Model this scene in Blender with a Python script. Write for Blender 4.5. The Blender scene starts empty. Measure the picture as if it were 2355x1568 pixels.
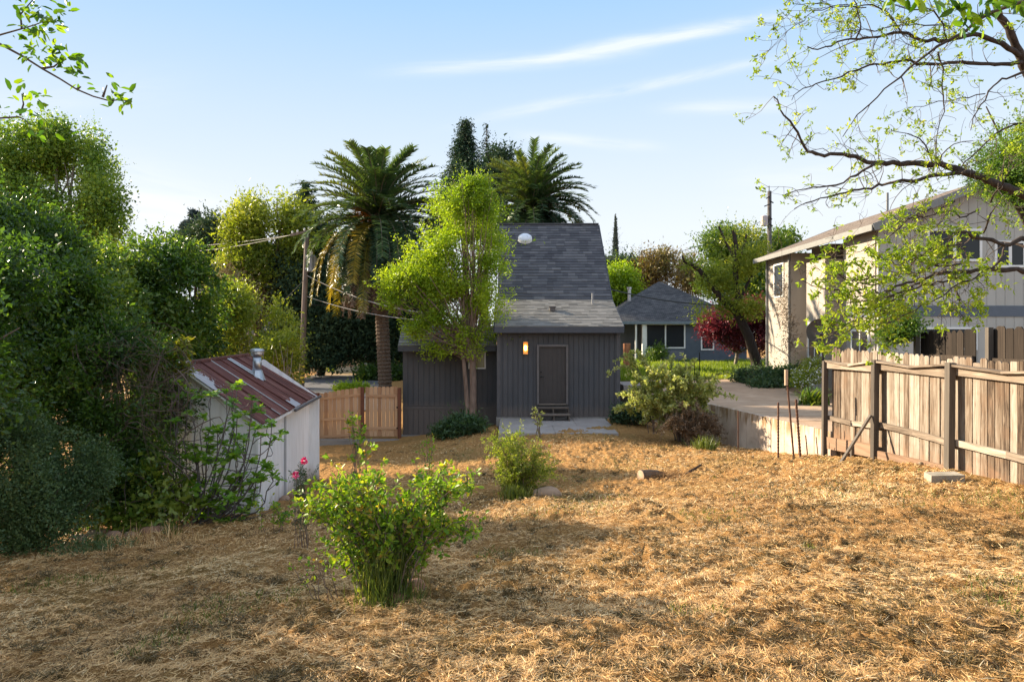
import bpy, math, random
import numpy as np
from mathutils import Vector, Matrix

# ------------------------------------------------------------------ camera, world, sun, exposure
SC = bpy.context.scene
F = 1600.0; CX = 1177.0; HY = 762.0          # photo units (2354 wide), horizon row
cam_d = bpy.data.cameras.new("camera"); cam = bpy.data.objects.new("camera", cam_d)
SC.collection.objects.link(cam); SC.camera = cam
cam.location = (0, 0, 0); cam.rotation_euler = (math.radians(90), 0, 0)
cam_d.sensor_width = 36; cam_d.lens = 36 * F / 2354
cam_d.shift_y = -(784 - HY) / 2354
cam_d.clip_start = 0.05; cam_d.clip_end = 3000
SUN_AZ = math.radians(62)      # measured from +Y towards -X
SUN_EL = math.radians(22.5)
sd = Vector((-math.cos(SUN_EL) * math.sin(SUN_AZ), math.cos(SUN_EL) * math.cos(SUN_AZ), math.sin(SUN_EL)))
sun_d = bpy.data.lights.new("sun", 'SUN'); sun_d.energy = 5.0; sun_d.angle = math.radians(0.5)
sun_d.color = (1.0, 0.84, 0.62)
sun = bpy.data.objects.new("sun", sun_d); SC.collection.objects.link(sun)
sun.rotation_euler = sd.to_track_quat('Z', 'Y').to_euler()
sun.location = (-20, 10, 20)
SC.view_settings.view_transform = 'Standard'; SC.view_settings.look = 'None'
SC.view_settings.exposure = 1.5; SC.view_settings.gamma = 1.0
SC.cycles.max_bounces = 6; SC.cycles.diffuse_bounces = 4; SC.cycles.transmission_bounces = 3
SC.cycles.glossy_bounces = 2; SC.cycles.transparent_max_bounces = 6
SC.cycles.use_denoising = True
SC.cycles.sample_clamp_indirect = 5.0

W = bpy.data.worlds.new("World"); SC.world = W; W.use_nodes = True
nt = W.node_tree; nt.nodes.clear()
def N(t, tree=None, **kw):
    n = (tree or nt).nodes.new(t)
    for k, v in kw.items(): setattr(n, k, v)
    return n
def L(a, b, tree=None): (tree or nt).links.new(a, b)
def M(op, a, b=None, tree=None, clamp=False):
    t = tree or nt
    n = t.nodes.new('ShaderNodeMath'); n.operation = op; n.use_clamp = clamp
    for i, v in enumerate((a, b)):
        if v is None: continue
        if isinstance(v, (int, float)): n.inputs[i].default_value = v
        else: t.links.new(v, n.inputs[i])
    return n.outputs[0]
sky = N('ShaderNodeTexSky', sky_type='NISHITA'); sky.sun_disc = False
sky.sun_elevation = SUN_EL; sky.sun_rotation = -SUN_AZ
sky.air_density = 1.0; sky.dust_density = 0.5; sky.ozone_density = 2.5; sky.altitude = 100
geo = N('ShaderNodeNewGeometry')
tc = N('ShaderNodeTexCoord')
sep = N('ShaderNodeSeparateXYZ'); L(tc.outputs['Generated'], sep.inputs[0])
ysafe = M('MAXIMUM', sep.outputs[1], 0.02)
u = M('DIVIDE', sep.outputs[0], ysafe); w = M('DIVIDE', sep.outputs[2], ysafe)
front = M('GREATER_THAN', sep.outputs[1], 0.05)
def streak(u0, w0, ang, length, width, amp, seed):
    ca, sa = math.cos(ang), math.sin(ang)
    du = M('SUBTRACT', u, u0); dw = M('SUBTRACT', w, w0)
    a = M('ADD', M('MULTIPLY', du, ca), M('MULTIPLY', dw, sa))
    b = M('SUBTRACT', M('MULTIPLY', dw, ca), M('MULTIPLY', du, sa))
    comb = N('ShaderNodeCombineXYZ'); L(M('MULTIPLY', a, 3.0), comb.inputs[0]); L(M('MULTIPLY', b, 22.0), comb.inputs[1])
    comb.inputs[2].default_value = seed
    nz = N('ShaderNodeTexNoise'); nz.inputs['Scale'].default_value = 1.6; nz.inputs['Detail'].default_value = 6
    nz.inputs['Roughness'].default_value = 0.62; nz.inputs['Distortion'].default_value = 0.5
    L(comb.outputs[0], nz.inputs['Vector'])
    nb = N('ShaderNodeTexNoise'); nb.inputs['Scale'].default_value = 5.0; nb.inputs['Detail'].default_value = 3
    L(tc.outputs['Generated'], nb.inputs['Vector'])
    b = M('ADD', b, M('MULTIPLY', M('SUBTRACT', nb.outputs[0], 0.5), width * 1.5))
    g = M('DIVIDE', b, width); g = M('MULTIPLY', g, g); g = M('POWER', 2.718, M('MULTIPLY', g, -1.0))
    h = M('DIVIDE', a, length); h = M('MULTIPLY', h, h); h = M('MULTIPLY', h, h); h = M('POWER', 2.718, M('MULTIPLY', h, -1.0))
    k = M('SUBTRACT', M('MULTIPLY', nz.outputs[0], 2.6), 0.75, clamp=True)
    return M('MULTIPLY', M('MULTIPLY', g, h), M('MULTIPLY', k, amp * 1.35))
def uv(x, y): return ((x - CX) / F, (HY - y) / F)
cl = None
for (x, y, ang, ln, wd, amp, sdd) in [(1560, 78, 9.5, 270, 15, .9, 1), (1180, 142, 5, 260, 16, .6, 9), (1480, 198, 11.5, 360, 12, .6, 2), (1350, 325, -5, 150, 12, .5, 3), (1690, 245, 2, 170, 16, .4, 4),
                              (470, 520, -13, 460, 70, .8, 5), (1950, 420, 4, 260, 50, .35, 6), (100, 240, 6, 300, 50, .2, 7)]:
    a0, b0 = uv(x, y)
    s_ = streak(a0, b0, math.radians(ang), ln / F, wd / F, amp, sdd * 3.7)
    cl = s_ if cl is None else M('ADD', cl, s_)
cl = M('MULTIPLY', cl, front); cl = M('MINIMUM', cl, 0.75)
# faint veil everywhere near the horizon
veil = M('POWER', M('SUBTRACT', 1.0, M('MAXIMUM', sep.outputs[2], 0.0)), 5.5)
fac = M('MINIMUM', M('ADD', cl, M('MULTIPLY', veil, 0.5)), 0.95)
mx = N('ShaderNodeMix', data_type='RGBA'); L(fac, mx.inputs[0]); 
tint = N('ShaderNodeMix', data_type='RGBA', blend_type='MULTIPLY'); tint.inputs[0].default_value = 1.0; L(sky.outputs[0], tint.inputs[6]); tint.inputs[7].default_value = (.97, .90, .93, 1)
# the sky never gets brighter than this soft blue-to-white gradient (thin even veil of high cloud)
cap = N('ShaderNodeValToRGB'); cr = cap.color_ramp.elements
for p_, c_ in ((.0, (2.25, 2.42, 2.55)), (.14, (2.15, 2.35, 2.53)), (.28, (1.62, 2.02, 2.48)), (.43, (1.02, 1.66, 2.42)), (1.0, (.62, 1.2, 2.1))):
    if p_ == 0: e_ = cr[0]
    elif p_ == 1: e_ = cr[-1]
    else: e_ = cr.new(p_)
    e_.position = p_; e_.color = (*[v_ / 3 for v_ in c_], 1)
L(sep.outputs[2], cap.inputs[0])
cs = N('ShaderNodeVectorMath', operation='SCALE'); cs.inputs['Scale'].default_value = 3.0; L(cap.outputs[0], cs.inputs[0])
sc2 = N('ShaderNodeVectorMath', operation='SCALE'); sc2.inputs['Scale'].default_value = 1.2; L(tint.outputs[2], sc2.inputs[0])
mn = N('ShaderNodeVectorMath', operation='MINIMUM'); L(sc2.outputs[0], mn.inputs[0]); L(cs.outputs[0], mn.inputs[1])
L(mn.outputs[0], mx.inputs[6])
mx.inputs[7].default_value = (2.45, 2.55, 2.65, 1)
# fill light added to the unseen sky: brighter overhead and behind the viewer
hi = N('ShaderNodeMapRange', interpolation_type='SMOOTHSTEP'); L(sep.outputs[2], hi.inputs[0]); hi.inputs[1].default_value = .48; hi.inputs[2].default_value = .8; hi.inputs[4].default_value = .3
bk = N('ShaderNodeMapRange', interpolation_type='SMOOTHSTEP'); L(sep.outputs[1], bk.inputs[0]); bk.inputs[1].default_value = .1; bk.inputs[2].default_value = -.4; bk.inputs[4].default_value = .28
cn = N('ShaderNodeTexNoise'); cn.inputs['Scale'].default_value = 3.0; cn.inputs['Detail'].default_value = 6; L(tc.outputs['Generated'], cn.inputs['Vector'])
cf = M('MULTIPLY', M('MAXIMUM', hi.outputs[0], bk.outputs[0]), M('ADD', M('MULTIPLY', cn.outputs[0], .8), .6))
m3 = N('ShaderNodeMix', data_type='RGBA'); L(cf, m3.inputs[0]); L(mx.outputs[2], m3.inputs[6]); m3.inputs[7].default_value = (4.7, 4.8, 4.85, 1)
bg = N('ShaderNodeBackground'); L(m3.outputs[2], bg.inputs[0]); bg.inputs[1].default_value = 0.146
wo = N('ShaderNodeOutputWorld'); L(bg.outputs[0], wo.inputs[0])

# ------------------------------------------------------------------ helpers
RNG = np.random.default_rng(7)
random.seed(5)
def P(x, y, d): return np.array([(x - CX) * d / F, d, -(y - HY) * d / F])
COL = SC.collection
def tag(o, label=None, cat=None, group=None, kind=None):
    if label: o["label"] = label
    if cat: o["category"] = cat
    if group: o["group"] = group
    if kind: o["kind"] = kind
    return o
def thing(name, loc, label, cat, group=None):
    o = bpy.data.objects.new(name, None); o.location = Vector([float(c) for c in loc]); o.empty_display_size = .3
    COL.objects.link(o); return tag(o, label, cat, group)
def wloc(o):
    v = np.zeros(3)
    while o is not None: v += np.array(o.location); o = o.parent
    return v
def link_mesh(name, me, mat, parent):
    o = bpy.data.objects.new(name, me); COL.objects.link(o)
    if mat is not None: me.materials.append(mat)
    if parent is not None: o.parent = parent
    return o
def np_mesh(name, V, faces, k, v=None, mat=None, parent=None, smooth=False):
    """V (n,3) world verts, faces (m,k) indices"""
    V = np.asarray(V, dtype=np.float64)
    if parent is not None: V = V - wloc(parent)
    me = bpy.data.meshes.new(name)
    me.vertices.add(len(V)); me.vertices.foreach_set('co', V.astype(np.float32).ravel())
    m = len(faces); me.loops.add(m * k); me.loops.foreach_set('vertex_index', np.asarray(faces, dtype=np.int32).ravel())
    me.polygons.add(m); me.polygons.foreach_set('loop_start', np.arange(0, m * k, k, dtype=np.int32))
    if smooth: me.polygons.foreach_set('use_smooth', np.ones(m, dtype=bool))
    me.update(calc_edges=True)
    if v is not None:
        at = me.attributes.new('v', 'FLOAT', 'POINT'); at.data.foreach_set('value', np.asarray(v, dtype=np.float32))
    return link_mesh(name, me, mat, parent)

class MB:
    def __init__(s): s.V = []; s.Fc = []; s.v = []; s.rnd = random.Random(len(bpy.data.objects))
    def add(s, pts, faces, v=None):
        b = len(s.V); v = s.rnd.random() if v is None else v
        for p in pts: s.V.append((float(p[0]), float(p[1]), float(p[2]))); s.v.append(v)
        for f in faces: s.Fc.append(tuple(i + b for i in f))
    def hexa(s, p, v=None):   # 8 pts: bottom 4 ccw, top 4 ccw
        s.add(p, [(3, 2, 1, 0), (4, 5, 6, 7), (0, 1, 5, 4), (1, 2, 6, 5), (2, 3, 7, 6), (3, 0, 4, 7)], v)
    def box(s, x0, x1, y0, y1, z0, z1, v=None):
        s.hexa([(x0, y0, z0), (x1, y0, z0), (x1, y1, z0), (x0, y1, z0), (x0, y0, z1), (x1, y0, z1), (x1, y1, z1), (x0, y1, z1)], v)
    def beam(s, p, q, w, h, up=(0, 0, 1), v=None, w2=None, h2=None):
        p = Vector([float(c) for c in p]); q = Vector([float(c) for c in q]); d = (q - p).normalized(); up = Vector(up)
        if abs(d.dot(up)) > .98: up = Vector((0, 1, 0))
        sx = d.cross(up).normalized(); sz = sx.cross(d).normalized()
        w2 = w if w2 is None else w2; h2 = h if h2 is None else h2
        pts = []
        for c, a, b in ((p, w / 2, h / 2), (q, w2 / 2, h2 / 2)):
            pts += [c - sx * a - sz * b, c + sx * a - sz * b, c + sx * a + sz * b, c - sx * a + sz * b]
        s.add(pts, [(0, 1, 2, 3), (7, 6, 5, 4), (4, 5, 1, 0), (5, 6, 2, 1), (6, 7, 3, 2), (7, 4, 0, 3)], v)
    def tube(s, pts, rad, n=6, v=None, cap=True):
        pts = [Vector([float(c) for c in p]) for p in pts]
        m = len(pts)
        if isinstance(rad, (int, float)): rad = [rad] * m
        ref = None; rings = []
        for i in range(m):
            d = (pts[min(i + 1, m - 1)] - pts[max(i - 1, 0)])
            d = d.normalized() if d.length > 1e-9 else Vector((0, 0, 1))
            if ref is None:
                ref = d.orthogonal().normalized()
            ref = (ref - d * ref.dot(d)); ref = ref.normalized() if ref.length > 1e-6 else d.orthogonal().normalized()
            b = d.cross(ref)
            rings += [pts[i] + (ref * math.cos(2 * math.pi * k / n) + b * math.sin(2 * math.pi * k / n)) * rad[i] for k in range(n)]
        fs = [(i * n + k, i * n + (k + 1) % n, (i + 1) * n + (k + 1) % n, (i + 1) * n + k) for i in range(m - 1) for k in range(n)]
        if cap: fs += [tuple(range(n))[::-1], tuple((m - 1) * n + k for k in range(n))]
        s.add(rings, fs, v)
    def cyl(s, p, q, r, n=12, v=None, r2=None): s.tube([p, q], [r, r if r2 is None else r2], n, v)
    def quad(s, a, b, c, d, v=None): s.add([a, b, c, d], [(0, 1, 2, 3)], v)
    def slab(s, a, b, c, d, t, v=None):  # quad thickened along -normal
        a, b, c, d = [Vector([float(q) for q in x]) for x in (a, b, c, d)]
        n = (b - a).cross(d - a).normalized() * t
        s.hexa([a - n, b - n, c - n, d - n, a, b, c, d], v)
    def prism(s, poly, z0, z1, v=None):
        n = len(poly)
        s.add([(x, y, z0) for x, y in poly] + [(x, y, z1) for x, y in poly],
              [tuple(range(n))[::-1], tuple(range(n, 2 * n))] + [(i, (i + 1) % n, n + (i + 1) % n, n + i) for i in range(n)], v)
    def build(s, name, mat, parent=None, smooth=False):
        off = wloc(parent) if parent is not None else np.zeros(3)
        me = bpy.data.meshes.new(name)
        me.from_pydata([(a - off[0], b - off[1], c - off[2]) for a, b, c in s.V], [], s.Fc)
        if smooth:
            me.polygons.foreach_set('use_smooth', np.ones(len(me.polygons), dtype=bool))
        me.update()
        at = me.attributes.new('v', 'FLOAT', 'POINT'); at.data.foreach_set('value', np.array(s.v, dtype=np.float32))
        return link_mesh(name, me, mat, parent)

# ---------------- materials
def newmat(name):
    m = bpy.data.materials.new(name); m.use_nodes = True; t = m.node_tree; t.nodes.clear()
    out = t.nodes.new('ShaderNodeOutputMaterial'); p = t.nodes.new('ShaderNodeBsdfPrincipled')
    t.links.new(p.outputs[0], out.inputs[0]); return m, t, p, out
def ramp(t, fac, cols, interp='LINEAR'):
    r = t.nodes.new('ShaderNodeValToRGB'); r.color_ramp.interpolation = interp
    el = r.color_ramp.elements
    while len(el) < len(cols): el.new(0.5)
    for e, (pos, c) in zip(el, cols): e.position = pos; e.color = (*c, 1)
    if fac is not None: t.links.new(fac, r.inputs[0])
    return r.outputs[0]
def coords(t, scale=(1, 1, 1), rot=(0, 0, 0)):
    tcn = t.nodes.new('ShaderNodeTexCoord'); mp = t.nodes.new('ShaderNodeMapping')
    mp.inputs['Scale'].default_value = scale; mp.inputs['Rotation'].default_value = rot
    t.links.new(tcn.outputs['Object'], mp.inputs[0]); return mp.outputs[0]
def noise(t, vec, scale, detail=4, rough=.55, dist=0):
    n = t.nodes.new('ShaderNodeTexNoise'); n.inputs['Scale'].default_value = scale; n.inputs['Detail'].default_value = detail
    n.inputs['Roughness'].default_value = rough; n.inputs['Distortion'].default_value = dist
    t.links.new(vec, n.inputs['Vector']); return n.outputs[0]
def mixc(t, fac, a, b, mode='MIX'):
    m = t.nodes.new('ShaderNodeMix'); m.data_type = 'RGBA'; m.blend_type = mode
    for i, v in ((0, fac), (6, a), (7, b)):
        if isinstance(v, (int, float)): m.inputs[i].default_value = v
        elif isinstance(v, tuple): m.inputs[i].default_value = (*v, 1)
        else: t.links.new(v, m.inputs[i])
    return m.outputs[2]
def vattr(t):
    a = t.nodes.new('ShaderNodeAttribute'); a.attribute_name = 'v'; return a.outputs['Fac']
def bump(t, p, h, strength=.3, dist=.02):
    b = t.nodes.new('ShaderNodeBump'); b.inputs['Strength'].default_value = strength; b.inputs['Distance'].default_value = dist
    t.links.new(h, b.inputs['Height']); t.links.new(b.outputs[0], p.inputs['Normal'])
def plain(name, c, rough=.6, metal=0, var=.15, scale=6, spec=.4, stretch=(1, 1, 1)):
    m, t, p, _ = newmat(name)
    v = coords(t, stretch)
    n = noise(t, v, scale, 5)
    a = tuple(x * (1 - var) for x in c); b = tuple(min(1, x * (1 + var)) for x in c)
    t.links.new(ramp(t, n, [(.3, a), (.7, b)]), p.inputs['Base Color'])
    p.inputs['Roughness'].default_value = rough; p.inputs['Metallic'].default_value = metal
    p.inputs['Specular IOR Level'].default_value = spec
    bump(t, p, n, .15, .01)
    return m
def leafmat(name, cols, trans=.45, tcol=(1.25, 1.2, .45), rough=.42, spec=.35):
    m, t, p, out = newmat(name)
    c = ramp(t, vattr(t), [(i / max(1, len(cols) - 1) * .9 + .05, x) for i, x in enumerate(cols)])
    t.links.new(c, p.inputs['Base Color']); p.inputs['Roughness'].default_value = rough
    p.inputs['Specular IOR Level'].default_value = spec
    tr = t.nodes.new('ShaderNodeBsdfTranslucent')
    t.links.new(mixc(t, 1.0, c, tcol, 'MULTIPLY'), tr.inputs[0])
    ms = t.nodes.new('ShaderNodeMixShader'); ms.inputs[0].default_value = trans
    t.links.new(p.outputs[0], ms.inputs[1]); t.links.new(tr.outputs[0], ms.inputs[2]); t.links.new(ms.outputs[0], out.inputs[0])
    return m
def woodmat(name, cols, axis=2, grain=30, rough=.85, knots=True, stain=None, dirt=None, contrast=1.0):
    """weathered boards; grain runs along axis; 'v' varies per board"""
    m, t, p, _ = newmat(name)
    sc = [grain, grain, grain]; sc[axis] = grain * .06
    v = coords(t, tuple(sc))
    va = vattr(t)
    cmb = t.nodes.new('ShaderNodeVectorMath'); cmb.operation = 'ADD'
    off = t.nodes.new('ShaderNodeCombineXYZ'); t.links.new(M('MULTIPLY', va, 37.0, t), off.inputs[0]); t.links.new(M('MULTIPLY', va, 91.0, t), off.inputs[2])
    t.links.new(v, cmb.inputs[0]); t.links.new(off.outputs[0], cmb.inputs[1])
    n = noise(t, cmb.outputs[0], 1.0, 6, .65, .6)
    f = M('ADD', M('ADD', M('MULTIPLY', M('SUBTRACT', n, .5, t), .75 * contrast, t), .4, t), M('MULTIPLY', M('SUBTRACT', va, .5, t), .45, t), t)
    c = ramp(t, f, [(.12 + .76 * i / (len(cols) - 1), x) for i, x in enumerate(cols)])
    if stain:
        n2 = noise(t, coords(t), stain[1], 4, .6, .4)
        c = mixc(t, M('MULTIPLY', M('SUBTRACT', M('MULTIPLY', n2, 3.0, t), 1.55, t, True), .8, t), c, stain[0])
    t.links.new(c, p.inputs['Base Color']); p.inputs['Roughness'].default_value = rough; p.inputs['Specular IOR Level'].default_value = .2
    bump(t, p, n, .5, .008)
    return m
def shingle(name, c1, c2, row, wid, ps, swap=False, rough=.95, bumps=.6):
    """brick texture laid along the slope: coordinates are metres in object space"""
    m, t, p, _ = newmat(name)
    tcn = t.nodes.new('ShaderNodeTexCoord'); sp = t.nodes.new('ShaderNodeSeparateXYZ'); t.links.new(tcn.outputs['Object'], sp.inputs[0])
    cb = t.nodes.new('ShaderNodeCombineXYZ')
    a, b = (1, 0) if swap else (0, 1)
    t.links.new(sp.outputs[a], cb.inputs[0]); t.links.new(M('DIVIDE', sp.outputs[b], ps, t), cb.inputs[1])
    wn = t.nodes.new('ShaderNodeTexNoise'); wn.inputs['Scale'].default_value = 3; t.links.new(cb.outputs[0], wn.inputs['Vector'])
    ad = t.nodes.new('ShaderNodeVectorMath'); ad.operation = 'MULTIPLY_ADD'
    t.links.new(wn.outputs['Color'], ad.inputs[0]); ad.inputs[1].default_value = (.05, .03, 0); t.links.new(cb.outputs[0], ad.inputs[2])
    br = t.nodes.new('ShaderNodeTexBrick'); t.links.new(ad.outputs[0], br.inputs['Vector'])
    br.inputs['Color1'].default_value = (*c1, 1); br.inputs['Color2'].default_value = (*c2, 1)
    br.inputs['Mortar'].default_value = (*[x * .35 for x in c1], 1)
    br.inputs['Scale'].default_value = 1; br.inputs['Mortar Size'].default_value = row * .07; br.inputs['Mortar Smooth'].default_value = .3
    br.inputs['Brick Width'].default_value = wid; br.inputs['Row Height'].default_value = row; br.inputs['Bias'].default_value = 0
    n = noise(t, cb.outputs[0], 2.2, 7, .7)
    c = mixc(t, .6, br.outputs[0], ramp(t, n, [(.25, (.35, .35, .35)), (.75, (1, 1, 1))]), 'MULTIPLY')
    n3 = noise(t, cb.outputs[0], .35, 3, .6)
    c = mixc(t, .5, c, ramp(t, n3, [(.35, (.6, .6, .62)), (.65, (1, 1, 1))]), 'MULTIPLY')
    t.links.new(c, p.inputs['Base Color']); p.inputs['Roughness'].default_value = rough; p.inputs['Specular IOR Level'].default_value = .15
    # saw-tooth course height
    saw = M('FRACT', M('DIVIDE', M('DIVIDE', sp.outputs[b], ps, t), row, t), None, t)
    h = M('ADD', M('MULTIPLY', saw, -.6, t), M('ADD', M('MULTIPLY', br.outputs['Fac'], -.5, t), M('MULTIPLY', n, .7, t), t), t)
    bump(t, p, h, bumps, .02)
    return m
def glassmat(name, c=(.03, .035, .04), rough=.06):
    m, t, p, _ = newmat(name); p.inputs['Base Color'].default_value = (*c, 1); p.inputs['Roughness'].default_value = rough
    p.inputs['Specular IOR Level'].default_value = .8; return m

# ------------------------------------------------------------------ terrain function
CP = np.array([(0, 0, -1.78), (0, 3.9, -1.97), (-1.06, 5.9, -2.32), (6.9, 11.2, -2.27), (6.9, 9.65, -2.17), (6.9, 13.5, -2.5), (6.9, 15.6, -2.86),
    (6.1, 20.3, -3.35), (5.6, 22.3, -3.38), (3.9, 24.4, -3.08), (0, 20.9, -3.2), (3.3, 21.0, -3.16), (3.4, 22.6, -3.03), (1.5, 18.5, -3.1), (1, 24.4, -3.15), (-.7, 22, -3.2), (-.9, 24, -3.35), (-2, 25.5, -3.65),
    (-3.4, 24.8, -3.82), (-4.2, 25.3, -3.88), (-7.3, 25, -4.1), (-5.2, 14, -3.72), (-5.35, 16.2, -3.85), (-5.4, 18.5, -4.0), (-6.2, 12, -3.45), (-7.1, 10, -3.2),
    (-3, 20, -3.72), (.1, 12.2, -2.95), (2.55, 13.5, -2.9), (3, 4, -1.93), (-4, 4, -2.3), (-10, 14, -3.65), (-9, 20, -4.05), (6.9, 5, -1.85), (7, 0, -1.5),
    (-30, 40, -3.2), (-30, 10, -3.6), (-6.5, 33, -3.35), (-6, 38, -3.0), (-10, 45, -2.95), (-8, 60, -3.0), (30, 45, -3.2), (12, 30, -3.2), (4, 33, -3.2), (-60, 100, -3), (60, 100, -3), (0, 100, -3), (30, 5, -2.9),
    (-20, -10, -2.2), (20, -10, -2.2), (0, -10, -1.5)], dtype=float)
def _tps(r): return np.where(r > 1e-9, r * r * np.log(np.maximum(r, 1e-9)), 0)
_n = len(CP); _K = _tps(np.hypot(CP[:, None, 0] - CP[None, :, 0], CP[:, None, 1] - CP[None, :, 1])) + np.eye(_n) * .5
_A = np.zeros((_n + 3, _n + 3)); _A[:_n, :_n] = _K; _A[:_n, _n] = 1; _A[:_n, _n + 1:] = CP[:, :2]; _A[_n:, :_n] = _A[:_n, _n:].T
_w = np.linalg.solve(_A, np.concatenate([CP[:, 2], [0, 0, 0]]))
def sstep(a, b, x): t = np.clip((x - a) / (b - a), 0, 1); return t * t * (3 - 2 * t)
UP_Z = -2.27       # level of the neighbour's ground
def wallx(y):      # line where the upper level begins
    return np.interp(y, [-30, 15.6, 22.3, 26, 30, 60], [7.16, 7.16, 5.95, 4.5, 4.2, 4.2])
def gz(x, y):
    x = np.atleast_1d(np.asarray(x, float)); y = np.atleast_1d(np.asarray(y, float))
    out = np.empty(x.shape); xf = x.ravel(); yf = y.ravel(); of = out.ravel()
    for i in range(0, len(xf), 20000):
        a = xf[i:i + 20000]; b = yf[i:i + 20000]
        r = np.hypot(a[:, None] - CP[None, :, 0], b[:, None] - CP[None, :, 1])
        z = _tps(r) @ _w[:_n] + _w[_n] + _w[_n + 1] * a + _w[_n + 2] * b
        far = sstep(60, 110, np.hypot(a, b)); z = z * (1 - far) - 3.0 * far
        pm = sstep(-.5, -.38, a) * (1 - sstep(3.2, 3.35, a)) * sstep(0, .25, b - (20.85 + np.maximum(0, a - .8) * .62)) * (1 - sstep(25, 26, b)); z = z - .3 * pm
        e = sstep(0.1, .5, a - wallx(b)); z = z * (1 - e) + np.minimum(z, -4.0) * e
        of[i:i + 20000] = z
    return of.reshape(x.shape)
def g(x, y): return float(gz(x, y)[0])
# hashed value noise
def _h(ix, iy, s):
    n = (ix.astype(np.int64) * 374761393 + iy.astype(np.int64) * 668265263 + s * 974634777) & 0xffffffff
    n = ((n ^ (n >> 13)) * 1274126177) & 0xffffffff
    return ((n ^ (n >> 16)) & 0xffff) / 65535.0
def vnoise(x, y, s=0):
    ix = np.floor(x); iy = np.floor(y); fx = x - ix; fy = y - iy; fx = fx * fx * (3 - 2 * fx); fy = fy * fy * (3 - 2 * fy)
    a = _h(ix, iy, s); b = _h(ix + 1, iy, s); c = _h(ix, iy + 1, s); d = _h(ix + 1, iy + 1, s)
    return (a + (b - a) * fx) * (1 - fy) + (c + (d - c) * fx) * fy
def clumps(x, y):   # small-scale relief of the mown straw, metres
    wx = x + .25 * vnoise(x * 1.1, y * 1.1, 11); wy = y + .25 * vnoise(x * 1.1, y * 1.1, 12)
    a = vnoise(wx * .7, wy * .9, 1) - .5
    b = 1 - np.abs(2 * vnoise(wx * 2.3, wy * 3.2, 2) - 1)
    c = 1 - np.abs(2 * vnoise(wx * 5.5, wy * 7.5, 3) - 1)
    d = vnoise(wx * 17, wy * 19, 4) - .5
    e = vnoise(wx * 37, wy * 37, 5) - .5
    return .04 * a + .03 * b * b + .06 * c * c * (vnoise(x * 1.7, y * 1.7, 6)) * 1.6 + .06 * d + .03 * e
# ------------------------------------------------------------------ ground
def soil_mat():
    m, t, p, _ = newmat('dry_grass_soil')
    v = coords(t)
    v2 = coords(t, (1.0, 2.4, 1))
    n1 = noise(t, v, .55, 4, .6, .4); n2 = noise(t, v2, 5, 8, .75, 1.0); n3 = noise(t, v2, 42, 5, .75, 1.2)
    c = ramp(t, n3, [(.28, (.09, .045, .02)), (.42, (.31, .17, .066)), (.55, (.53, .315, .125)), (.74, (.70, .46, .20))])
    c2 = ramp(t, n2, [(.25, (.38, .28, .20)), (.45, (.85, .76, .64)), (.65, (1, .97, .9))])
    c = mixc(t, .8, c, c2, 'MULTIPLY')
    gr = ramp(t, n1, [(.5, (0, 0, 0)), (.68, (1, 1, 1))])
    c = mixc(t, M('MULTIPLY', gr, .35, t), c, (.12, .13, .045))
    rd = noise(t, v, .33, 3, .5, .3)
    c = mixc(t, ramp(t, rd, [(.55, (0, 0, 0)), (.7, (.15, .15, .15))]), c, (.27, .14, .065))
    t.links.new(c, p.inputs['Base Color']); p.inputs['Roughness'].default_value = .95; p.inputs['Specular IOR Level'].default_value = .1
    bump(t, p, M('ADD', n3, M('MULTIPLY', n2, .6, t), t), .9, .035)
    return m
MAT_SOIL = soil_mat()
def axis(segs):
    a = []
    for (x0, x1, s) in segs: a.append(np.arange(x0, x1, s))
    return np.unique(np.round(np.concatenate(a), 4))
gx = axis([(-900, -100, 80), (-100, -30, 8), (-30, -11, 1.0), (-11, -7, .09), (-7, 7, .035), (7, 8, .08), (8, 30, 1.2), (30, 100, 8), (100, 901, 80)])
ys = [2.2]
while ys[-1] < 26: ys.append(ys[-1] + max(.022, ys[-1] * .0058))
gy = np.concatenate([[-80, -40, -20, -10, -4, 0, 1, 1.6], ys, np.arange(26.5, 40, .5), np.arange(41, 70, 2), [80, 100, 140, 200, 300, 500, 900, 1500]])
GX, GY = np.meshgrid(gx, gy)
GZ = gz(GX, GY)
near = (1 - sstep(22, 27, GY)) * (1 - sstep(7.0, 7.3, np.abs(GX))) + .6 * sstep(7.0, 7.3, np.abs(GX)) * (GX < 0) * (1 - sstep(9, 11, -GX)) * (1 - sstep(20, 24, GY))
GZ = GZ + clumps(GX, GY) * near * sstep(0, 2, GY)
ny, nx = GX.shape
idx = np.arange(nx * ny).reshape(ny, nx)
fc = np.stack([idx[:-1, :-1], idx[:-1, 1:], idx[1:, 1:], idx[1:, :-1]], -1).reshape(-1, 4)
o = np_mesh('ground', np.stack([GX, GY, GZ], -1).reshape(-1, 3), fc, 4, None, MAT_SOIL, None, True); tag(o, kind='structure')

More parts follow.
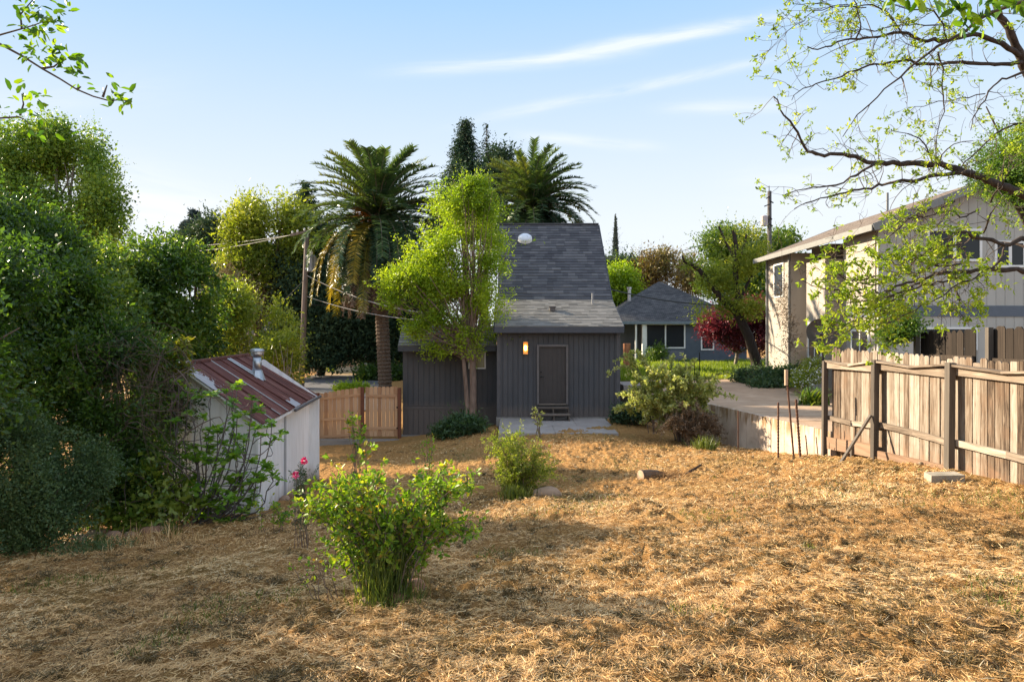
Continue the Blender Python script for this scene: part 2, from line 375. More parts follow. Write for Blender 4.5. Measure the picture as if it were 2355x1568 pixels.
# ------------- generic leaf scatter
T_DIA = (np.array([(0, 0, 0), (.5, .5, .06), (1, 0, 0), (.5, -.5, .06)]), [(0, 1, 2, 3)])
T_BLADE = (np.array([(0, -.5, 0), (0, .5, 0), (.55, .35, .04), (.55, -.35, .04), (1, 0.06, -.06), (1, -.06, -.06)]), [(0, 3, 2, 1), (3, 5, 4, 2)])
T_OVAL = (np.array([(0, 0, 0), (.25, .36, .07), (.62, .46, .07), (1, 0, -.1), (.62, -.46, .07), (.25, -.36, .07), (.3, 0, 0), (.65, 0, -.02)]),
          [(0, 6, 1, 1), (6, 7, 2, 1), (7, 3, 3, 2), (0, 5, 5, 6), (6, 5, 4, 7), (7, 4, 3, 3)])
T_OVAL = (np.array([(0, 0, 0), (.28, .40, .08), (.7, .40, .06), (1, 0, -.08), (.7, -.40, .06), (.28, -.40, .08)]), [(0, 3, 2, 1), (0, 5, 4, 3)])
T_LOBE = (np.array([(0, 0, 0), (.3, .5, .06), (.5, .2, .0), (1, 0, -.12), (.5, -.2, .0), (.3, -.5, .06), (.78, .38, -.02), (.78, -.38, -.02), (.55, 0, .02)]),
          [(0, 8, 2, 1), (0, 5, 4, 8), (8, 3, 6, 2), (8, 4, 7, 3)])
def unit(a): return a / np.maximum(np.linalg.norm(a, axis=-1, keepdims=True), 1e-9)
def scatter_arrays(tm, C, D, Nn, Ln, Wd, v):
    T, Fs = tm
    D = unit(D); B = unit(np.cross(Nn, D)); Z = np.cross(D, B)
    Ln = np.broadcast_to(Ln, (len(C),)); Wd = np.broadcast_to(Wd, (len(C),))
    V = C[:, None, :] + D[:, None, :] * (T[None, :, 0:1] * Ln[:, None, None]) + B[:, None, :] * (T[None, :, 1:2] * Wd[:, None, None]) + Z[:, None, :] * (T[None, :, 2:3] * Ln[:, None, None])
    k = len(T)
    Fa = (np.arange(len(C))[:, None, None] * k + np.array(Fs)[None]).reshape(-1, 4)
    return V.reshape(-1, 3), Fa, np.repeat(v, k)
class Leaves:
    def __init__(s): s.V = []; s.F = []; s.v = []; s.n = 0
    def add(s, tm, C, D, Nn, Ln, Wd, v):
        if len(C) == 0: return
        V, Fa, vv = scatter_arrays(tm, C, D, Nn, Ln, Wd, v); s.V.append(V); s.F.append(Fa + s.n); s.v.append(vv); s.n += len(V)
    def build(s, name, mat, parent=None):
        return np_mesh(name, np.concatenate(s.V), np.concatenate(s.F), 4, np.concatenate(s.v), mat, parent)
def rdir(n, rng=RNG): return unit(rng.normal(size=(n, 3)))

# ------------- straw litter lying on the ground
def straw_mat():
    m, t, p, out = newmat('straw')
    c = ramp(t, vattr(t), [(0, (.11, .055, .022)), (.2, (.30, .165, .06)), (.5, (.56, .325, .125)), (.8, (.71, .46, .195)), (1, (.80, .62, .35))])
    t.links.new(c, p.inputs['Base Color']); p.inputs['Roughness'].default_value = .6; p.inputs['Specular IOR Level'].default_value = .3
    return m
def straw(n, y0, y1, L0, L1, w, name, label, up=.25, seed=1):
    r = np.random.default_rng(seed)
    y = y0 * (y1 / y0) ** r.random(n)
    hw = y * .76 + .5
    x = (r.random(n) * 2 - 1) * hw
    keep = (x < 6.95) & (x > -8.5)
    dens = vnoise(x * 1.3, y * 1.3, 21) * .5 + vnoise(x * 4, y * 6, 22) * .5 + vnoise(x * 13, y * 15, 23) * .3
    keep &= r.random(n) < np.clip((dens - .34) * 2.0, .22, 1)
    keep &= ~((x > -.6) & (y > 20.6)) & ~((x < -4.9) & (y > 13.6))
    x = x[keep]; y = y[keep]; n = len(x)
    z = gz(x, y) + clumps(x, y) + .004 + r.random(n) * .012
    ang = r.normal(size=n) * .9 + 2.9 * vnoise(x * .8, y * .8, 31) - 1.4
    ang = np.where(r.random(n) < .5, ang, r.random(n) * 6.28)
    ti = np.abs(r.normal(size=n)) * up
    D = np.stack([np.cos(ang) * np.cos(ti), np.sin(ang) * np.cos(ti), np.sin(ti)], -1)
    Nn = unit(np.stack([r.normal(size=n) * .5, r.normal(size=n) * .5, np.ones(n)], -1))
    ln = L0 + (L1 - L0) * r.random(n) ** 2
    v = np.clip(r.normal(size=n) * .22 + .55 + (vnoise(x * .9, y * .9, 41) - .5) * .45 + .04, 0, 1)
    T = (np.array([(0, -.5, 0), (0, .5, 0), (.5, .5, .03), (.5, -.5, .03), (1, .3, -.02), (1, -.3, -.02)]), [(0, 3, 2, 1), (3, 5, 4, 2)])
    lv = Leaves(); lv.add(T, np.stack([x, y, z], -1), D, Nn, ln, w * (.6 + .8 * r.random(n)) * (1 + y * .05), v)
    o = lv.build(name, MAT_STRAW); tag(o, label, 'dry grass', kind='stuff')
MAT_STRAW = straw_mat()
straw(560000, 3.3, 11, .02, .085, .0025, 'straw', 'cut dry straw littering the sloping yard', .16, 1)
straw(230000, 9, 23, .03, .10, .0042, 'mown_grass', 'short mown dry grass further down the yard', .35, 2)
# thin green regrowth in patches
def regrowth():
    r = np.random.default_rng(5); n = 60000
    y = 3.5 * (24 / 3.5) ** r.random(n); x = (r.random(n) * 2 - 1) * (y * .76)
    k = (x < 6.9) & (x > -7.5) & ((vnoise(x * .8, y * .8, 51) + .25 * vnoise(x * 4, y * 4, 52)) > .86) & ~((x > -.6) & (y > 20.6)) & ~((x < -4.9) & (y > 13.6))
    x = x[k]; y = y[k]; n = len(x); z = gz(x, y) + clumps(x, y)
    D = unit(np.stack([r.normal(size=n) * .5, r.normal(size=n) * .5, np.ones(n)], -1))
    lv = Leaves(); lv.add(T_BLADE, np.stack([x, y, z], -1), D, rdir(n, r), .03 + .05 * r.random(n), .006 + y * .0004, r.random(n))
    tag(lv.build('grass', M_GRASS), 'thin green grass regrowing between the straw', 'grass', kind='stuff')
def dark_clumps():
    r = np.random.default_rng(77); m = 2600
    y = 3.4 * (22 / 3.4) ** r.random(m); x = (r.random(m) * 2 - 1) * (y * .76)
    k = (x < 6.8) & (x > -7.5) & (vnoise(x * .9, y * .9, 61) + .3 * vnoise(x * 3, y * 3, 62) > .56) & ~((x > -.6) & (y > 20.6)) & ~((x < -4.9) & (y > 13.6))
    x = x[k]; y = y[k]; m = len(x); per = 70; sz = .02 + .065 * r.random(m) ** 2
    X = np.repeat(x, per) + r.normal(size=m * per) * np.repeat(sz, per) * 1.3; Y = np.repeat(y, per) + r.normal(size=m * per) * np.repeat(sz, per) * .8
    rr = np.hypot(X - np.repeat(x, per), Y - np.repeat(y, per)) / np.repeat(sz, per)
    Z = gz(X, Y) + clumps(X, Y) + np.repeat(sz, per) * .55 * np.exp(-rr * rr) * r.random(m * per)
    a_ = r.random(m * per) * 6.28; ti = r.normal(size=m * per) * .5
    D = np.stack([np.cos(a_) * np.cos(ti), np.sin(a_) * np.cos(ti), np.abs(np.sin(ti))], -1)
    lv = Leaves(); lv.add(T_BLADE, np.stack([X, Y, Z], -1), D, rdir(m * per, r), .03 + .05 * r.random(m * per), .004 + np.repeat(y, per) * .0003, np.clip(np.repeat(r.random(m) * .35, per) + r.random(m * per) * .25, 0, 1))
    tag(lv.build('grass_clods', leafmat('clod_grass', [(.05, .038, .015), (.14, .10, .04), (.27, .185, .08), (.40, .29, .13)], .15)), 'small dark clods of matted cut grass scattered over the straw', 'dry grass', kind='stuff')
M_GRASS = leafmat('grass_green', [(.05, .08, .015), (.10, .15, .03), (.22, .25, .06)], .4)
regrowth(); dark_clumps()

# ------------------------------------------------------------------ upper level: driveway, lawn, lane
M_CONC = None
def concmat(name, a, b, stain=None, sc=1.2):
    m, t, p, _ = newmat(name); v = coords(t)
    n = noise(t, v, sc, 8, .7, .3); c = ramp(t, n, [(.3, a), (.7, b)])
    if stain:
        n2 = noise(t, coords(t, (.6, 2.2, 1)), 1.1, 5, .7, .8); c = mixc(t, ramp(t, n2, [(.52, (0, 0, 0)), (.7, (.8, .8, .8))]), c, stain)
    n3 = noise(t, v, 60, 3, .6); c = mixc(t, .35, c, ramp(t, n3, [(.3, (.6, .6, .6)), (.7, (1, 1, 1))]), 'MULTIPLY')
    t.links.new(c, p.inputs['Base Color']); p.inputs['Roughness'].default_value = .9; p.inputs['Specular IOR Level'].default_value = .2
    bump(t, p, n3, .3, .006); return m
M_DRIVE = concmat('driveway_concrete', (.38, .25, .16), (.56, .40, .27), (.30, .17, .09))
M_PATIO = concmat('patio_concrete', (.30, .26, .235), (.42, .375, .34), None)
M_EARTH = concmat('upper_earth', (.14, .085, .05), (.24, .16, .09), None)
up = [(7.16, -20), (7.16, 15.6), (5.95, 22.3), (4.5, 26), (4.2, 30), (4.2, 62), (120, 62), (120, -20)]
b = MB(); b.prism([(x + (.11 if x < 8 else 0), y) for x, y in up], -5.5, UP_Z - .03); tag(b.build('upper_ground', M_EARTH), kind='structure')
b = MB(); b.prism([(7.3, 12), (7.3, 15.65), (6.09, 22.35), (5.2, 27), (6.0, 32.5), (11.4, 33.2), (11.9, 30), (10.6, 27.0), (10.2, 24), (9.9, 19), (9.2, 12)], UP_Z - .02, UP_Z); tag(b.build('driveway', M_DRIVE), kind='structure')
def lane():
    lvV = []; X = [np.interp(t, [0, .5, 1], [-8.3, -11.5, -14.5]) for t in np.linspace(0, 1, 30)]; Y = np.linspace(32, 46, 30)
    for nm, y0, y1, xa, xb, mt in (('lane', 31, 46, lambda y: -12.5 - (y - 31) * .05, lambda y: -5.0 - (y - 31) * .28, M_ASPH), ('dirt_track', 46, 72, lambda y: -13.2 - (y - 46) * .12, lambda y: -9.2 - (y - 46) * .22, M_DIRT)):
        b = MB(); ys_ = np.linspace(y0, y1, 24)
        for i in range(23):
            ya, yb = ys_[i], ys_[i + 1]
            for j in range(6):
                q = []
                for (yy, tt) in ((ya, j / 6), (ya, (j + 1) / 6), (yb, (j + 1) / 6), (yb, j / 6)):
                    x = xa(yy) * (1 - tt) + xb(yy) * tt; q.append((x, yy, g(x, yy) + .06))
                b.quad(*q)
        tag(b.build(nm, mt), kind='structure')
M_ASPH = concmat('lane_asphalt', (.09, .09, .095), (.15, .15, .155)); M_DIRT = concmat('track_dirt', (.24, .16, .08), (.42, .30, .16))
lane()
# lawn beyond the driveway
M_LAWNB = concmat('lawn_soil', (.10, .10, .03), (.17, .17, .05))
lawn_poly = [(4.3, 31.0), (5.9, 32.6), (11.5, 33.3), (15.5, 36), (17.5, 40), (17.5, 50), (4.3, 50)]
b = MB(); b.prism(lawn_poly, UP_Z - .02, UP_Z + .004); tag(b.build('lawn', M_LAWNB), kind='structure')
M_LAWN = leafmat('lawn_grass', [(.10, .17, .02), (.20, .28, .03), (.34, .40, .06)], .5, (1.2, 1.15, .4))
def inpoly(x, y, poly):
    c = np.zeros(len(x), bool); n = len(poly)
    for i in range(n):
        x1, y1 = poly[i]; x2, y2 = poly[(i + 1) % n]
        k = ((y1 > y) != (y2 > y)) & (x < (x2 - x1) * (y - y1) / (y2 - y1 + 1e-12) + x1); c ^= k
    return c
r = np.random.default_rng(8); n = 60000
x = 4.3 + 13 * r.random(n); y = 31 + 19 * r.random(n); k = inpoly(x, y, lawn_poly); x = x[k]; y = y[k]; n = len(x)
lv = Leaves(); lv.add(T_BLADE, np.stack([x, y, np.full(n, UP_Z)], -1), unit(np.stack([r.normal(size=n) * .3, r.normal(size=n) * .3, np.ones(n)], -1)), rdir(n, r), (.08 + .3 * r.random(n)) * (.5 + vnoise(x * .7, y * .7, 3)), .035, np.clip(vnoise(x * .9, y * .5, 4) * .8 + .2 * r.random(n), 0, 1))
tag(lv.build('lawn_grass', M_LAWN), 'tall bright green grass in front of the blue house', 'grass', kind='stuff')

# ------------------------------------------------------------------ main house
M_SID = plain('charcoal_siding', (.070, .071, .077), .75, 0, .10, 3, .25, (1, 1, .3))
M_SIDT = plain('charcoal_trim', (.092, .087, .090), .7, 0, .10, 4, .25)
M_DOOR = plain('charcoal_door', (.055, .047, .044), .6, 0, .08, 5, .3)
M_FASC = plain('fascia_paint', (.055, .058, .07), .6, 0, .1, 3)
M_SH_UP = shingle('upper_shingles', (.085, .085, .10), (.125, .12, .135), .145, .30, math.cos(math.radians(41)))
M_SH_LO = shingle('lower_shingles', (.135, .13, .128), (.20, .19, .185), .17, .34, math.cos(math.radians(20.5)))
M_SH_WING = shingle('wing_shingles', (.16, .15, .145), (.22, .21, .20), .15, .3, math.cos(math.radians(42)))
M_METAL = plain('galvanised_metal', (.45, .47, .5), .35, .85, .15, 8)
M_WHITE = plain('white_paint', (.72, .72, .70), .6, 0, .06, 4)
M_CONCF = concmat('footing_concrete', (.22, .2, .18), (.34, .31, .28))
def plank_wall(b, x0, x1, y, z0, z1, step, gap=.024, depth=.022, face=-1):
    """vertical planks proud of a backing, wall plane facing -Y"""
    b.box(x0, x1, y, y + .12, z0, z1, .5)
    n = max(1, round((x1 - x0) / step)); s = (x1 - x0) / n
    for i in range(n):
        b.box(x0 + i * s + gap / 2, x0 + (i + 1) * s - gap / 2, y - depth, y + .002, z0 + .003, z1 - .003)
def dirty(mat, z0, z1, c):
    t = mat.node_tree; p = t.nodes['Principled BSDF']; src = p.inputs['Base Color'].links[0].from_socket
    sp = t.nodes.new('ShaderNodeSeparateXYZ'); t.links.new(coords(t), sp.inputs[0]); nn = noise(t, coords(t, (4, 4, 1.5)), 1.5, 6, .7, .3)
    k = ramp(t, M('SUBTRACT', sp.outputs[2], M('MULTIPLY', nn, .5, t), t), [(z0, (.65, .65, .65)), (z1, (0, 0, 0))])
    fade = ramp(t, noise(t, coords(t, (.8, .8, .35)), 1.3, 5, .6), [(.4, (0, 0, 0)), (.75, (.22, .22, .22))])
    cc = mixc(t, fade, src, tuple(min(1, x * 1.2) for x in c)); t.links.new(mixc(t, k, cc, c), p.inputs['Base Color'])
dirty(M_SID, .0, .28, (.135, .11, .095))
house = thing('house', (1.6, 24.4, -3.08), 'dark charcoal board house with a steep shingled roof and a back door, in the middle', 'house')
YF = 24.42
b = MB(); plank_wall(b, -.50, 3.76, YF, -3.0, .06, .177)
for x0, x1, y0, y1 in ((-.50, -.38, YF + .12, 31), (3.64, 3.76, YF + .12, 31)): b.box(x0, x1, y0, y1, -3.4, .06, .5)
# gable side infill following the roof line
for sx in (-.50, 3.64):
    pr = [(YF + .12, .06), (26.95, 1.1), (31.0, 4.6), (31.0, -.0), (YF + .12, -.02)]
    b.add([(sx, yy, zz) for yy, zz in pr] + [(sx + .12, yy, zz) for yy, zz in pr], [(0, 1, 2, 3, 4), (9, 8, 7, 6, 5)] + [(i, 5 + i, 5 + (i + 1) % 5, (i + 1) % 5) for i in range(5)], .5)
b.box(-.38, 3.64, 30.88, 31.0, -3.4, 4.6, .5)
b.build('wall', M_SID, house)
b = MB(); b.box(-.53, -.40, YF - .045, YF - .0225, -3.02, .0); b.build('corner_trim', M_SIDT, house)
b = MB(); b.box(3.66, 3.79, YF - .045, YF - .0225, -3.02, 0); b.build('corner_trim', M_SIDT, house)
b = MB(); b.box(-.55, 3.8, YF - .06, YF + .1, -3.4, -3.003); b.build('foundation', M_CONCF, house)
# roofs
ze, zb_, zr = .17, 1.21, 4.76; ye, yb_, yr = 24.02, 26.8, 30.95
def shingled_roof(name, x0, x1, ya, za, yb, zb, mat, par, t=.10, nrow=None, row=.17):
    """sloped slab with real stepped courses"""
    b = MB(); Ls = math.hypot(yb - ya, zb - za); nr = int(Ls / row)
    nrm = (0, -(zb - za) / Ls, (yb - ya) / Ls)
    b.slab((x0, ya, za - .012), (x1, ya, za - .012), (x1, yb, zb - .012), (x0, yb, zb - .012), t, .5)
    rr = random.Random(3)
    for i in range(nr):
        f0 = i / nr; f1 = (i + 1) / nr
        p = lambda f, o: (ya + (yb - ya) * f + nrm[1] * o, za + (zb - za) * f + nrm[2] * o)
        y0_, z0_ = p(f0, .022); y1_, z1_ = p(f1, .004); yb0, zb0 = p(f0, -.005)
        x = x0
        while x < x1 - .01:
            xe = min(x1, x + .22 + .2 * rr.random()); dz = rr.random() * .012
            yo, zo = p(f0, .02 + dz)
            b.add([(x, yo, zo), (xe, yo, zo), (xe, y1_, z1_), (x, y1_, z1_), (x, yb0, zb0), (xe, yb0, zb0)], [(0, 1, 2, 3), (4, 5, 1, 0)])
            x = xe
    return b.build(name, mat, par)
def shingle_tab(name, cols, rough=.95):
    m, t, p, _ = newmat(name); v = coords(t)
    f = M('ADD', M('MULTIPLY', vattr(t), .55, t), M('MULTIPLY', noise(t, v, 2.0, 6, .7), .5, t), t)
    c = ramp(t, f, [(.2, cols[0]), (.55, cols[1]), (.9, cols[2])])
    n = noise(t, v, 45, 3, .7); c = mixc(t, .5, c, ramp(t, n, [(.3, (.5, .5, .5)), (.7, (1, 1, 1))]), 'MULTIPLY')
    t.links.new(c, p.inputs['Base Color']); p.inputs['Roughness'].default_value = rough; p.inputs['Specular IOR Level'].default_value = .15
    bump(t, p, n, .5, .006); return m
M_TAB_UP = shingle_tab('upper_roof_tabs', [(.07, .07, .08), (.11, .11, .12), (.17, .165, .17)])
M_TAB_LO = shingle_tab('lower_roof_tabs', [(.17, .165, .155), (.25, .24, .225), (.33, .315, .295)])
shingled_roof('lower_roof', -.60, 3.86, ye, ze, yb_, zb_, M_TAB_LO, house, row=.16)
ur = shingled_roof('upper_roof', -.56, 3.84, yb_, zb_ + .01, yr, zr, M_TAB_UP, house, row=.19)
b = MB(); b.slab((-.56, yr, zr - .02), (3.84, yr, zr - .02), (3.84, yr + 4.2, 1.2), (-.56, yr + 4.2, 1.2), .1); b.build('rear_roof', M_SH_UP, house)
b = MB(); b.box(-.56, 3.84, yr - .12, yr + .12, zr - .03, zr + .035); b.build('ridge_cap', M_TAB_UP, house)
b = MB(); b.box(-.61, 3.87, ye - .03, ye - .002, ze - .22, ze - .02); b.build('fascia', M_FASC, house)
b = MB(); b.box(-.58, 3.84, ye - .002, YF + .02, ze - .13, ze - .115); b.build('soffit', M_FASC, house)
for sx in (-.63, 3.865):
    b = MB()
    b.beam((sx, ye, ze - .09), (sx, yb_, zb_ - .09), .03, .18); b.beam((sx, yb_, zb_ - .09), (sx, yr, zr - .1), .03, .18); b.build('rake_board', M_FASC, house)
# door
DX0, DX1 = P(1239, 0, YF)[0], P(1301, 0, YF)[0]; DZ1, DZ0 = P(0, 797, YF)[2], P(0, 927, YF)[2]
dr = MB(); dr.box(DX0, DX1, YF - .045, YF - .022, DZ0, DZ1)
for k in range(6):
    xx = DX0 + (DX1 - DX0) * (k + .5) / 6; dr.box(xx - .065, xx + .065, YF - .052, YF - .0448, DZ0 + .14, DZ1 - .06)
for k in range(5): dr.box(DX0 + .05 + k * .17, DX0 + .18 + k * .17, YF - .056, YF - .0449, DZ0 + .03, DZ0 + .11)
door = dr.build('door', M_DOOR, house)
b = MB(); b.cyl((DX0 + .07, YF - .05, -1.58), (DX0 + .07, YF - .09, -1.58), .035, 10); b.cyl((DX0 + .07, YF - .09, -1.58), (DX0 + .07, YF - .125, -1.58), .022, 10)
b.beam((DX0 + .06, YF - .12, -1.58), (DX0 + .16, YF - .12, -1.58), .02, .025); b.build('handle', plain('black_metal', (.015, .015, .017), .4, .5, .1), door)
b = MB(); b.cyl((DX0 + .07, YF - .05, -1.42), (DX0 + .07, YF - .08, -1.42), .03, 10); b.build('lock', bpy.data.materials['black_metal'], door)
b = MB(); fw = .075
b.box(DX0 - fw, DX0, YF - .12, YF - .022, DZ0 - .03, DZ1); b.box(DX1, DX1 + fw, YF - .12, YF - .022, DZ0 - .03, DZ1); b.box(DX0 - fw, DX1 + fw, YF - .122, YF - .022, DZ1, DZ1 + fw); b.build('door_frame', plain('door_frame_paint', (.125, .11, .105), .7), house)
b = MB(); b.box(DX0 - .06, DX1 + .06, YF - .10, YF - .02, DZ0 - .05, DZ0 - .002); b.build('threshold', plain('threshold_wood', (.17, .14, .115), .7, 0, .15), house)
# sconce
lx, lz = P(1208, 0, YF)[0], P(0, 800, YF)[2]
lamp = MB(); lamp.box(lx - .085, lx + .085, YF - .05, YF - .022, lz - .22, lz + .22)
for dx in (-.085, .070): lamp.box(lx + dx, lx + dx + .015, YF - .16, YF - .05, lz - .22, lz + .22)
lamp.box(lx - .07, lx + .07, YF - .16, YF - .05, lz + .205, lz + .22); lamp.box(lx - .07, lx + .07, YF - .16, YF - .05, lz - .22, lz - .205)
mw, t, p, _ = newmat('sconce_brass'); p.inputs['Base Color'].default_value = (.62, .36, .12, 1); p.inputs['Metallic'].default_value = .2; p.inputs['Roughness'].default_value = .5
sc_ = lamp.build('wall_lamp', mw, house)
mb_, t, p, out = newmat('bulb_glow'); em = t.nodes.new('ShaderNodeEmission'); em.inputs[0].default_value = (1, .62, .28, 1); em.inputs[1].default_value = 12; t.links.new(em.outputs[0], out.inputs[0])
b = MB(); b.tube([(lx, YF - .105, lz - .08), (lx, YF - .105, lz - .04), (lx, YF - .105, lz + .04), (lx, YF - .105, lz + .08)], [.008, .032, .036, .006], 10); b.build('bulb', mb_, sc_)
# skylight dome near the ridge
def dome(c, r, name, mat, par, nrm, sq=1.0):
    nrm = Vector(nrm).normalized(); a = nrm.orthogonal().normalized(); bb = nrm.cross(a); V = []; Fc = []; nu = 20; nv = 6
    for i in range(nv + 1):
        th = i / nv * math.pi / 2
        for k in range(nu): V.append(Vector(c) + (a * math.cos(2 * math.pi * k / nu) + bb * math.sin(2 * math.pi * k / nu)) * r * math.cos(th) + nrm * r * .4 * math.sin(th))
    for i in range(nv):
        for k in range(nu): Fc.append((i * nu + k, i * nu + (k + 1) % nu, (i + 1) * nu + (k + 1) % nu, (i + 1) * nu + k))
    b = MB(); b.add(V, Fc); return b.build(name, mat, par, True)
sl = math.atan2(zr - zb_, yr - yb_); nrm = (0, -math.sin(sl), math.cos(sl))
yk = 29.9; zk = zb_ + (yk - yb_) * math.tan(sl) + .06; xk = P(1207, 0, yk)[0]
b = MB(); b.cyl((xk, yk, zk), (xk, yk + nrm[1] * .14, zk + nrm[2] * .14), .31, 24, None, .29); b.build('skylight_curb', M_WHITE, house)
md, t, p, _ = newmat('acrylic_dome'); p.inputs['Base Color'].default_value = (.62, .65, .70, 1); p.inputs['Roughness'].default_value = .25
dome((xk, yk + nrm[1] * .14, zk + nrm[2] * .14), .27, 'skylight_dome', md, house, nrm)
def lowz(y): return ze + (y - ye) * (zb_ - ze) / (yb_ - ye)
yv = 25.55; xv = P(1270, 0, yv)[0]
b = MB(); b.box(xv - .10, xv + .10, yv - .1, yv + .1, lowz(yv), lowz(yv) + .13); b.box(xv - .13, xv + .13, yv - .13, yv + .13, lowz(yv) + .13, lowz(yv) + .16); b.build('roof_vent', plain('vent_brown', (.10, .085, .08), .6), house)
yv = 26.3; xv = P(1362, 0, yv)[0]
b = MB(); b.cyl((xv, yv, lowz(yv) - .02), (xv, yv, lowz(yv) + .42), .035, 8); b.build('vent_pipe', plain('pipe_grey', (.25, .25, .26), .5), house)
# rear wing (left)
WY = 25.6; wx0, wx1 = P(926, 0, WY)[0], -.5
b = MB(); plank_wall(b, wx0, wx1, WY, -2.74, -.62, .2); b.box(wx0, wx1, WY - .035, WY - .0005, -2.86, -2.74); plank_wall(b, wx0, wx1, WY, -3.8, -2.863, .2)
b.box(wx0, wx0 + .12, WY + .12, 29, -3.8, -.62, .5); b.box(wx0 + .12, wx1, 28.88, 29, -3.8, -.62, .5)
b.build('wing_wall', M_SID, house)
b = MB(); b.box(wx0 - .05, wx1, WY - .1, WY + .3, -4.3, -3.803); b.build('wing_foundation', M_CONCF, house)
shingled_roof('wing_roof', P(915, 0, 25.15)[0], wx1 - .06, 25.15, -.52, 26.1, .22, M_TAB_LO, house, row=.14)
b = MB(); b.slab((P(915, 0, 25.15)[0], 26.1, .2), (wx1 - .06, 26.1, .2), (wx1 - .06, 29.3, -.3), (P(915, 0, 25.15)[0], 29.3, -.3), .08); b.build('wing_rear_roof', M_SH_LO, house)
b = MB(); b.box(P(915, 0, 25.13)[0], wx1 - .08, 25.11, 25.14, -.72, -.54); b.build('wing_fascia', M_FASC, house)
b = MB(); wa, wb = P(1080, 0, WY)[0], P(1114, 0, WY)[0]; za, zc = P(0, 845, WY)[2], P(0, 806, WY)[2]
for q in ((wa, wb, zc, zc + .045), (wa, wb, za - .045, za), (wa - .045, wa, za - .045, zc + .045), (wb, wb + .045, za - .045, zc + .045)): b.box(q[0], q[1], WY - .06, WY - .022, q[2], q[3])
wn = b.build('window', M_WHITE, house)
b = MB(); b.box(wa, wb, WY - .04, WY - .0235, za, zc); b.build('pane', glassmat('reflection_tint_glass', (.22, .20, .08), .25), wn)  # yellow-green reflection put into the pane's base colour
# steps
M_STEP = woodmat('step_wood', [(.10, .08, .065), (.17, .135, .11), (.24, .19, .16)], 0, 18)
st = thing('doorstep', (P(1270, 0, YF)[0], 24.0, -3.05), 'two-tread dark wooden doorstep on the concrete patio', 'steps')
sx0, sx1 = DX0 - .06, DX1 + .07
b = MB(); b.box(sx0, sx1, 23.98, 24.3, -2.66, -2.62); b.build('tread', M_STEP, st)
b = MB(); b.box(sx0 - .02, sx1 + .03, 23.62, 23.96, -2.86, -2.82); b.build('tread', M_STEP, st)
for xx in (sx0 + .0, (sx0 + sx1) / 2 - .02, sx1 - .04):
    b = MB(); b.box(xx, xx + .04, 24.0, 24.3, -3.045, -2.662); b.box(xx, xx + .04, 23.64, 24.0, -3.045, -2.862); b.build('stringer', M_STEP, st)
# patio slab
PZ = -3.045
b = MB()
ppx = [(-.42, 20.7), (1.25, 20.7), (1.25, 22.5), (-.42, 22.5)]
def pslab(x0, x1, y0, y1): b.box(x0 + .008, x1 - .008, y0 + .008, y1 - .008, -3.35, PZ)
pslab(-.42, 1.3, 20.85, 22.6); pslab(1.3, 2.9, 20.85, 22.6); pslab(-.42, .75, 22.6, 24.34); pslab(.75, 2.1, 22.6, 24.34); pslab(2.1, 3.25, 22.6, 24.34)
b.box(-.40, 3.2, 20.9, 24.3, -3.36, PZ - .012)
tag(b.build('patio', M_PATIO), kind='structure')

# ------------------------------------------------------------------ cedar fence and gate
CED = [(.36, .20, .11), (.52, .32, .185), (.64, .43, .27)]
M_CED = woodmat('new_cedar', CED, 2, 22, .75); M_POST = plain('redwood_post', (.16, .065, .04), .8, 0, .2, 8, .2, (1, 1, .2))
M_CEDR = woodmat('cedar_rail', CED, 0, 22, .75)
fn = thing('cedar_fence', (-5.6, 25.3, -4), 'new reddish cedar board fence between the white shed and the gate', 'fence')
YG = 25.25
def boards(b, x0, x1, zt0, zt1, zb0, zb1, y, w=.135, gap=.012, t=.02):
    n = max(1, round((x1 - x0) / (w + gap))); s = (x1 - x0) / n
    for i in range(n):
        a = x0 + i * s; e = a + s - gap; f = (i + .5) / n; zt = zt0 + (zt1 - zt0) * f + random.uniform(-.012, .012); zb = zb0 + (zb1 - zb0) * f
        c = .03
        poly = [(a, zb), (e, zb), (e, zt - c), (e - c, zt), (a + c, zt), (a, zt - c)]
        dy = random.uniform(-.004, .004)
        b.add([(px, y + dy, pz) for px, pz in poly] + [(px, y + t + dy, pz) for px, pz in poly], [(0, 1, 2, 3, 4, 5), (11, 10, 9, 8, 7, 6)] + [(k, 6 + k, 6 + (k + 1) % 6, (k + 1) % 6) for k in range(6)])
xa, xb, xc, xd = P(735, 0, YG)[0], P(832, 0, YG)[0], P(840, 0, YG)[0], P(915, 0, YG)[0]
b = MB(); boards(b, xa, xb, P(0, 905, YG)[2], P(0, 889, YG)[2], P(0, 1019, YG)[2], P(0, 1005, YG)[2], YG); b.build('board_panel', M_CED, fn)
b = MB()
for yl, yr_ in ((917, 907), (965, 960), (1005, 997)): b.beam((xa, YG - .022, P(0, yl, YG)[2]), (xb, YG - .022, P(0, yr_, YG)[2]), .038, .085)
b.build('rail', M_CEDR, fn)
for px, y0, y1 in ((731, 903, 1022), (834, 890, 1008)):
    b = MB(); c = P(px, 0, YG)[0]; b.box(c - .06, c + .06, YG - .10, YG - .001, P(0, y1, YG)[2] - .15, P(0, y0, YG)[2]); b.build('post', M_POST, fn)
x9 = P(700, 0, YG)[0]
b = MB(); boards(b, x9, xa - .14, P(0, 932, YG)[2], P(0, 922, YG)[2], P(0, 1025, YG)[2], P(0, 1020, YG)[2], YG + .15); b.build('board_panel', M_CED, fn)
b = MB(); b.beam((x9, YG + .125, P(0, 935, YG)[2]), (xa - .14, YG + .125, P(0, 925, YG)[2]), .038, .085); b.build('rail', M_CEDR, fn)
gt = thing('garden_gate', ((xc + xd) / 2, YG, -3.9), 'new cedar garden gate closed against the corner of the charcoal house', 'gate')
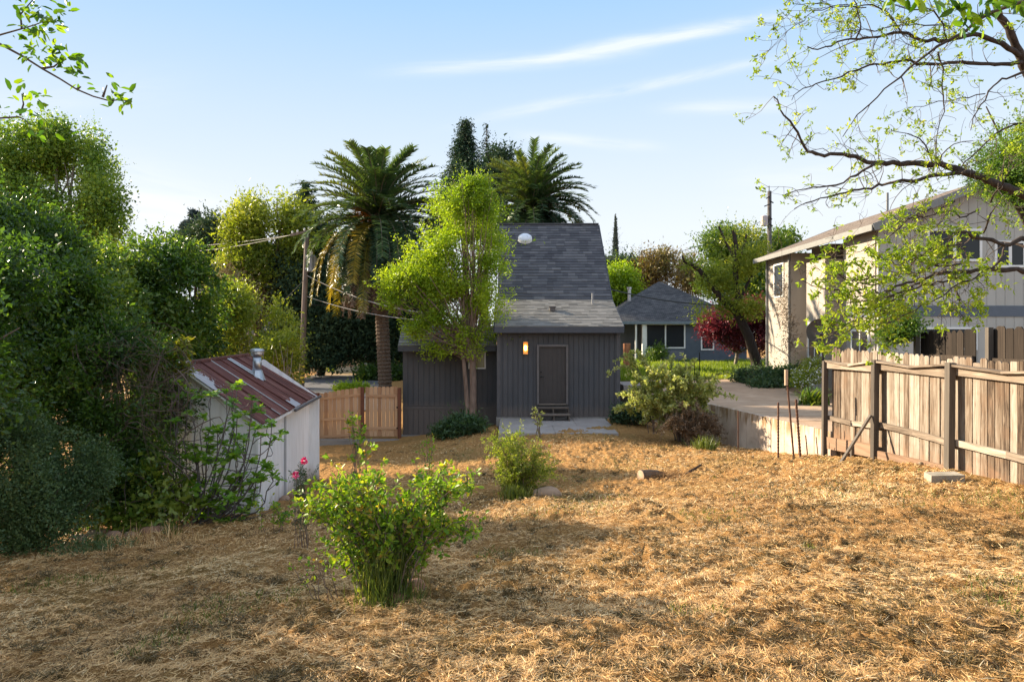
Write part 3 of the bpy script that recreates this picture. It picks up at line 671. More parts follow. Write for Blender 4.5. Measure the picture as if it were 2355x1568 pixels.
zt, zb0 = P(0, 889, YG)[2], P(0, 1003, YG)[2]
b = MB(); boards(b, xc, xd, zt, zt, zb0, zb0, YG); b.build('board_panel', M_CED, gt)
b = MB()
for zz in (P(0, 910, YG)[2], P(0, 984, YG)[2]): b.box(xc + .01, xd - .02, YG - .04, YG - .006, zz - .045, zz + .045)
for xx in (xc + .01, xd - .1): b.box(xx, xx + .08, YG - .038, YG - .0055, P(0, 984, YG)[2] + .046, P(0, 910, YG)[2] - .046)
b.build('frame', M_CEDR, gt)
for zz in (-2.75, -3.5):
    b = MB(); b.box(xd - .05, xd + .05, YG - .05, YG - .042, zz - .03, zz + .03); b.build('hinge', bpy.data.materials['black_metal'], gt)
b = MB(); c = P(919, 0, YG)[0]; b.box(c - .06, c + .05, YG - .08, YG + .04, zb0 - .3, zt - .04); o = b.build('gate_post', M_POST); tag(o, 'dark reddish gate post against the corner of the charcoal house', 'post')
b = MB(); b.box(P(715, 0, YG)[0], P(1010, 0, YG)[0], YG - .45, YG - .12, -4.4, -3.87)
b.hexa([(P(712, 0, 24.8)[0], 24.75, -4.5), (P(836, 0, 24.8)[0], 24.75, -4.5), (P(836, 0, 25)[0], 25.15, -4.5), (P(712, 0, 25)[0], 25.15, -4.5), (P(712, 0, 24.8)[0], 24.75, -4.07), (P(836, 0, 24.8)[0], 24.75, -3.9), (P(836, 0, 25)[0], 25.15, -3.9), (P(712, 0, 25)[0], 25.15, -4.07)])
tag(b.build('concrete_curb', M_CONCF), kind='structure')

# ------------------------------------------------------------------ shed
shed = thing('shed', (-6.8, 16.3, -3.8), 'white corrugated metal shed with a rusty maroon roof and a stovepipe', 'shed')
m, t, p, _ = newmat('rusty_roof'); v = coords(t, (1, 1, 1))
n1 = noise(t, coords(t, (.55, 3.2, .55)), 1.5, 6, .65, .5); n2 = noise(t, v, 9, 6, .7)
c = ramp(t, n1, [(.3, (.075, .026, .021)), (.5, (.14, .050, .038)), (.62, (.20, .085, .065)), (.78, (.32, .20, .16))])
c = mixc(t, .5, c, ramp(t, n2, [(.3, (.45, .42, .42)), (.7, (1, 1, 1))]), 'MULTIPLY')
c = mixc(t, M('GREATER_THAN', vattr(t), .9, t), c, (.42, .44, .45))
# galvanised wear near the gable end and along the ridge
sp = t.nodes.new('ShaderNodeSeparateXYZ'); t.links.new(v, sp.inputs[0])
wear = M('MULTIPLY', M('LESS_THAN', M('ADD', sp.outputs[1], M('MULTIPLY', n2, 1.6, t), t), -1.25, t), M('GREATER_THAN', M('ADD', sp.outputs[2], M('MULTIPLY', n1, .6, t), t), 2.95, t), t)
wear2 = M('MULTIPLY', M('LESS_THAN', M('ADD', sp.outputs[2], M('MULTIPLY', n2, .5, t), t), 2.42, t), M('GREATER_THAN', vattr(t), .62, t), t)
c = mixc(t, M('MULTIPLY', M('MAXIMUM', wear, wear2, t), .85, t), c, (.42, .42, .43))
t.links.new(c, p.inputs['Base Color']); p.inputs['Metallic'].default_value = .05; p.inputs['Roughness'].default_value = .7; p.inputs['Specular IOR Level'].default_value = .2
M_RUST = m
m, t, p, _ = newmat('shed_white'); n = noise(t, coords(t, (3, 3, .5)), 2.5, 6, .65, .3); sp = t.nodes.new('ShaderNodeSeparateXYZ'); t.links.new(coords(t), sp.inputs[0])
c = ramp(t, n, [(.3, (.74, .74, .74)), (.6, (.86, .87, .88)), (.8, (.90, .90, .91))])
c = mixc(t, ramp(t, M('ADD', sp.outputs[2], M('MULTIPLY', n, .5, t), t), [(.2, (.7, .7, .7)), (.55, (0, 0, 0))]), c, (.40, .31, .24))
t.links.new(c, p.inputs['Base Color']); p.inputs['Roughness'].default_value = .5; M_SHW = m
e0 = np.array([-4.92, 13.72, -1.84]); e1 = np.array([-5.22, 18.75, -1.72]); r0 = np.array([-6.6, 13.72, -.66]); r1 = np.array([-7.1, 18.75, -.64])
l0 = np.array([-8.3, 13.72, -1.84]); l1 = np.array([-8.8, 18.75, -1.72])
def corr(a0, a1, c0, c1, name, mat, par, ribs, amp=.012, panels=None, t=.006):
    """corrugated sheet between edge a (a0-a1) and edge c (c0-c1); ribs run a->c"""
    A0, A1, C0, C1 = [np.array(q, float) for q in (a0, a1, c0, c1)]
    n = unit(np.cross(A1 - A0, C0 - A0)[None])[0]
    if n[2] < -.01: n = -n
    ns = ribs * 6; V = []; vv = []
    for side in (0, 1):
        for j in range(2):
            for i in range(ns + 1):
                f = i / ns; q = (A0 * (1 - f) + A1 * f) * (1 - j) + (C0 * (1 - f) + C1 * f) * j
                ph = (i % 6) / 6 * 2 * math.pi; V.append(q + n * (amp * (1 if (i % 6) in (0, 1) else 0) - side * t))
                pi = int(f * .9999 * (panels or 8)); vv.append(PV[pi % len(PV)])
    Fs = []; w_ = ns + 1
    for j in range(1):
        for i in range(ns):
            Fs.append((j * w_ + i, j * w_ + i + 1, (j + 1) * w_ + i + 1, (j + 1) * w_ + i)); o2 = 2 * w_
            Fs.append((o2 + i, o2 + w_ + i, o2 + w_ + i + 1, o2 + i + 1))
    Fs += [(0, 2 * w_, 2 * w_ + ns, ns)[:4]]
    return np_mesh(name, np.array(V), Fs, 4, vv, mat, par)
PV = [.2, .5, .3, .4, .7, .55, .15, .35]
corr(e0, e1, r0, r1, 'roof_sheet', M_RUST, shed, 28, .014)
PV = [.3, .5, .2, .4]
corr(l0, l1, r0, r1, 'roof_sheet', M_RUST, shed, 28, .014)
# ridge, walls
for k in range(1, 8):
    f = k / 8; b = MB(); pa = e0 * (1 - f) + e1 * f; pb = r0 * (1 - f) + r1 * f; b.beam(pa + (.012, 0, .022), pb + (.012, 0, .022), .025, .012); b.build('lap_seam', M_RUST, shed)
b = MB(); b.tube([r0 + (0, -.02, .01), r1 + (0, .02, .01)], .05, 6); b.build('ridge_cap', M_RUST, shed)
wxn, wxf = -5.12, -5.40; zb9 = -4.2
PV = [.1]
corr((wxn, 13.98, zb9), (wxf, 18.5, zb9), (wxn, 13.98, -1.93), (wxf, 18.5, -1.82), 'side_wall', M_SHW, shed, 24, .004)
b = MB(); b.box(wxn - .28, wxn - .2, 16.28, 16.36, -4, -1.9);
b = MB()
for yy in (16.0, 16.12):
    xx = wxn + (wxf - wxn) * (yy - 13.98) / 4.52; b.box(xx + .006, xx + .02, yy, yy + .02, -3.86, -1.92)
b.build('seam_strip', plain('seam_grey', (.38, .38, .40), .6), shed)
# gable wall of standing panels
def gable(y, name, dirn):
    V = []; Fs = []; vv = []; xs = []
    x = -8.1
    while x < wxn + .001: xs.append(x); x += .055
    xs.append(wxn)
    for i, x in enumerate(xs):
        k = i % 6; dy = -.02 if k in (0,) else 0
        zt = -.68 - abs(x + 6.6) * (1.18 / 1.70) - .05
        V += [(x, y + dy, zb9), (x, y + dy, zt)]; vv += [.3, .3]
    for i in range(len(xs) - 1): Fs.append((2 * i, 2 * i + 2, 2 * i + 3, 2 * i + 1))
    return np_mesh(name, np.array(V), Fs, 4, vv, M_SHW, shed)
gable(13.98, 'gable_wall', 1); gable(18.5, 'rear_gable_wall', 1)
b = MB(); b.beam((wxn + .012, 13.975, zb9), (wxn + .012, 13.975, -1.95), .05, .05); b.build('corner_trim', M_SHW, shed)
b = MB(); b.beam(l0 + (0.0, .05, -.04), r0 + (0, .05, -.04), .03, .04); b.beam(r0 + (0, .05, -.04), e0 + (0, .05, -.04), .03, .04); b.build('rake_board', M_SHW, shed)
b = MB(); b.beam(e0 + (-.04, .05, -.06), e1 + (-.04, 0, -.06), .03, .06); b.build('fascia', M_SHW, shed)
b = MB(); q0 = e0 * .52 + e1 * .48; b.tube([q0 + (.04, 0, -.05), e1 + (.06, 0, -.03)], .035, 8); b.build('gutter', plain('gutter_dark', (.12, .11, .11), .5, .3), shed)
def roofpt(f, h): return (e0 * (1 - f) + e1 * f) * (1 - h) + (r0 * (1 - f) + r1 * f) * h
# pale flashing strip, with the stovepipe standing on it
b = MB(); q = [roofpt(.60, .52), roofpt(.66, .52), roofpt(.655, 1.0), roofpt(.60, 1.0)]; b.slab(*[x + (.012, 0, .022) for x in q], .004); b.build('flashing', plain('flashing_metal', (.55, .57, .58), .5, .3), shed)
c0 = roofpt(.635, .60) + np.array([0, 0, 0.0])
b = MB(); b.tube([c0 + (0, 0, -.1), c0 + (0, 0, .15)], [.20, .12], 16); b.build('pipe_boot', M_METAL, shed)
b = MB(); b.tube([c0 + (0, 0, .1), c0 + (0, 0, .52)], .102, 16); pp = b.build('stovepipe', M_METAL, shed, True)
b = MB(); b.tube([c0 + (0, 0, .50), c0 + (0, 0, .54), c0 + (0, 0, .60), c0 + (0, 0, .62), c0 + (0, 0, .66), c0 + (0, 0, .68)], [.13, .15, .15, .17, .16, .05], 16); b.build('rain_cap', M_METAL, pp)
# ------------------------------------------------------------------ old fence at the right
OLD = [(.045, .030, .021), (.15, .11, .078), (.26, .215, .17), (.34, .30, .25), (.48, .44, .39)]
M_OLD = woodmat('weathered_boards', OLD, 2, 34, .9, stain=((.17, .10, .06), 2.2), contrast=1.7)
_t = M_OLD.node_tree; _p = _t.nodes['Principled BSDF']; _src = _p.inputs['Base Color'].links[0].from_socket
_sp = _t.nodes.new('ShaderNodeSeparateXYZ'); _t.links.new(coords(_t), _sp.inputs[0])
_nz = noise(_t, coords(_t, (1, 5, 5)), 1.5, 5, .7, .5)      # splashed soil on the board feet
_m = ramp(_t, M('ADD', _sp.outputs[2], M("MULTIPLY", _nz, .7, _t), _t), [(.30, (.75, .75, .75)), (.72, (0, 0, 0))])
_c = mixc(_t, _m, _src, (.30, .17, .10))
_k = _t.nodes.new('ShaderNodeTexVoronoi'); _k.inputs['Scale'].default_value = 1.0; _t.links.new(coords(_t, (5, 6.5, 1.6)), _k.inputs['Vector'])
_c = mixc(_t, ramp(_t, _k.outputs['Distance'], [(.05, (.85, .85, .85)), (.13, (0, 0, 0))]), _c, (.07, .045, .03))
_t.links.new(_c, _p.inputs['Base Color'])
M_OLDR = woodmat('weathered_rail', [(.10, .075, .055), (.27, .215, .165), (.50, .44, .36)], 1, 30, .9, contrast=1.5)
M_OLDP = woodmat('weathered_post', [(.06, .05, .042), (.135, .115, .095), (.23, .195, .16)], 2, 22, .9)
M_DARKB = woodmat('dark_old_boards', [(.012, .009, .007), (.035, .026, .020), (.10, .075, .055)], 2, 22, .9)
M_KICK = woodmat('kick_board', [(.18, .11, .07), (.34, .23, .155), (.46, .34, .25)], 1, 10, .9)
def yboards(b, x, y0, y1, zt, zb, w=.14, gap=.01, t=.018, dog=.03, jit=.018, skip=0.0, seed=1, xf=None):
    rr = random.Random(seed); y = y0
    while y < y1:
        ww = w * rr.uniform(.85, 1.15); e = min(y + ww, y1)
        if rr.random() >= skip:
            z1 = zt((y + e) / 2) + rr.uniform(-jit, jit); z0 = zb((y + e) / 2); dx = rr.uniform(-.008, .008); tl = rr.uniform(-.008, .008)
            X = x if xf is None else xf((y + e) / 2)
            c = dog * rr.uniform(.5, 1.6); z1 -= (rr.random() < .10) * rr.uniform(.02, .07)
            poly = [(y, z0), (e, z0), (e + tl, z1 - c), (e - c + tl, z1), (y + c + tl, z1), (y + tl, z1 - c)]
            b.add([(X + dx, py, pz) for py, pz in poly] + [(X + t + dx, py, pz) for py, pz in poly], [(5, 4, 3, 2, 1, 0), (6, 7, 8, 9, 10, 11)] + [(k, (k + 1) % 6, 6 + (k + 1) % 6, 6 + k) for k in range(6)])
        y = e + gap * rr.uniform(.3, 1.6)
FX = 7.15
of = thing('board_fence', (FX, 12, -2.4), 'weathered grey-brown board fence with posts and rails, along the right side of the yard', 'fence')
b = MB(); yboards(b, FX, 6.0, 15.55, lambda y: -.43 + .012 * (y - 10), lambda y: np.interp(y, [6, 9.65, 11.2, 13.5, 15.6], [-2.05, -2.2, -2.3, -2.35, -2.45]), seed=4); b.build('board_panel', M_OLD, of)
pys = [15.6, 13.45, 11.15, 8.8, 6.5]
for i, yy in enumerate(pys):
    b = MB(); zt = [-.66, -.55, -.50, -.48, -.45][i]; zb = g(FX - .3, yy) - .3
    lean = [.0, -.0, 0, 0, 0][i]
    b.beam((FX - .15 + lean, yy, zb), (FX - .13, yy, zt), .10, .13 if i else .10, (0, 1, 0)); b.build('post', M_OLDP, of)
rr = random.Random(3)
for i in range(4):
    y0, y1 = pys[i], pys[i + 1]
    za = [-.68, -.60, -.56, -.54, -.5]
    b = MB(); b.beam((FX - .055 - (.05 if i == 0 else 0), y0 - .03, za[i] - .07), (FX - .055, y1 + .06, za[i + 1] - .12), .045, .14); b.build('rail', M_OLDR, of)
    b = MB(); m_ = (y0 + y1) / 2
    b.beam((FX - .09, y0, za[i] + .02), (FX - .08, m_, za[i] - .03), .14, .035); b.beam((FX - .08, m_, za[i] - .03), (FX - .09, y1, za[i + 1] + .03), .14, .035); b.build('cap_rail', M_OLDR, of)
    zl = [-1.93, -1.80, -1.78, -1.76, -1.7]
    b = MB(); b.beam((FX - .05, y0, zl[i] + (.0 if i else .0)), (FX - .05, (y0 + y1) / 2, (zl[i] + zl[i + 1]) / 2 - (.05 if i == 0 else 0)), .05, .10); b.beam((FX - .05, (y0 + y1) / 2, (zl[i] + zl[i + 1]) / 2 - (.05 if i == 0 else 0)), (FX - .05, y1, zl[i + 1] - .03), .05, .10); b.build('rail', M_OLDR, of)
for (y0, y1, z0, z1) in ((15.5, 13.5, -2.48, -2.32), (13.4, 11.3, -2.42, -2.3)):
    b = MB(); b.beam((FX - .12, y0, z0), (FX - .12, y1, z1), .04, .26); b.build('kick_board', M_KICK, of)
for yy, zz in ((14.3, -2.55), (11.9, -2.45)):
    b = MB(); b.beam((FX - .17, yy, zz - .15), (FX - .16, yy, zz + .22), .05, .06); b.build('stake', M_OLDP, of)
b = MB(); b.beam((FX - .22, 13.45, -1.62), (FX - 1.0, 13.1, g(FX - 1, 13.1) - .03), .045, .05); tag(b.build('wooden_brace', M_OLDP), 'thin dark stick leaning against the second post of the old board fence', 'brace')
# concrete block at fence foot
def rocky(name, c, r3, mat, parent=None, seed=0, blocky=0.0, nu=14, nv=9, amp=.22):
    rr = np.random.default_rng(seed); V = []; ph = rr.random((4, 3)) * 6; fr = rr.normal(size=(4, 3)) * 2.2
    for i in range(nv + 1):
        th = math.pi * i / nv
        for k in range(nu):
            a = 2 * math.pi * k / nu; d = np.array([math.sin(th) * math.cos(a), math.sin(th) * math.sin(a), math.cos(th)])
            if blocky: d = d / (np.abs(d).max() ** blocky * np.linalg.norm(d) ** (1 - blocky))
            s = 1 + amp * sum(math.sin(float(fr[q] @ d) + ph[q, 0]) for q in range(4)) / 2.5
            V.append(np.array(c) + d * np.array(r3) * s)
    Fs = [(i * nu + k, (i + 1) * nu + k, (i + 1) * nu + (k + 1) % nu, i * nu + (k + 1) % nu) for i in range(nv) for k in range(nu)]
    return np_mesh(name, np.array(V), Fs, 4, [float(rr.random())] * len(V), mat, parent, blocky < .1)
m, t, p, _ = newmat('field_stone'); n = noise(t, coords(t), 5, 7, .7)
c = mixc(t, .6, ramp(t, vattr(t), [(.0, (.20, .16, .12)), (.4, (.34, .25, .17)), (.7, (.42, .20, .11)), (1, (.44, .35, .25))]), ramp(t, n, [(.3, (.4, .4, .4)), (.7, (1, 1, 1))]), 'MULTIPLY')
t.links.new(c, p.inputs['Base Color']); p.inputs['Roughness'].default_value = .9; bump(t, p, n, .7, .03); M_STONE = m
cb = P(2168, 1104, 10.3)
b = MB(); zz = g(cb[0], cb[1]) - .02
b.hexa([(cb[0] - .26, cb[1] - .14, zz - .05), (cb[0] + .2, cb[1] - .2, zz - .05), (cb[0] + .24, cb[1] + .1, zz - .05), (cb[0] - .2, cb[1] + .14, zz - .05), (cb[0] - .25, cb[1] - .13, zz + .15), (cb[0] + .2, cb[1] - .19, zz + .17), (cb[0] + .23, cb[1] + .1, zz + .17), (cb[0] - .2, cb[1] + .14, zz + .15)])
tag(b.build('concrete_block', concmat('old_block', (.22, .2, .16), (.42, .37, .30), None, 6)), 'broken concrete block lying at the foot of the third fence post', 'block')
# darker fence behind
for nm, y0, y1, zt, lab in (('board_fence', 12.75, 14.5, .03, 'short run of dark old boards standing behind the weathered fence, left piece'), ('board_fence', 9.5, 12.3, .09, 'taller dark old boards behind the weathered fence at the right edge of the photo')):
    bf = thing(nm, (8.5, y0, UP_Z), lab, 'fence', 'dark old fence pieces behind the yard fence')
    b = MB(); yboards(b, 8.5, y0, y1, lambda y: zt, lambda y: UP_Z, w=.2 if y0 < 10 else .17, dog=.05, seed=int(y0 * 7)); b.build('board_panel', M_DARKB, bf)
    b = MB(); b.beam((8.45, y0, -.5), (8.45, y1, -.52), .05, .1); b.build('rail', M_DARKB, bf)
    b = MB(); b.beam((8.42, y1 - .02, UP_Z), (8.42, y1 - .02, zt - .02), .09, .09); b.build('post', M_OLDP, bf)
# ------------------------------------------------------------------ retaining wall
m, t, p, _ = newmat('retaining_concrete'); v = coords(t)
n = noise(t, v, 1.6, 7, .65, .4); n2 = noise(t, coords(t, (6, 6, .7)), 1.2, 5, .7, .5); sp = t.nodes.new('ShaderNodeSeparateXYZ'); t.links.new(v, sp.inputs[0])
c = ramp(t, n, [(.3, (.34, .25, .19)), (.5, (.50, .40, .31)), (.72, (.64, .53, .43))])
top = ramp(t, M('ADD', sp.outputs[2], M('MULTIPLY', n2, .9, t), t), [(.14, (0, 0, 0)), (.38, (1, 1, 1))])
c = mixc(t, M('MULTIPLY', top, ramp(t, n2, [(.42, (0, 0, 0)), (.58, (.85, .85, .85))]), t), c, (.22, .12, .035))
t.links.new(c, p.inputs['Base Color']); p.inputs['Roughness'].default_value = .9; bump(t, p, n, .4, .02); M_RET = m
rw = thing('retaining_wall', (6.5, 19, UP_Z), 'stained concrete retaining wall between the straw yard and the driveway', 'wall')
b = MB(); pts = [(7.16, 15.6), (5.95, 22.3), (4.5, 26), (4.2, 30)]
for i in range(3):
    (x0, y0), (x1, y1) = pts[i], pts[i + 1]; L_ = math.hypot(x1 - x0, y1 - y0); n_ = int(L_ / .6)
    for k in range(n_):
        f0, f1 = k / n_, (k + 1) / n_ - .02 / L_; a = (x0 + (x1 - x0) * f0, y0 + (y1 - y0) * f0); e = (x0 + (x1 - x0) * f1, y0 + (y1 - y0) * f1)
        nx_, ny_ = -(y1 - y0) / L_ * .0, 0
        zt = UP_Z + .03
        b.hexa([(a[0] - .02, a[1], -4.2), (a[0] + .12, a[1], -4.2), (e[0] + .12, e[1], -4.2), (e[0] - .02, e[1], -4.2), (a[0] - .02, a[1], zt), (a[0] + .12, a[1], zt), (e[0] + .12, e[1], zt), (e[0] - .02, e[1], zt)])
b.build('wall_face', M_RET, rw)
# rebar and steel stakes
M_REB = plain('rusty_rebar', (.11, .055, .035), .8, .3, .3, 30)
for (x, yt, yb, d, r_, lab) in ((1697, 945, 1040, 18.4, .018, 'thin rusty rebar stake by the retaining wall, leftmost of the row'), (1789, 925, 1062, 15.6, .02, 'ribbed rusty rebar stake, second from the left before the retaining wall'),
                          (1820, 852, 1065, 15.1, .024, 'tallest dark steel stake before the retaining wall'), (1835, 918, 1066, 15.0, .024, 'ribbed rebar stake with a pale tip, right beside the tallest stake'),
                          (1852, 1000, 1062, 15.4, .013, 'short thin stake right of the ribbed stakes'), (1876, 1004, 1060, 15.5, .013, 'short thin stake nearest the old board fence')):
    q = P(x, yb, d); qt = P(x, yt, d); dx = -.12 if x in (1820,) else (-.05 if x == 1835 else 0)
    b = MB(); bot = np.array([q[0] + (.06 if x > 1800 else 0), d, g(q[0], d) - .1]); top_ = np.array([qt[0] + dx, d, qt[2]])
    nseg = 40 if 'ribbed' in lab else 3
    pts_ = [bot + (top_ - bot) * i / nseg for i in range(nseg + 1)]
    b.tube(pts_, [r_ * (1.25 if (nseg > 9 and i % 2) else .85) for i in range(nseg + 1)], 6)
    o = b.build('rebar_stake', M_REB); tag(o, lab, 'stake', 'metal stakes by the retaining wall')
    if x == 1820:
        b = MB(); b.tube([top_ - (0, 0, .32), top_ + (0, 0, .02)], r_ * 1.6, 6); b.build('pale_sleeve', plain('sleeve_wood', (.42, .30, .2), .7), o)
# stump with a branch
stp = P(1482, 1104, 13.5); gs = g(stp[0], stp[1])
M_BARK = plain('bark', (.12, .085, .06), .9, 0, .35, 14, .15, (1, 1, .3)); M_CUT = plain('cut_wood', (.42, .30, .20), .8, 0, .2, 20)
M_BARKD = plain('dark_bark', (.045, .033, .028), .9, 0, .35, 12, .15, (1, 1, .3))
sg = thing('log', (stp[0], stp[1], gs), 'short sawn log lying in the straw with its pale cut end to the left', 'log')
b = MB(); a0 = np.array([stp[0] - .08, 13.45, gs + .10]); a1 = a0 + (.52, .22, -.03); b.tube([a0, a0 + (.15, .06, 0), a0 + (.35, .15, -.0), a1], [.125, .115, .09, .05], 12); b.build('bark', M_BARK, sg)
b = MB(); b.cyl(a0 + (-.012, -.005, 0), a0, .12, 14); b.build('cut_end', M_CUT, sg)
b = MB(); a = P(1562, 1103, 13.4); e = P(1612, 1068, 13.9); b.tube([a, (a + e) / 2 + (0, 0, .02), e], [.04, .03, .018], 7); tag(b.build('broken_branch', M_BARKD), 'dark broken branch poking up out of the straw right of the log', 'branch')
lv = Leaves(); r = np.random.default_rng(4); n = 3200; C = np.array([stp[0] + .5, 13.45, gs + .04]) + r.normal(size=(n, 3)) * (.27, .14, .05)
lv.add(T_BLADE, C, unit(r.normal(size=(n, 3)) * (1, 1, .5)), rdir(n, r), .16, .006, r.random(n) * .35); tag(lv.build('brush_pile', MAT_STRAW), 'small heap of dark dead twigs and grass behind the log', 'brush pile', kind=None)
for (x, y, d, rr_, lab, sd_) in ((1258, 1128, 12.2, (.27, .16, .13), 'brown rock in the straw right of the feathery green bush', 3), (905, 1372, 5.85, (.12, .1, .09), 'reddish rock at the foot of the big rose bush, right side', 5), (948, 1345, 6.2, (.10, .09, .10), 'taller reddish rock tucked behind the rose bush stems', 6), (852, 1378, 5.9, (.10, .08, .06), 'dark grey rock at the foot of the big rose bush, left side', 9)):
    q = P(x, y, d); tag(rocky('rock', (q[0], q[1], g(q[0], q[1]) + rr_[2] * .55), rr_, M_STONE, None, sd_), lab, 'rock', 'single rocks in the yard')
rx = [(45, 1268, 10.1, .16), (215, 1228, 11.3, .15), (240, 1222, 11.5, .13), (262, 1232, 11.2, .14), (285, 1218, 11.6, .13), (300, 1232, 11.25, .11), (320, 1214, 11.7, .16), (345, 1224, 11.5, .17), (352, 1205, 12.0, .13), (370, 1218, 11.6, .15), (390, 1210, 11.9, .12), (405, 1216, 11.7, .11), (428, 1206, 12.2, .10), (180, 1240, 10.9, .13), (130, 1250, 10.6, .10),
      (655, 1150, 15.6, .14), (672, 1140, 16, .12), (690, 1130, 16.4, .11)]
pos = ['lone squat stone at the far left under the blue-green shrub', 'pale stone, second in the row under the fig', 'grey stone, third in the row under the fig', 'angular stone leaning on its neighbour under the fig', 'rounded brown stone in the middle of the row under the fig', 'small stone in front of the row under the fig', 'upright stone in the row under the fig', 'large reddish stone under the fig', 'stone at the back of the pile under the fig', 'reddish stone right of the pile under the fig', 'small dark stone right in the row under the fig', 'little stone near the right end of the row under the fig', 'last small stone at the right end of the row under the fig', 'grey stone left of the row, behind the silvery weeds', 'small stone between the lone stone and the row of stones',
       'stone at the foot of the shed side wall, nearest', 'stone at the foot of the shed side wall, middle of three', 'stone at the foot of the shed side wall, farthest']
for i, (x, y, d, s) in enumerate(rx):
    q = P(x, y, d); s *= .9; tag(rocky('stone', (q[0], q[1], g(q[0], q[1]) + s * .35), (s, s * .8, s * .75), M_STONE, None, 20 + i, .45 if i % 3 else .1, amp=.15), pos[i], 'stone', 'stones lining the bed beside the shed')

# ------------------------------------------------------------------ far blue house
M_BLUE = plain('slate_blue_siding', (.085, .105, .135), .75, 0, .1, 3); M_BLUE2 = plain('lilac_siding', (.15, .155, .19), .75, 0, .08, 3)
M_SHF = shingle('far_shingles', (.085, .085, .09), (.16, .155, .155), .16, .3, math.cos(math.radians(32)))
M_DGLASS = glassmat('dark_glass', (.02, .025, .03), .22); M_DGLASS.node_tree.nodes['Principled BSDF'].inputs['Specular IOR Level'].default_value = .25
fh = thing('house', (11.9, 54, -2.2), 'low slate-blue house with a dark hip roof and white window frames, beyond the lawn', 'house')
HX0, HX1, HYF, HYB = 6.9, 17.0, 50.4, 62
b = MB(); b.box(9.6, HX1, HYF, HYB, -2.4, .55); b.box(HX0, 9.6, HYF + 2.2, HYB, -2.4, .549)
b.build('wall', M_BLUE, fh)
b = MB(); eo = .5; ez = .62; ap = (11.9, 56.2, 4.05)
cs = [(HX0 - eo, HYF - eo, ez), (HX1 + eo, HYF - eo, ez), (HX1 + eo, HYB + eo, ez), (HX0 - eo, HYB + eo, ez)]
b.add(cs + [ap], [(0, 1, 4), (1, 2, 4), (2, 3, 4), (3, 0, 4), (3, 2, 1, 0)]); b.build('roof', M_SHF, fh)
b = MB()
for i in range(4): b.beam(cs[i], cs[(i + 1) % 4], .06, .2)
b.build('fascia', plain('blue_fascia', (.16, .2, .23), .6), fh)
q = P(1447, 662, 53); b = MB(); b.cyl((q[0], 53, q[2] - 1.0), (q[0], 53, q[2] - .1), .13, 10); b.cyl((q[0], 53, q[2] - .1), (q[0], 53, q[2] + .05), .19, 10); b.build('roof_pipe', M_METAL, fh)
def fwin(par, x0, x1, y0, y1, d, mid=True, fr=.1):
    a = P(x0, y1, d); c = P(x1, y0, d); b = MB(); yy = d
    X0, X1, Z0, Z1 = a[0], c[0], a[2], c[2]
    b.box(X0 - fr, X1 + fr, yy - .06, yy - .003, Z1, Z1 + fr); b.box(X0 - fr, X1 + fr, yy - .06, yy - .003, Z0 - fr, Z0); b.box(X0 - fr, X0, yy - .06, yy - .003, Z0, Z1); b.box(X1, X1 + fr, yy - .06, yy - .003, Z0, Z1)
    if mid: m_ = (X0 + X1) / 2; b.box(m_ - .05, m_ + .05, yy - .058, yy - .003, Z0, Z1)
    w_ = b.build('window', M_WHITE, par); b = MB(); b.box(X0, X1, yy - .035, yy - .004, Z0, Z1); b.build('pane', M_DGLASS, w_); return w_
fwin(fh, 1487, 1572, 747, 798, HYF); fwin(fh, 1614, 1638, 775, 802, HYF, False)
b = MB(); a = P(1508, 826, HYF - .02); c = P(1572, 802, HYF - .02); b.box(a[0], c[0], HYF - .05, HYF - .004, -2.3, c[2] - .12); b.build('lower_panel', M_BLUE2, fh)
for x, w_ in ((1462, .06), (1481, .14)):
    q = P(x, 0, 50.1); b = MB(); b.box(q[0] - w_, q[0] + w_, 50.05, 50.05 + 2 * w_, -2.35, .5); b.build('porch_post', M_WHITE, fh)
a = P(1441, 800, 40); b = MB(); b.cyl((a[0], 40, UP_Z), (a[0], 40, a[2] + .25), .22, 10); tag(b.build('tree_stump', plain('stump_wood', (.36, .16, .08), .85, 0, .4, 10, .2, (1, 1, .2))), 'reddish cut stump standing at the left end of the lawn', 'stump')
# little raised slab by the corner of the main house
b = MB(); b.box(4.25, 5.35, 26.5, 28.5, -2.35, -2.05); tag(b.build('concrete_slab', M_PATIO), 'pale concrete slab beside the right corner of the charcoal house', 'slab')

# ------------------------------------------------------------------ two-storey house at the right
M_TAN = plain('tan_siding', (.35, .31, .265), .7, 0, .08, 2, .25, (1, 1, .3)); M_TANF = plain('grey_tan_siding', (.41, .395, .36), .7, 0, .07, 2, .25, (1, 1, .3))
M_BAND = plain('slate_band', (.10, .12, .15), .6, 0, .06); M_TRIM = plain('pale_trim', (.20, .20, .19), .6, 0, .1)
M_SHR = shingle('brown_shingles', (.20, .155, .125), (.30, .24, .19), .16, .32, math.cos(math.radians(19)), True)
th = thing('apartment_house', (15, 27, UP_Z), 'tan two-storey house with a brown low gable roof, right, behind the overhanging tree', 'house')
X0, XR = 12.1, 15.65; YN, YFA = 23.0, 33.0; EZ = 3.45; RZ = 5.02; XE = 24.0; sl_ = (RZ - EZ) / (XR - X0 + .45)
b = MB()
# side wall in stepped sections (x, y0, y1, z0, z1)
b.box(X0, 20, 30.2, YFA, UP_Z - .1, EZ - .05); b.box(X0 + .9, 20, 28.6, 30.2, UP_Z - .1, EZ + .15)
b.box(X0, 20, 26.9, 28.6, UP_Z - .1, EZ - .65); b.box(X0 + .7, 20, 25.2, 26.9, UP_Z - .1, EZ + .1); b.box(X0, 20, YN + .2, 25.2, UP_Z - .1, EZ - .06)
b.build('side_wall', M_TAN, th)
b = MB(); y = YN
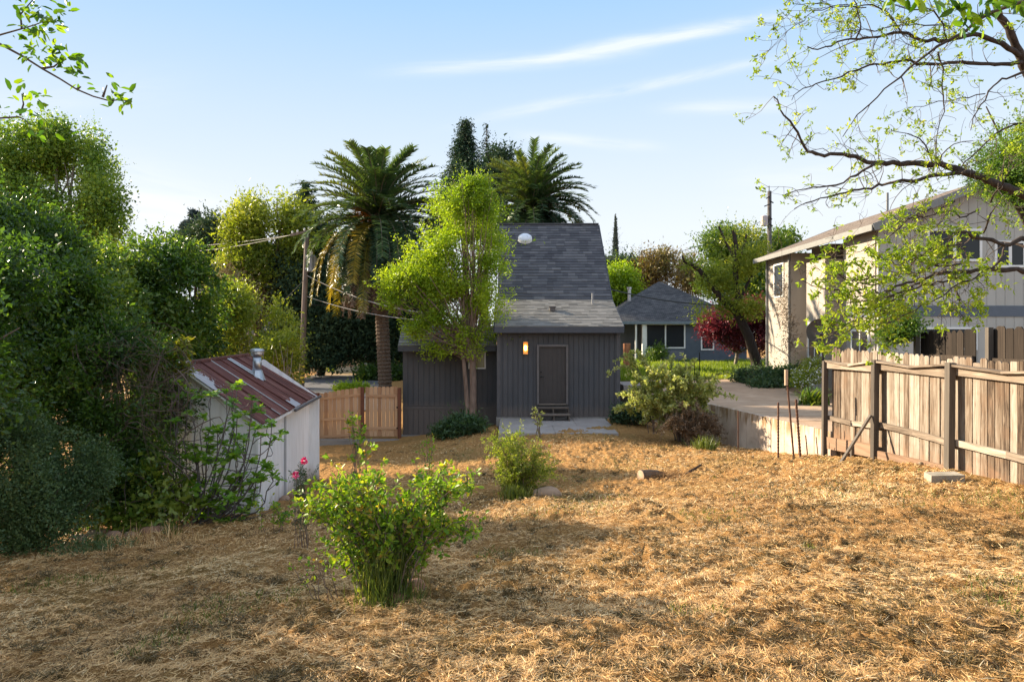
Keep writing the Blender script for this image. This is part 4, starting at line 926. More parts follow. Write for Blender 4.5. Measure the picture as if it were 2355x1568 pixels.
# gable front wall with vertical planks
xs = np.arange(X0, XE, .3)
for i, x in enumerate(xs):
    x1_ = min(x + .288, XE); zt = lambda q: RZ - abs(q - XR) * sl_ - .12
    b.add([(x, y, UP_Z - .1), (x1_, y, UP_Z - .1), (x1_, y, zt(x1_)), (x, y, zt(x)), (x, y + .1, UP_Z - .1), (x1_, y + .1, UP_Z - .1), (x1_, y + .1, zt(x1_)), (x, y + .1, zt(x))], [(0, 1, 2, 3), (7, 6, 5, 4), (0, 4, 5, 1), (1, 5, 6, 2), (2, 6, 7, 3), (3, 7, 4, 0)])
b.add([(X0, y + .06, UP_Z), (XE, y + .06, UP_Z), (XE, y + .06, RZ - abs(XE - XR) * sl_ - .15), (XR, y + .06, RZ - .15), (X0, y + .06, EZ - .1)], [(0, 1, 2, 3, 4)])
b.build('gable_wall', M_TANF, th)
za, zc = P(0, 728, YN)[2], P(0, 703, YN)[2]
b = MB(); b.box(X0 - .02, XE, YN - .03, YN - .002, za, zc); b.box(X0 - .03, X0 - .002, YN - .03, 25.2, za, zc); b.build('band', M_BAND, th)
b = MB()
ov = .42
def rp(x, z=0): return (x, RZ - abs(x - XR) * sl_ + z)
A = (X0 - ov, RZ - (XR - X0 + ov) * sl_); B = (XR, RZ); C_ = (XE + .4, RZ - (XE + .4 - XR) * sl_)
b.slab((A[0], YFA + .6, A[1]), (A[0], YN - .5, A[1]), (B[0], YN - .5, B[1]), (B[0], YFA + .6, B[1]), .14); b.build('roof', M_SHR, th)
b = MB(); b.slab((B[0], YFA + .6, B[1]), (B[0], YN - .5, B[1]), (C_[0], YN - .5, C_[1]), (C_[0], YFA + .6, C_[1]), .14); b.build('roof', M_SHR, th)
b = MB(); b.beam((A[0], YN - .52, A[1] - .1), (B[0], YN - .52, B[1] - .1), .05, .24); b.beam((B[0], YN - .52, B[1] - .1), (C_[0], YN - .52, C_[1] - .1), .05, .24)
b.beam((A[0] - .03, YN - .5, A[1] - .1), (A[0] - .03, YFA + .6, A[1] - .1), .05, .2); b.build('fascia', M_TRIM, th)
for yy in (24.2, 27.7, 31.5):
    b = MB(); b.beam((A[0] + .05, yy, A[1] - .2), (X0 + .1, yy, A[1] - .06), .09, .12); b.build('rafter_tail', M_TRIM, th)
# small porch roof stepping forward at the far end
def swin(par, y0, y1, z0, z1, x, mid=True):
    b = MB(); f = .07
    b.box(x - .05, x - .003, y0 - f, y1 + f, z1, z1 + f); b.box(x - .05, x - .003, y0 - f, y1 + f, z0 - f, z0); b.box(x - .05, x - .003, y0 - f, y0, z0, z1); b.box(x - .05, x - .003, y1, y1 + f, z0, z1)
    if mid: b.box(x - .045, x - .003, (y0 + y1) / 2 - .03, (y0 + y1) / 2 + .03, z0, z1)
    w_ = b.build('window', M_WHITE, par); b = MB(); b.box(x - .03, x - .004, y0, y1, z0, z1); b.build('pane', M_DGLASS, w_)
swin(th, 25.5, 26.6, 1.5, 3.0, X0 + .7); swin(th, 23.6, 24.7, -1.4, -.0, X0); swin(th, 31.0, 32.0, 1.6, 3.0, X0, False); swin(th, 29.0, 29.9, 1.4, 3.2, X0 + .9); swin(th, 27.2, 28.3, -1.6, .3, X0)
fwin(th, 2135, 2250, 532, 596, YN, True, .08); fwin(th, 2122, 2240, 757, 800, YN, False, .07); fwin(th, 2290, 2350, 560, 610, YN, True, .08)
b = MB(); b.cyl((X0 - .06, YFA - .1, UP_Z), (X0 - .06, YFA - .1, EZ - .1), .05, 8); b.build('downpipe', M_TRIM, th)
b = MB(); b.cyl((X0 - .06, 30.25, UP_Z), (X0 - .06, 30.25, EZ - .1), .05, 8); b.build('downpipe', M_TRIM, th)
q = P(2040, 480, 29); b = MB(); zr_ = rp(q[0])[1]; b.cyl((q[0], 29, zr_ - .1), (q[0], 29, zr_ + .75), .05, 8); b.build('roof_pipe', plain('pipe_dark', (.12, .13, .14), .5), th)

# dish antenna
M_DISH = plain('dish_grey', (.085, .07, .055), .45, .3, .1)
dc = P(1887, 772, 18.5); ds = thing('satellite_dish', (dc[0], dc[1], UP_Z), 'big round dull brown satellite dish behind the left end of the old fence', 'satellite dish')
dn = Vector((-.2, -.88, .36)).normalized(); a_ = dn.orthogonal().normalized(); b_ = dn.cross(a_); V = []; Fs = []; nu = 28; R_ = .40
for s_ in (0, 1):
    for i in range(6):
        rr_ = R_ * i / 5
        for k in range(nu):
            V.append(Vector(dc) + (a_ * math.cos(2 * math.pi * k / nu) + b_ * math.sin(2 * math.pi * k / nu)) * max(rr_, .003) + dn * (rr_ * rr_ * .55 / R_ + s_ * .015))
for s_ in (0, 1):
    for i in range(5):
        for k in range(nu):
            f = (s_ * 6 * nu + i * nu + k, s_ * 6 * nu + i * nu + (k + 1) % nu, s_ * 6 * nu + (i + 1) * nu + (k + 1) % nu, s_ * 6 * nu + (i + 1) * nu + k); Fs.append(f if s_ else f[::-1])
b = MB(); b.add(V, Fs); b.build('reflector', M_DISH, ds, True)
b = MB(); b.cyl((dc[0], dc[1] - .12, UP_Z), (dc[0], dc[1] - .12, dc[2] - .02), .03, 10); b.beam((dc[0], dc[1] - .12, dc[2] - .05), Vector(dc) + dn * .03, .06, .06); b.build('mast', bpy.data.materials['black_metal'], ds)
b = MB(); fp = Vector(dc) + dn * .42; b.cyl(fp, fp - dn * .1, .035, 10)
for k in range(3): b.cyl(Vector(dc) + (a_ * math.cos(2.1 * k) + b_ * math.sin(2.1 * k)) * R_ * .96 + dn * .2, fp, .008, 6)
b.build('feed_arm', bpy.data.materials['black_metal'], ds)

# ------------------------------------------------------------------ utility poles and wires
M_POLE = plain('pole_wood', (.17, .135, .115), .9, 0, .3, 9, .15, (1, 1, .15)); M_POLED = plain('pole_wood_dark', (.10, .09, .085), .9, 0, .3, 9, .15, (1, 1, .15))
M_WIRE = plain('wire_black', (.02, .02, .022), .6); M_WIREL = plain('wire_grey', (.32, .32, .32), .5); M_YEL = plain('yellow_marker', (.65, .42, .04), .6); M_TRF = plain('transformer_grey', (.26, .28, .31), .5, .2)
up1 = thing('utility_pole', P(693, 885, 36), 'brown wooden utility pole with crossarm and transformer behind the white shed', 'utility pole')
b = MB(); pt = P(706, 533, 36); pb = P(692, 905, 36); b.tube([pb, (pb + pt) / 2, pt], [.155, .14, .115], 12); b.build('shaft', M_POLE, up1, True)
b = MB(); b.beam(P(668, 541, 35.8), P(712, 531, 35.8), .1, .12); ca = b.build('crossarm', M_POLE, up1)
for x in (672, 684, 700, 710):
    b = MB(); q = P(x, 541 - (x - 668) * .23, 35.8); b.tube([q + (0, 0, .05), q + (0, 0, .12), q + (0, 0, .2)], [.03, .06, .035], 8); b.build('insulator', M_WHITE, ca)
b = MB(); q = P(716, 605, 35.8); b.tube([q + (0, 0, -.45), q + (0, 0, -.43), q + (0, 0, .33), q + (0, 0, .40)], [.17, .22, .22, .16], 14)
for k in range(10): a9 = k * .628; b.box(q[0] + math.cos(a9) * .24 - .015, q[0] + math.cos(a9) * .24 + .015, q[1] + math.sin(a9) * .24 - .015, q[1] + math.sin(a9) * .24 + .015, q[2] - .38, q[2] + .3)
tr = b.build('transformer', M_TRF, up1)
b = MB(); b.tube([q + (0, 0, .4), q + (0, 0, .5), q + (0, 0, .62)], [.05, .09, .05], 8); b.build('bushing', M_WHITE, tr)
b = MB(); b.beam(P(703, 588, 35.9), P(716, 588, 35.85), .05, .06); b.beam(P(702, 618, 35.9), P(716, 618, 35.85), .05, .06); b.build('bracket', M_METAL, up1)
for y in (843, 858, 868, 878):
    b = MB(); q = P(694, y, 35.8); b.box(q[0] - .1, q[0] + .13, 35.78, 35.83, q[2] - .045, q[2] + .045); b.build('marker_tag', M_YEL, up1)
def wire(pts, sag, r_, label, mat=None, n=24):
    b = MB(); a = np.array(pts[0]); e = np.array(pts[1]); q = [a + (e - a) * i / n - np.array([0, 0, sag * 4 * (i / n) * (1 - i / n)]) for i in range(n + 1)]
    b.tube(q, r_, 5); tag(b.build('cable', mat or M_WIRE), label, 'cable', 'overhead cables')
wire((P(703, 632, 36), P(1000, 722, 31)), .35, .024, 'thick pale service cable from the brown pole down past the palm trunk', M_WIREL)
wire((P(704, 681, 36), P(1000, 738, 31)), .25, .017, 'second pale cable just below the thick one, passing behind the palm trunk', M_WIREL)
wire((P(706, 701, 36), P(880, 697, 37)), .05, .016, 'level dark cable from the brown pole to the palm')
wire((P(702, 640, 36), P(600, 735, 30)), .1, .014, 'guy wire dropping left from the brown pole')
wire((P(668, 541, 35.8), P(300, 575, 60)), .5, .016, 'upper pair line running left from the crossarm'); wire((P(684, 539, 35.8), P(250, 560, 70)), .5, .016, 'line running left from the crossarm, just below the upper one')
up2 = thing('utility_pole', P(1768, 780, 48), 'dark utility pole with a small transformer, left of the tan two-storey house', 'utility pole')
b = MB(); pt = P(1769, 440, 48); pb = np.array([P(1768, 0, 48)[0], 48, UP_Z]); b.tube([pb, (pb + pt) / 2, pt], [.19, .17, .13], 12); b.build('shaft', M_POLED, up2, True)
b = MB(); q = P(1757, 508, 47.9); b.tube([q + (0, 0, -.35), q + (0, 0, .3), q + (0, 0, .36)], [.24, .24, .15], 12); b.build('transformer', plain('transformer_pinkish', (.42, .36, .36), .6), up2)
b = MB()
for yy, dx in ((452, -8), (462, 9), (470, -12), (497, -12), (500, 6), (505, -8), (515, 7)): b.beam(P(1769, yy, 47.85), P(1769 + dx, yy + 5, 47.85), .06, .07)
b.cyl(P(1768, 440, 48), P(1768, 428, 48), .03, 6); b.build('hardware', bpy.data.materials['black_metal'], up2)
wire((P(1768, 690, 47.9), P(1395, 664, 31)), .5, .03, 'thick black cable crossing in front of the blue house roof')
wire((P(1768, 500, 48), P(1380, 592, 60)), 1.0, .02, 'thin line running left from the dark pole over the cypress')
# ------------------------------------------------------------------ vegetation
G_DARK = [(0.014, 0.035, 0.01), (0.037, 0.088, 0.018), (0.08, 0.165, 0.026), (0.196, 0.259, 0.042)]
G_BLUE = [(0.024, 0.052, 0.022), (0.049, 0.097, 0.038), (0.09, 0.153, 0.058), (0.154, 0.217, 0.077)]
G_MID = [(0.029, 0.066, 0.012), (0.069, 0.144, 0.02), (0.138, 0.221, 0.031), (0.252, 0.309, 0.051)]
G_YEL = [(.07, .10, .015), (.15, .21, .025), (.27, .32, .04), (.42, .43, .08)]
G_LIME = [(0.084, 0.14, 0.011), (0.179, 0.29, 0.018), (0.304, 0.42, 0.027), (0.462, 0.55, 0.054)]
G_OLIVE = [(0.039, 0.091, 0.017), (0.086, 0.174, 0.024), (0.155, 0.256, 0.039), (0.258, 0.347, 0.055)]
G_CONI = [(0.01, 0.025, 0.019), (0.023, 0.05, 0.032), (0.042, 0.083, 0.046), (0.083, 0.125, 0.056)]
LM_DARK = leafmat('leaf_dark', G_DARK, .52, (1.35, 1.25, .4), rough=.3, spec=.5); LM_BLUE = leafmat('leaf_blue_green', G_BLUE, .3, (1.1, 1.15, .6)); LM_MID = leafmat('leaf_mid', G_MID, .42, rough=.32, spec=.5)
LM_YEL = leafmat('leaf_yellow_green', G_YEL, .5); LM_LIME = leafmat('leaf_lime', G_LIME, .5, (1.2, 1.2, .3)); LM_OLIVE = leafmat('leaf_olive', G_OLIVE, .45)
LM_CONI = leafmat('needle_dark', G_CONI, .15, (1.1, 1.1, .6), .7, .15)
LM_PLUM = leafmat('leaf_plum', [(.03, .008, .014), (.09, .018, .028), (.18, .035, .05), (.30, .08, .09)], .45, (1.3, .8, .8))
LM_RUST = leafmat('leaf_russet', [(.08, .05, .03), (.15, .10, .045), (.20, .16, .06), (.16, .20, .06)], .35)
LM_DRY = leafmat('twig_dry', [(.08, .055, .035), (.18, .125, .08), (.32, .24, .16)], .1)
M_TWIG = plain('twig_bark', (.10, .078, .062), .85, 0, .35, 20, .2); M_TWIGP = plain('pale_bark', (.22, .185, .15), .85, 0, .3, 14, .2, (1, 1, .3))
M_PALMT = plain('palm_trunk', (.105, .078, .058), .95, 0, .55, 9, .1, (1, 1, 2.2))
def sinb(d, ph, k=2.3):
    return (np.sin(d[:, 0] * k * 1.7 + ph) * np.sin(d[:, 1] * k * 1.3 + ph * 2.1) + np.sin(d[:, 2] * k * 1.9 + ph * .7) + .6 * np.sin((d[:, 0] + d[:, 2]) * k * 3.1 + ph * 3))
def BL(x, y, d, rx, ry, rd): return (P(x, y, d), np.array([rx * d / F, rd, ry * d / F]))
def crown_pts(blobs, n, rng, rough=.22, shell=.45, gap=0., gscale=1.0, zmin=None):
    c = np.array([b[0] for b in blobs]); R_ = np.array([b[1] for b in blobs])
    wt = (R_.prod(1)) ** (2 / 3); i = rng.choice(len(blobs), n, p=wt / wt.sum())
    d = rdir(n, rng); rad = rng.random(n) ** shell
    ph = i * 1.7
    rad = rad * (1 + rough * .5 * (np.sin(d[:, 0] * 4.1 + ph) * np.sin(d[:, 2] * 5.3 + ph * 2) + np.sin(d[:, 2] * 7.7 + d[:, 0] * 3.9 + ph * 3) * .7 + np.sin(d[:, 1] * 6 + ph)))
    p = c[i] + d * rad[:, None] * R_[i]
    if gap > 0:
        q = p * gscale
        nz = vnoise(q[:, 0] * 1.0 + q[:, 1] * .6, q[:, 2] * 1.0 + q[:, 1] * .45, 77) * .65 + vnoise(q[:, 0] * 2.7 + q[:, 1], q[:, 2] * 2.7 - q[:, 1], 78) * .35
        p = p[nz > gap]; d = d[nz > gap]
    k = p[:, 2] > gz(p[:, 0], p[:, 1]) + .05
    if zmin is not None: k &= p[:, 2] > zmin
    return p[k], d[k]
def crown(name, parent, mat, blobs, n, per, leaf, wid, spread, seed, tm=T_DIA, droop=0., shell=.45, gap=0., gscale=1., rough=.22, up=.3, vb=0., orient=.5, zmin=None):
    rng = np.random.default_rng(seed)
    p, d = crown_pts(blobs, n, rng, rough, shell, gap, gscale, zmin)
    m = len(p); C = np.repeat(p, per, 0) + rng.normal(size=(m * per, 3)) * spread; dd = np.repeat(d, per, 0)
    D = unit(rdir(m * per, rng) + orient * dd + np.array([0, 0, -droop]))
    Nn = unit(rdir(m * per, rng) + np.array([0, 0, up]))
    sp_n = vnoise(p[:, 0] * 1.3 + p[:, 1] * .9 + 7, p[:, 2] * 1.3 - p[:, 1] * .6, 91)
    v = np.clip(.34 * np.repeat(rng.random(m), per) + .30 * rng.random(m * per) + .50 * np.repeat(sp_n, per) - .06 + vb, 0, 1)
    ln = leaf * (.45 + 1.1 * rng.random(m * per) ** 1.3)
    lv = Leaves(); lv.add(tm, C, D, Nn, ln, ln * wid, v)
    # loose shoots breaking the outline
    ns = max(6, n // 14); i = rng.choice(m, min(ns, m), replace=False); k = 9; sd_ = unit(d[i] + rdir(len(i), rng) * .6 + (0, 0, .5)); SL = leaf * rng.uniform(2, 6.5, len(i))
    t = np.tile(np.linspace(.1, 1, k), len(i)); C = np.repeat(p[i] + d[i] * spread * .8, k, 0) + np.repeat(sd_ * SL[:, None], k, 0) * t[:, None] + rng.normal(size=(len(i) * k, 3)) * leaf * .15
    D = unit(np.repeat(sd_, k, 0) + rdir(len(i) * k, rng) * 1.1); ln = leaf * rng.uniform(.5, 1.0, len(C)) * (1.1 - .4 * t)
    lv.add(tm, C, D, rdir(len(C), rng) + (0, 0, up), ln, ln * wid, np.clip(.25 + .6 * rng.random(len(C)) + vb, 0, 1))
    return lv.build(name, mat, parent)
def curve(p, q, bend, n=7, rng=None, wob=.0):
    p = np.array(p, float); q = np.array(q, float); t = np.linspace(0, 1, n)[:, None]
    c = p + (q - p) * t + np.array(bend) * (4 * t * (1 - t))
    if wob: c[1:-1] += (rng or RNG).normal(size=(n - 2, 3)) * wob
    return c
def limbs(name, parent, mat, base, targets, r0, rng, split=.35, r1=.25, n=6, wob=.03):
    """trunk from base, forking towards the targets"""
    b = MB(); T = np.array(targets); cen = T.mean(0); base = np.array(base, float)
    fork = base + (cen - base) * split
    b.tube(curve(base - (0, 0, .2), fork, (0, 0, 0), 5, rng, wob), np.linspace(r0, r0 * .8, 5), 9)
    for q in T:
        r_ = r0 * rng.uniform(.45, .7)
        b.tube(curve(fork, q, (0, 0, np.linalg.norm(q - fork) * -.06), n, rng, wob * 2), np.linspace(r_, r_ * r1, n), 6)
        for s in range(3):
            f = rng.uniform(.4, .9); a = fork + (q - fork) * f; e = a + rng.normal(size=3) * np.linalg.norm(q - fork) * .13 + np.array([0, 0, .1 * np.linalg.norm(q - fork)])
            b.tube(curve(a, e, (0, 0, 0), 4, rng, wob), np.linspace(r_ * .4, r_ * .1, 4), 5)
    return b.build(name, mat, parent, True)
def tree(name, base, label, cat, mat, blobs, n, per, leaf, wid, spread, seed, r0=.15, bark=None, group=None, split=.35, **kw):
    t_ = thing(name, base, label, cat, group)
    rng = np.random.default_rng(seed + 500)
    limbs('trunk', t_, bark or M_BARK, base, [b[0] for b in blobs], r0, rng, split)
    crown('crown', t_, mat, blobs, n, per, leaf, wid, spread, seed, **kw); return t_
def gp(x, d, z=None):
    X = (x - CX) * d / F; return (X, d, g(X, d) if z is None else z)

# --- far left: airy yellow-olive tree with pale limbs
tree('sycamore_tree', gp(120, 36), 'tall airy yellow-olive tree with pale limbs at the far left, rising above the dark bushes', 'tree', LM_OLIVE,
     [BL(60, 370, 36, 110, 80, 2.4), BL(170, 380, 36, 85, 90, 2.2), BL(225, 470, 35, 55, 75, 1.8), BL(70, 480, 35, 110, 80, 2.2), BL(250, 545, 35, 45, 40, 1.2), BL(-60, 420, 36, 110, 120, 2.5), BL(130, 320, 36, 70, 40, 1.6), BL(130, 440, 36, 90, 80, 2.0), BL(180, 530, 35.5, 70, 50, 1.6)],
     10500, 12, .15, .62, .26, 11, .26, M_TWIGP, split=.5, gap=.43, gscale=.9, shell=.6, vb=.1)
# --- dark evergreen mass, far left
tree('evergreen_tree', gp(60, 13.5), 'dark glossy evergreen tree at the left edge, tallest of the dense dark bushes', 'tree', LM_DARK,
     [BL(20, 545, 13.5, 110, 90, 1.2), BL(130, 590, 13.5, 70, 80, 1.0), BL(190, 660, 13, 60, 70, .9), BL(50, 700, 13, 170, 120, 1.2), BL(-40, 560, 13.5, 120, 130, 1.2), BL(180, 780, 13, 120, 90, .9), BL(20, 850, 12.5, 150, 120, 1.0), BL(-220, 640, 13, 150, 190, 1.8), BL(-380, 640, 13, 150, 190, 1.8)],
     12500, 10, .085, .5, .10, 12, .14, shell=.5, tm=T_OVAL, rough=.5, gap=.30, gscale=1.5)
tree('privet_tree', gp(370, 20), 'rounded dense dark-green tree behind the shed, left of the loose yellow-green bush', 'tree', LM_DARK,
     [BL(370, 625, 20, 100, 75, 1.5), BL(285, 640, 19.5, 60, 60, 1.2), BL(430, 690, 20, 70, 70, 1.2), BL(330, 740, 19.5, 120, 70, 1.4), BL(440, 780, 20, 70, 60, 1.2), BL(250, 700, 19, 70, 70, 1.2), BL(370, 850, 19.5, 110, 70, 1.2), BL(240, 590, 19.5, 30, 28, .6), BL(455, 650, 20, 40, 50, .9)],
     9500, 10, .115, .5, .12, 13, .16, shell=.5, vb=.08, tm=T_OVAL, rough=.45, gap=.30, gscale=1.2)
tree('bay_tree', gp(200, 17), 'yellow-tipped evergreen bush in the gap between the tall dark tree and the rounded one', 'tree', LM_MID,
     [BL(205, 640, 17.5, 70, 60, 1.1), BL(255, 700, 17.5, 60, 70, 1.1), BL(160, 700, 17, 80, 70, 1.0), BL(220, 800, 17, 90, 70, 1.0)], 3600, 10, .11, .5, .12, 14, .12, shell=.38, vb=-.05, tm=T_OVAL)
# --- tangled shrubs near left
def bush(name, base, label, mat, blobs, n, per, leaf, wid, spread, seed, stems=10, r0=.02, bark=None, cat='bush', group=None, **kw):
    t_ = thing(name, base, label, cat, group); rng = np.random.default_rng(seed + 900); b = MB(); bs = np.array(base)
    for k in range(stems):
        q = blobs[rng.integers(len(blobs))]; e = q[0] + rng.normal(size=3) * q[1] * .55
        s = bs + rng.normal(size=3) * (.08, .08, 0) * (1 + 2 * np.linalg.norm(q[1]) * .2); s[2] = bs[2] - .05
        b.tube(curve(s, e, rng.normal(size=3) * .12 * np.linalg.norm(e - s) * .5, 7, rng, .02), np.linspace(r0, r0 * .3, 7), 5)
    b.build('stems', bark or M_TWIG, t_)
    crown('leaves', t_, mat, blobs, n, per, leaf, wid, spread, seed, **kw); return t_
bush('vine_thicket', gp(330, 12.6), 'tangled dark thicket with bare brown vines, between the blue-green shrub and the fig', LM_DARK,
     [BL(150, 860, 12.5, 110, 110, .9), BL(280, 820, 12.8, 110, 90, .9), BL(360, 930, 13.3, 75, 90, .6), BL(240, 950, 12.3, 130, 110, .8), BL(120, 1010, 11.8, 110, 100, .8), BL(300, 1060, 12.2, 100, 80, .7), BL(230, 1140, 11.9, 90, 60, .6), BL(340, 1140, 12.2, 60, 50, .5)],
     5600, 11, .075, .42, .09, 21, 40, .018, M_TWIG, shell=.5, vb=-.05, tm=T_OVAL, gap=.32, gscale=1.8, rough=.45)
# brown dead vine strands hanging over it
def vines():
    rng = np.random.default_rng(31); b = MB()
    for k in range(150):
        a = P(rng.uniform(240, 400), rng.uniform(760, 950), rng.uniform(11.9, 12.6)); L_ = rng.uniform(.5, 1.5); dx = rng.normal() * .5
        e = a + (dx, rng.normal() * .15, -L_)
        b.tube(curve(a, e, (rng.normal() * .25, rng.normal() * .1, rng.uniform(.1, .45)), 7, rng, .02), np.linspace(.0045, .002, 7), 4)
    for k in range(60):
        a = P(rng.uniform(180, 420), rng.uniform(850, 1150), rng.uniform(11.7, 12.6)); e = a + rng.normal(size=3) * (.5, .15, .4)
        b.tube(curve(a, e, rng.normal(size=3) * .25, 7, rng, .02), np.linspace(.012, .005, 7), 4)
    tag(b.build('dead_vine', plain('dead_vine_bark', (.11, .078, .06), .9, 0, .4, 12)), 'mass of dead brown vines hanging over the dark thicket left of the shed', 'vine')
vines()
bush('blue_green_shrub', gp(70, 10.2), 'fine-leaved blue-green shrub at the lower left edge of the yard', LM_BLUE,
     [BL(70, 1090, 10.3, 120, 90, .8), BL(180, 1080, 10.6, 80, 70, .6), BL(60, 1180, 10.0, 100, 80, .7), BL(130, 1170, 10.2, 60, 70, .5), BL(-40, 1130, 10.2, 90, 130, .7), BL(20, 1000, 10.6, 90, 60, .6), BL(40, 1235, 9.9, 60, 40, .4)],
     6800, 13, .046, .42, .06, 22, 14, .02, shell=.5, rough=.55, gap=.3, gscale=2.2)
bush('fig_undergrowth', gp(300, 11.6), 'broad bright-green leafy weeds low under the thicket, behind the row of stones', LM_MID,
     [BL(250, 1190, 11.6, 90, 30, .4), BL(330, 1170, 11.8, 80, 40, .4), BL(400, 1150, 12.2, 60, 45, .4), BL(320, 1090, 11.9, 60, 40, .3)], 260, 5, .13, .55, .07, 23, 14, .008, shell=.5, tm=T_LOBE, vb=.25)
# loquat-like plant by the shed gable
def rosettes(lv, tips, rng, per, ln, wid, tm, droop=.2, spread=1.0, vb=.0):
    for q in tips:
        a = rng.random(per) * 6.283; e = rng.uniform(-.15, .9, per)
        D = np.stack([np.cos(a) * np.cos(e) * spread, np.sin(a) * np.cos(e) * spread, np.sin(e) - droop], -1)
        L_ = ln * rng.uniform(.6, 1.2, per)
        lv.add(tm, np.repeat(np.array(q)[None], per, 0) + rng.normal(size=(per, 3)) * ln * .12, D, np.tile([0, 0, 1.], (per, 1)) + rng.normal(size=(per, 3)) * .35, L_, L_ * wid, np.clip(rng.random(per) * .6 + .2 + vb, 0, 1))
t_ = thing('loquat_shrub', gp(395, 13.2), 'shrub with long strappy yellow-green leaves poking above the shed roof corner', 'bush'); rng = np.random.default_rng(41)
tips = [P(rng.uniform(345, 432), rng.uniform(780, 860), rng.uniform(12.9, 13.4)) for k in range(30)] + [P(rng.uniform(365, 425), rng.uniform(860, 930), 13.2) for k in range(12)]
b = MB()
for q in tips: b.tube(curve(P(rng.uniform(380, 405), 1010, 13.3), q, rng.normal(size=3) * .06, 6), np.linspace(.016, .007, 6), 5)
b.build('stems', M_TWIG, t_); lv = Leaves(); rosettes(lv, tips, rng, 11, .20, .22, T_OVAL, .35); lv.build('leaves', leafmat('leaf_loquat', [(.07, .10, .015), (.14, .17, .02), (.26, .26, .04), (.34, .30, .06)], .5), t_)
# fig in front of the shed: curved bare branches, leaf tufts at the tips
t_ = thing('fig_tree', gp(470, 12.7), 'low fig with curved bare branches and leaf tufts in front of the white shed', 'tree'); rng = np.random.default_rng(42)
fb = np.array(gp(452, 12.7)); b = MB(); tips = []
FT = [(545, 885), (580, 915), (520, 900), (500, 990), (545, 960), (588, 985), (625, 972), (560, 1015), (600, 1000), (485, 905), (440, 900), (410, 880), (530, 930), (575, 1060), (590, 1090), (625, 1075), (560, 1090), (520, 1060), (480, 1010), (430, 950), (400, 970), (455, 1050), (400, 1060), (370, 1010), (580, 1130), (540, 1150), (500, 1130), (440, 1110), (380, 1130), (350, 1080), (600, 1100), (470, 960), (420, 1020), (360, 1150), (330, 1110), (505, 1080), (545, 1040), (395, 915), (530, 1110), (465, 1150), (505, 1170), (420, 1165), (555, 1175), (575, 980), (535, 890), (300, 1060), (310, 1130)]
for (x, y) in FT:
    d = rng.uniform(12.2, 13.2); q = P(x, y, d); s = fb + (rng.uniform(-.45, .3), rng.normal() * .15, -.02)
    mid = s + (q - s) * .5 + np.array([(q[0] - s[0]) * .45 + rng.normal() * .12, rng.normal() * .1, -.38 * abs(q[0] - s[0]) - .02]); pts_ = []
    for t in np.linspace(0, 1, 9): pts_.append((1 - t) ** 2 * s + 2 * t * (1 - t) * mid + t * t * q)
    pts_ = np.array(pts_); pts_[1:-1] += rng.normal(size=(7, 3)) * .018
    b.tube(pts_, np.linspace(.019, .0075, 9), 6); tips.append(q)
    for k in range(3):
        a = pts_[rng.integers(4, 8)]; e = a + rng.normal(size=3) * (.22, .12, .12) + (0, 0, .14); b.tube(curve(a, e, rng.normal(size=3) * .05, 5), np.linspace(.009, .005, 5), 5)
        if rng.random() < .75: tips.append(e)
b.build('branches', plain('fig_bark', (.135, .115, .11), .8, 0, .3, 10), t_)
lv = Leaves(); rosettes(lv, tips, rng, 11, .16, .62, T_LOBE, .15, vb=.1); lv.build('leaves', leafmat('leaf_fig', [(.06, .15, .02), (.13, .28, .03), (.22, .40, .045), (.38, .52, .08)], .5, (1.2, 1.2, .35)), t_)

# --- silvery weeds and grass at lower left
bush('silvery_weed', gp(170, 10.0), 'low grey-green silvery weeds on bare soil at the lower left', LM_BLUE, [BL(140, 1290, 9.4, 60, 20, .35), BL(240, 1275, 9.7, 70, 24, .35), BL(300, 1272, 9.9, 40, 20, .3), BL(190, 1262, 9.9, 40, 14, .3)], 700, 12, .05, .2, .05, 24, 25, .004, LM_DRY, shell=.5, up=1, vb=.15)
def tuft(name, x, d, label, n, h, r_, mat, seed, cat='grass tuft', w=.008, flop=.35, group=None, z=None):
    rng = np.random.default_rng(seed); X, Y, Z = gp(x, d); C = np.array([X, Y, Z if z is None else z]) + rng.normal(size=(n, 3)) * (r_, r_, 0)
    a = rng.random(n) * 6.28; lean = np.abs(rng.normal(size=n)) * flop
    D = np.stack([np.cos(a) * lean, np.sin(a) * lean, np.ones(n)], -1)
    L_ = h * rng.uniform(.45, 1.1, n); lv = Leaves(); T = (np.array([(0, -.5, 0), (0, .5, 0), (.35, .5, .02), (.35, -.5, .02), (.7, .4, -.02), (.7, -.4, -.02), (1, .1, -.16), (1, -.1, -.16)]), [(0, 3, 2, 1), (3, 5, 4, 2), (5, 7, 6, 4)])
    lv.add(T, C, D, rdir(n, rng), L_, w, rng.random(n)); return tag(lv.build(name, mat), label, cat, group)
tuft('weed_tuft', 225, 10.2, 'upright green weed tuft in the silvery weeds, left one', 120, .28, .05, M_GRASS, 3); tuft('weed_tuft', 392, 10.9, 'upright green weed tuft right of the silvery weeds', 150, .34, .06, M_GRASS, 4)
tuft('dead_grass', 330, 10.0, 'brown dead grass clump in front of the silvery weeds', 500, .28, .35, MAT_STRAW, 5, flop=1.2)
tuft('weed_tuft', 1860, 6.9, 'small lone green weed in the sunny straw, right of centre', 50, .10, .03, M_GRASS, 6, flop=.8)

